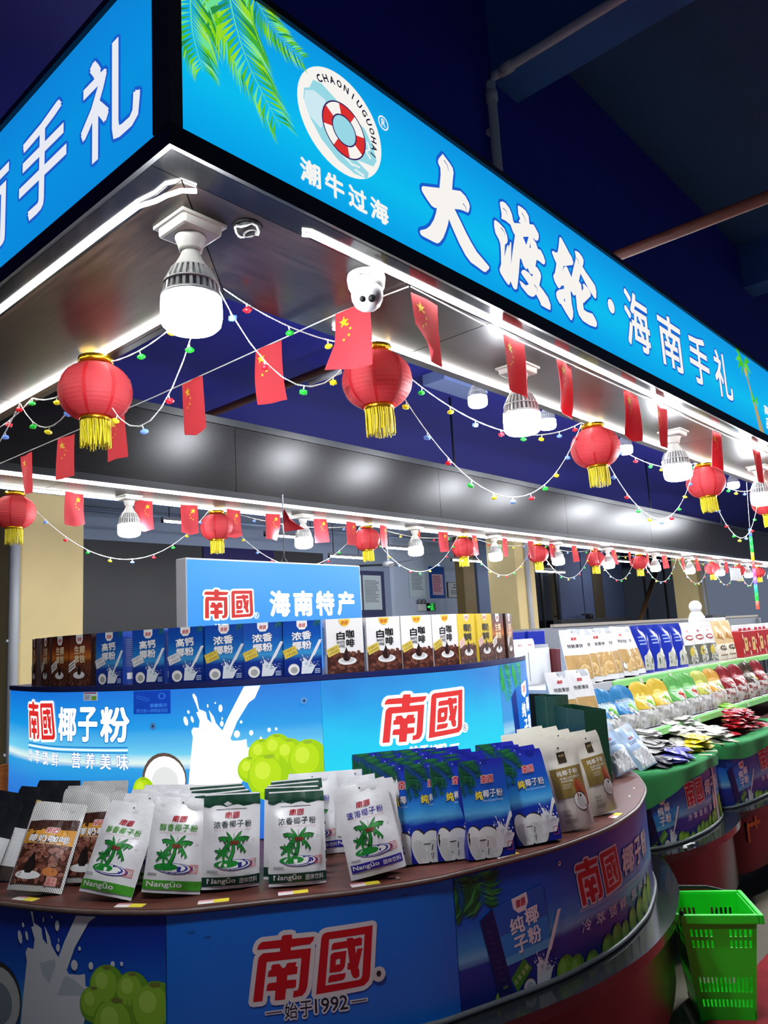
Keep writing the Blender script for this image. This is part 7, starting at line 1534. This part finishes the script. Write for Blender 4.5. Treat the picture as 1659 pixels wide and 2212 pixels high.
# ------------------------------------------------------------------ back hall
b = MB(); b.box(3.56, 6.9, 7.2, 7.3, 0, 2.73, mat('charcoal_board', (9, 11, 16), rough=0.5)); struct(b.build('wall_left'))
b = MB(); b.box(5.05, 6.06, 7.185, 7.199, 2.50, 2.725, mat('dim_screen', (34, 30, 80), rough=0.2, emit=0.15)); tag(b.build('wall_screen'), 'dim violet screen on the charcoal board above the light box', 'screen')
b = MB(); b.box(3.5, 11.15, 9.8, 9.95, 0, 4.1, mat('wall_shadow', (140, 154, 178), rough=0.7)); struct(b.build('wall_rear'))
b = MB(); b.box(11.15, 14.0, 10.0, 10.1, 0, 4.1, M_grey); struct(b.build('wall_poster'))
b = MB(); b.box(11.15, 11.25, 9.8, 9.999, 0, 4.1, M_grey); struct(b.build('trim_5'))
b = MB(); b.box(12.37, 12.75, 8.95, 9.15, 0, 4.1, mat('bronze_paint', (120, 100, 60), rough=0.6)); struct(b.build('trim_6'))
b = MB(); b.box(12.91, 13.45, 9.0, 9.2, 0, 4.1, mat('blue_grey_paint', (92, 108, 140), rough=0.6)); struct(b.build('trim_7'))
for i, (x0, x1, c) in enumerate(((16.2, 17.3, (80, 92, 124)), (17.36, 17.85, (80, 92, 124)), (17.88, 18.42, (70, 60, 44)), (18.44, 19.6, (74, 86, 116)))):
    b = MB(); b.box(x0, x1, 9.0, 9.1, 0, 4.1, mat('bay_%d' % i, c, rough=0.7)); struct(b.build('trim_%d' % (8 + i)))
b = MB(); b.box(15.6, 19.2, 8.7, 8.9, 0, 1.80, mat('low_partition', (66, 68, 70), rough=0.7)); struct(b.build('trim_12'))
for i, (x0, x1) in enumerate(((14.1, 16.15), (19.65, 24.0))):
    t = struct(thing('window_%d' % (i + 1), '', '')); del t['label']; del t['category']
    b = MB(); b.box(x0, x1, 9.05, 9.06, 0, 3.9, mat('dark_glass', (8, 9, 12), rough=0.08, spec=0.6)); b.build('pane', t)
    for k in range(4): x = x0 + (x1 - x0) * k / 3; b = MB(); b.box(x - 0.03, x + 0.03, 9.02, 9.049, 0, 3.9, mat('window_frame', (26, 28, 32), rough=0.4)); b.build('window_frame', t)
def poster(name, lab, cat, x0, x1, z0, z1, y, frame, fill, draw):
    t = thing(name, lab, cat, (x0, y, z0)); b = MB(); b.box(0, x1 - x0, -0.02, -0.002, 0, z1 - z0, frame); b.build('backing', t); w, h = x1 - x0, z1 - z0
    P = Print(lambda u, v, hh: Vector((u * w, -0.0205 - hh * 3, v * h)), base=0.001, step=0.0008); P.rect(0.04, 0.96, 0.03, 0.97, fill, 0); draw(P); P.mb.build('print', t)
gt = ink((90, 96, 104))
poster('notice_board', 'navy notice board with two printed white sheets right of the light box', 'notice board', 9.95, 10.95, 2.02, 2.86, 9.8, mat('board_navy', (30, 38, 86), rough=0.5), mat('board_navy', (30, 38, 86)), lambda P: [P.rect(a, b_, 0.14, 0.90, ink((196, 208, 214)), 1) or lines_print(P, a + 0.04, b_ - 0.04, 0.30, 0.80, 16, gt, 2, 1) for a, b_ in ((0.05, 0.36), (0.40, 0.90))])
P = Print(lambda u, v, h: Vector((u, 9.775 - h, v)), base=0.0)
t = thing('wall_lettering', 'navy band with white characters under the notice board', 'sign', (10.0, 9.79, 1.86)); b = MB(); b.box(-0.1, 0.95, -0.01, 0, 0, 0.155, MATS['board_navy']); b.build('band', t); P = Print(lambda u, v, h: Vector((u, -0.011 - h, v)), base=0.001); P.text('洋广场', 0.15, 0.75, 0.02, 0.14, I_white, 1, bold=0.03); P.mb.build('lettering', t)
poster('wall_poster', 'pale rules sheet with grey text left of the blue poster', 'poster', 11.92, 12.44, 2.38, 3.0, 10.0, ink((186, 206, 214)), ink((196, 212, 220)), lambda P: lines_print(P, 0.14, 0.86, 0.25, 0.85, 16, gt, 1, 2))
poster('wall_poster', 'blue poster with a pink text panel on the grey wall', 'poster', 12.59, 13.1, 2.37, 3.03, 10.0, ink((30, 80, 160)), ink((30, 84, 170)), lambda P: (P.rect(0.14, 0.86, 0.10, 0.76, ink((224, 190, 206)), 1), lines_print(P, 0.18, 0.82, 0.2, 0.72, 10, ink((190, 60, 90)), 2, 3)))
poster('framed_certificate', 'dark framed white certificate right of the blue poster', 'certificate', 13.18, 13.69, 2.38, 2.715, 10.0, mat('frame_dark', (40, 38, 36), rough=0.4), ink((206, 212, 210)), lambda P: (P.ell(0.5, 0.82, 0.05, 0.07, ink((60, 70, 90)), 1, 12), P.rect(0.35, 0.65, 0.62, 0.68, I_black, 1), lines_print(P, 0.2, 0.8, 0.2, 0.5, 4, gt, 1, 5)))
t = thing('exit_sign', 'green lit exit sign with running figure beside twin emergency lamps', 'exit sign', (12.40, 10.0, 2.11)); b = MB(); b.box(0, 0.29, -0.04, -0.002, 0, 0.16, M_dark); b.build('case', t); P = Print(lambda u, v, h: Vector((u, -0.041 - h, v)), base=0.001); gm = mat('exit_green', (60, 240, 100), rough=0.4, emit=1.5)
P.line([(0.03, 0.08), (0.09, 0.08)], 0.02, gm, 1); P.poly([(0.08, 0.045), (0.12, 0.08), (0.08, 0.115)], gm, 1); P.ell(0.19, 0.12, 0.014, 0.014, gm, 1, 12); P.line([(0.19, 0.105), (0.18, 0.065), (0.21, 0.03)], 0.016, gm, 1); P.line([(0.18, 0.065), (0.15, 0.03)], 0.016, gm, 1); P.line([(0.15, 0.09), (0.19, 0.095), (0.22, 0.08)], 0.012, gm, 1); P.stroke([(0.135, 0.015), (0.245, 0.015), (0.245, 0.145), (0.135, 0.145)], 0.006, gm, 1); P.mb.build('pictogram', t)
t = thing('emergency_lamp', 'white emergency lamp box with two round spots beside the exit sign', 'lamp', (12.12, 10.0, 2.11)); b = MB(); b.bevbox(0, 0.26, -0.06, -0.002, 0, 0.14, 0.006, M_shelf); b.build('case', t)
for x in (0.04, 0.17): b = MB(); b.tube([(x, -0.05, 0.19), (x, -0.09, 0.185)], 0.05, M_shelf2, 16); b.tube([(x, -0.03, 0.141), (x, -0.04, 0.18)], 0.012, M_dark, 8); b.build('spot', t)
# fluorescent tubes of the back hall, fan, pipes
M_tube = mat('tube_light', (255, 255, 255), rough=0.4, emit=80.0, ecol=(235, 244, 255))
for i, (x0, x1, y, z) in enumerate(((7.78, 8.51, 8.0, 2.82), (9.0, 9.98, 8.0, 3.01), (10.73, 11.64, 8.0, 2.88), (5.04, 5.40, 8.0, 3.13), (13.46, 14.69, 8.0, 2.76), (6.6, 7.4, 8.0, 3.06), (17.0, 18.2, 8.0, 3.1))):
    t = thing('tube_lamp', '%s fluorescent tube lamp hanging in the back hall' % ords[i], 'tube lamp', (x0, y, z), (0, 0, 0), 'tube lamps in the back hall'); L = x1 - x0
    b = MB(); b.box(0, L, -0.02, 0.02, 0.012, 0.05, M_shelf2); b.build('batten', t); b = MB(); b.tube([(0.02, 0, 0), (L - 0.02, 0, 0)], 0.014, M_tube, 10); b.build('tube', t)
    for x in (0.0, L - 0.018): b = MB(); b.box(x, x + 0.018, -0.018, 0.018, -0.02, 0.0115, M_dark); b.build('end_cap', t)
    for x in (0.1, L - 0.1): b = MB(); b.tube([(x, 0, 0.05), (x, 0, 4.1 - z)], 0.006, M_black, 6); b.build('rod', t)
t = thing('ceiling_fan', 'white ceiling fan with dark blades in the back hall', 'fan', (9.75, 8.6, 2.83)); b = MB(); b.lathe([(0.02, 0.06), (0.09, 0.04), (0.11, 0.0), (0.09, -0.03), (1e-6, -0.04)], M_shelf, 18); b.build('motor', t); b = MB(); b.tube([(0, 0, 0.05), (0, 0, 1.26)], 0.018, M_shelf, 8); b.lathe([(0.05, 0.26), (0.02, 0.32)], M_shelf, 12); b.build('downrod', t)
for k in range(3):
    T = Matrix.Rotation(0.3 + k * 2.094, 4, 'Z') @ Matrix.Rotation(0.15, 4, 'X'); b = MB(); b.box(0.10, 0.62, -0.06, 0.06, -0.004, 0.004, mat('fan_blade', (46, 50, 58), rough=0.5), T); b.build('blade', t)
for i, (y, z, r) in enumerate(((7.6, 3.55, 0.05), (8.3, 3.45, 0.035), (9.0, 3.6, 0.06), (8.6, 3.3, 0.02))):
    b = MB(); b.tube([(2.2, y, z), (16, y, z)], r, mat('duct_grey', (110, 124, 150), rough=0.5), 10)
    for x in (4, 8, 12): b.tube([(x, y, z), (x, y, 4.1)], 0.008, M_black, 6)
    tag(b.build('ceiling_pipe'), 'grey overhead pipe in the back hall, %s from the stall' % ords[i], 'pipe')
b = MB(); b.tube([(19.9, 8.2, 2.9), (18.4, 8.2, 1.5), (17.0, 8.2, 0.2)], 0.06, mat('bronze_rail', (120, 90, 62), rough=0.3, metal=0.6), 10); b.tube([(17.0, 8.2, 0.2), (17.0, 8.2, 0.0)], 0.05, MATS['bronze_rail'], 8); tag(b.build('stair_rail'), 'slanted bronze stair rail in the dark doorway left of the right column', 'handrail')
t = thing('qr_sheet', 'white sheet hanging among the far lanterns at the right', 'paper', (13.9, 4.42, 2.26)); b = MB(); b.box(0, 0.55, 0, 0.004, 0, 0.22, M_white); b.build('sheet', t); b = MB(); b.tube([(0.27, 0.002, 0.22), (0.27, 0.002, 0.33)], 0.003, M_cord, 5); b.build('string', t)
t = thing('far_camera', 'small dark camera on the low partition beyond the cracker bags', 'camera', (16.85, 8.69, 1.80)); b = MB(); b.box(-0.25, 0.0, -0.03, 0.03, 0.08, 0.11, M_dark); b.box(-0.03, 0.0, -0.03, 0.03, 0.0, 0.08, M_dark); b.build('arm', t); b = MB(); b.tube([(0.06, 0.05, 0.06), (0.06, -0.09, 0.05)], 0.06, M_dark, 14); b.build('lens_tube', t)

bpy.data.objects.remove(_to); bpy.data.curves.remove(_tc)
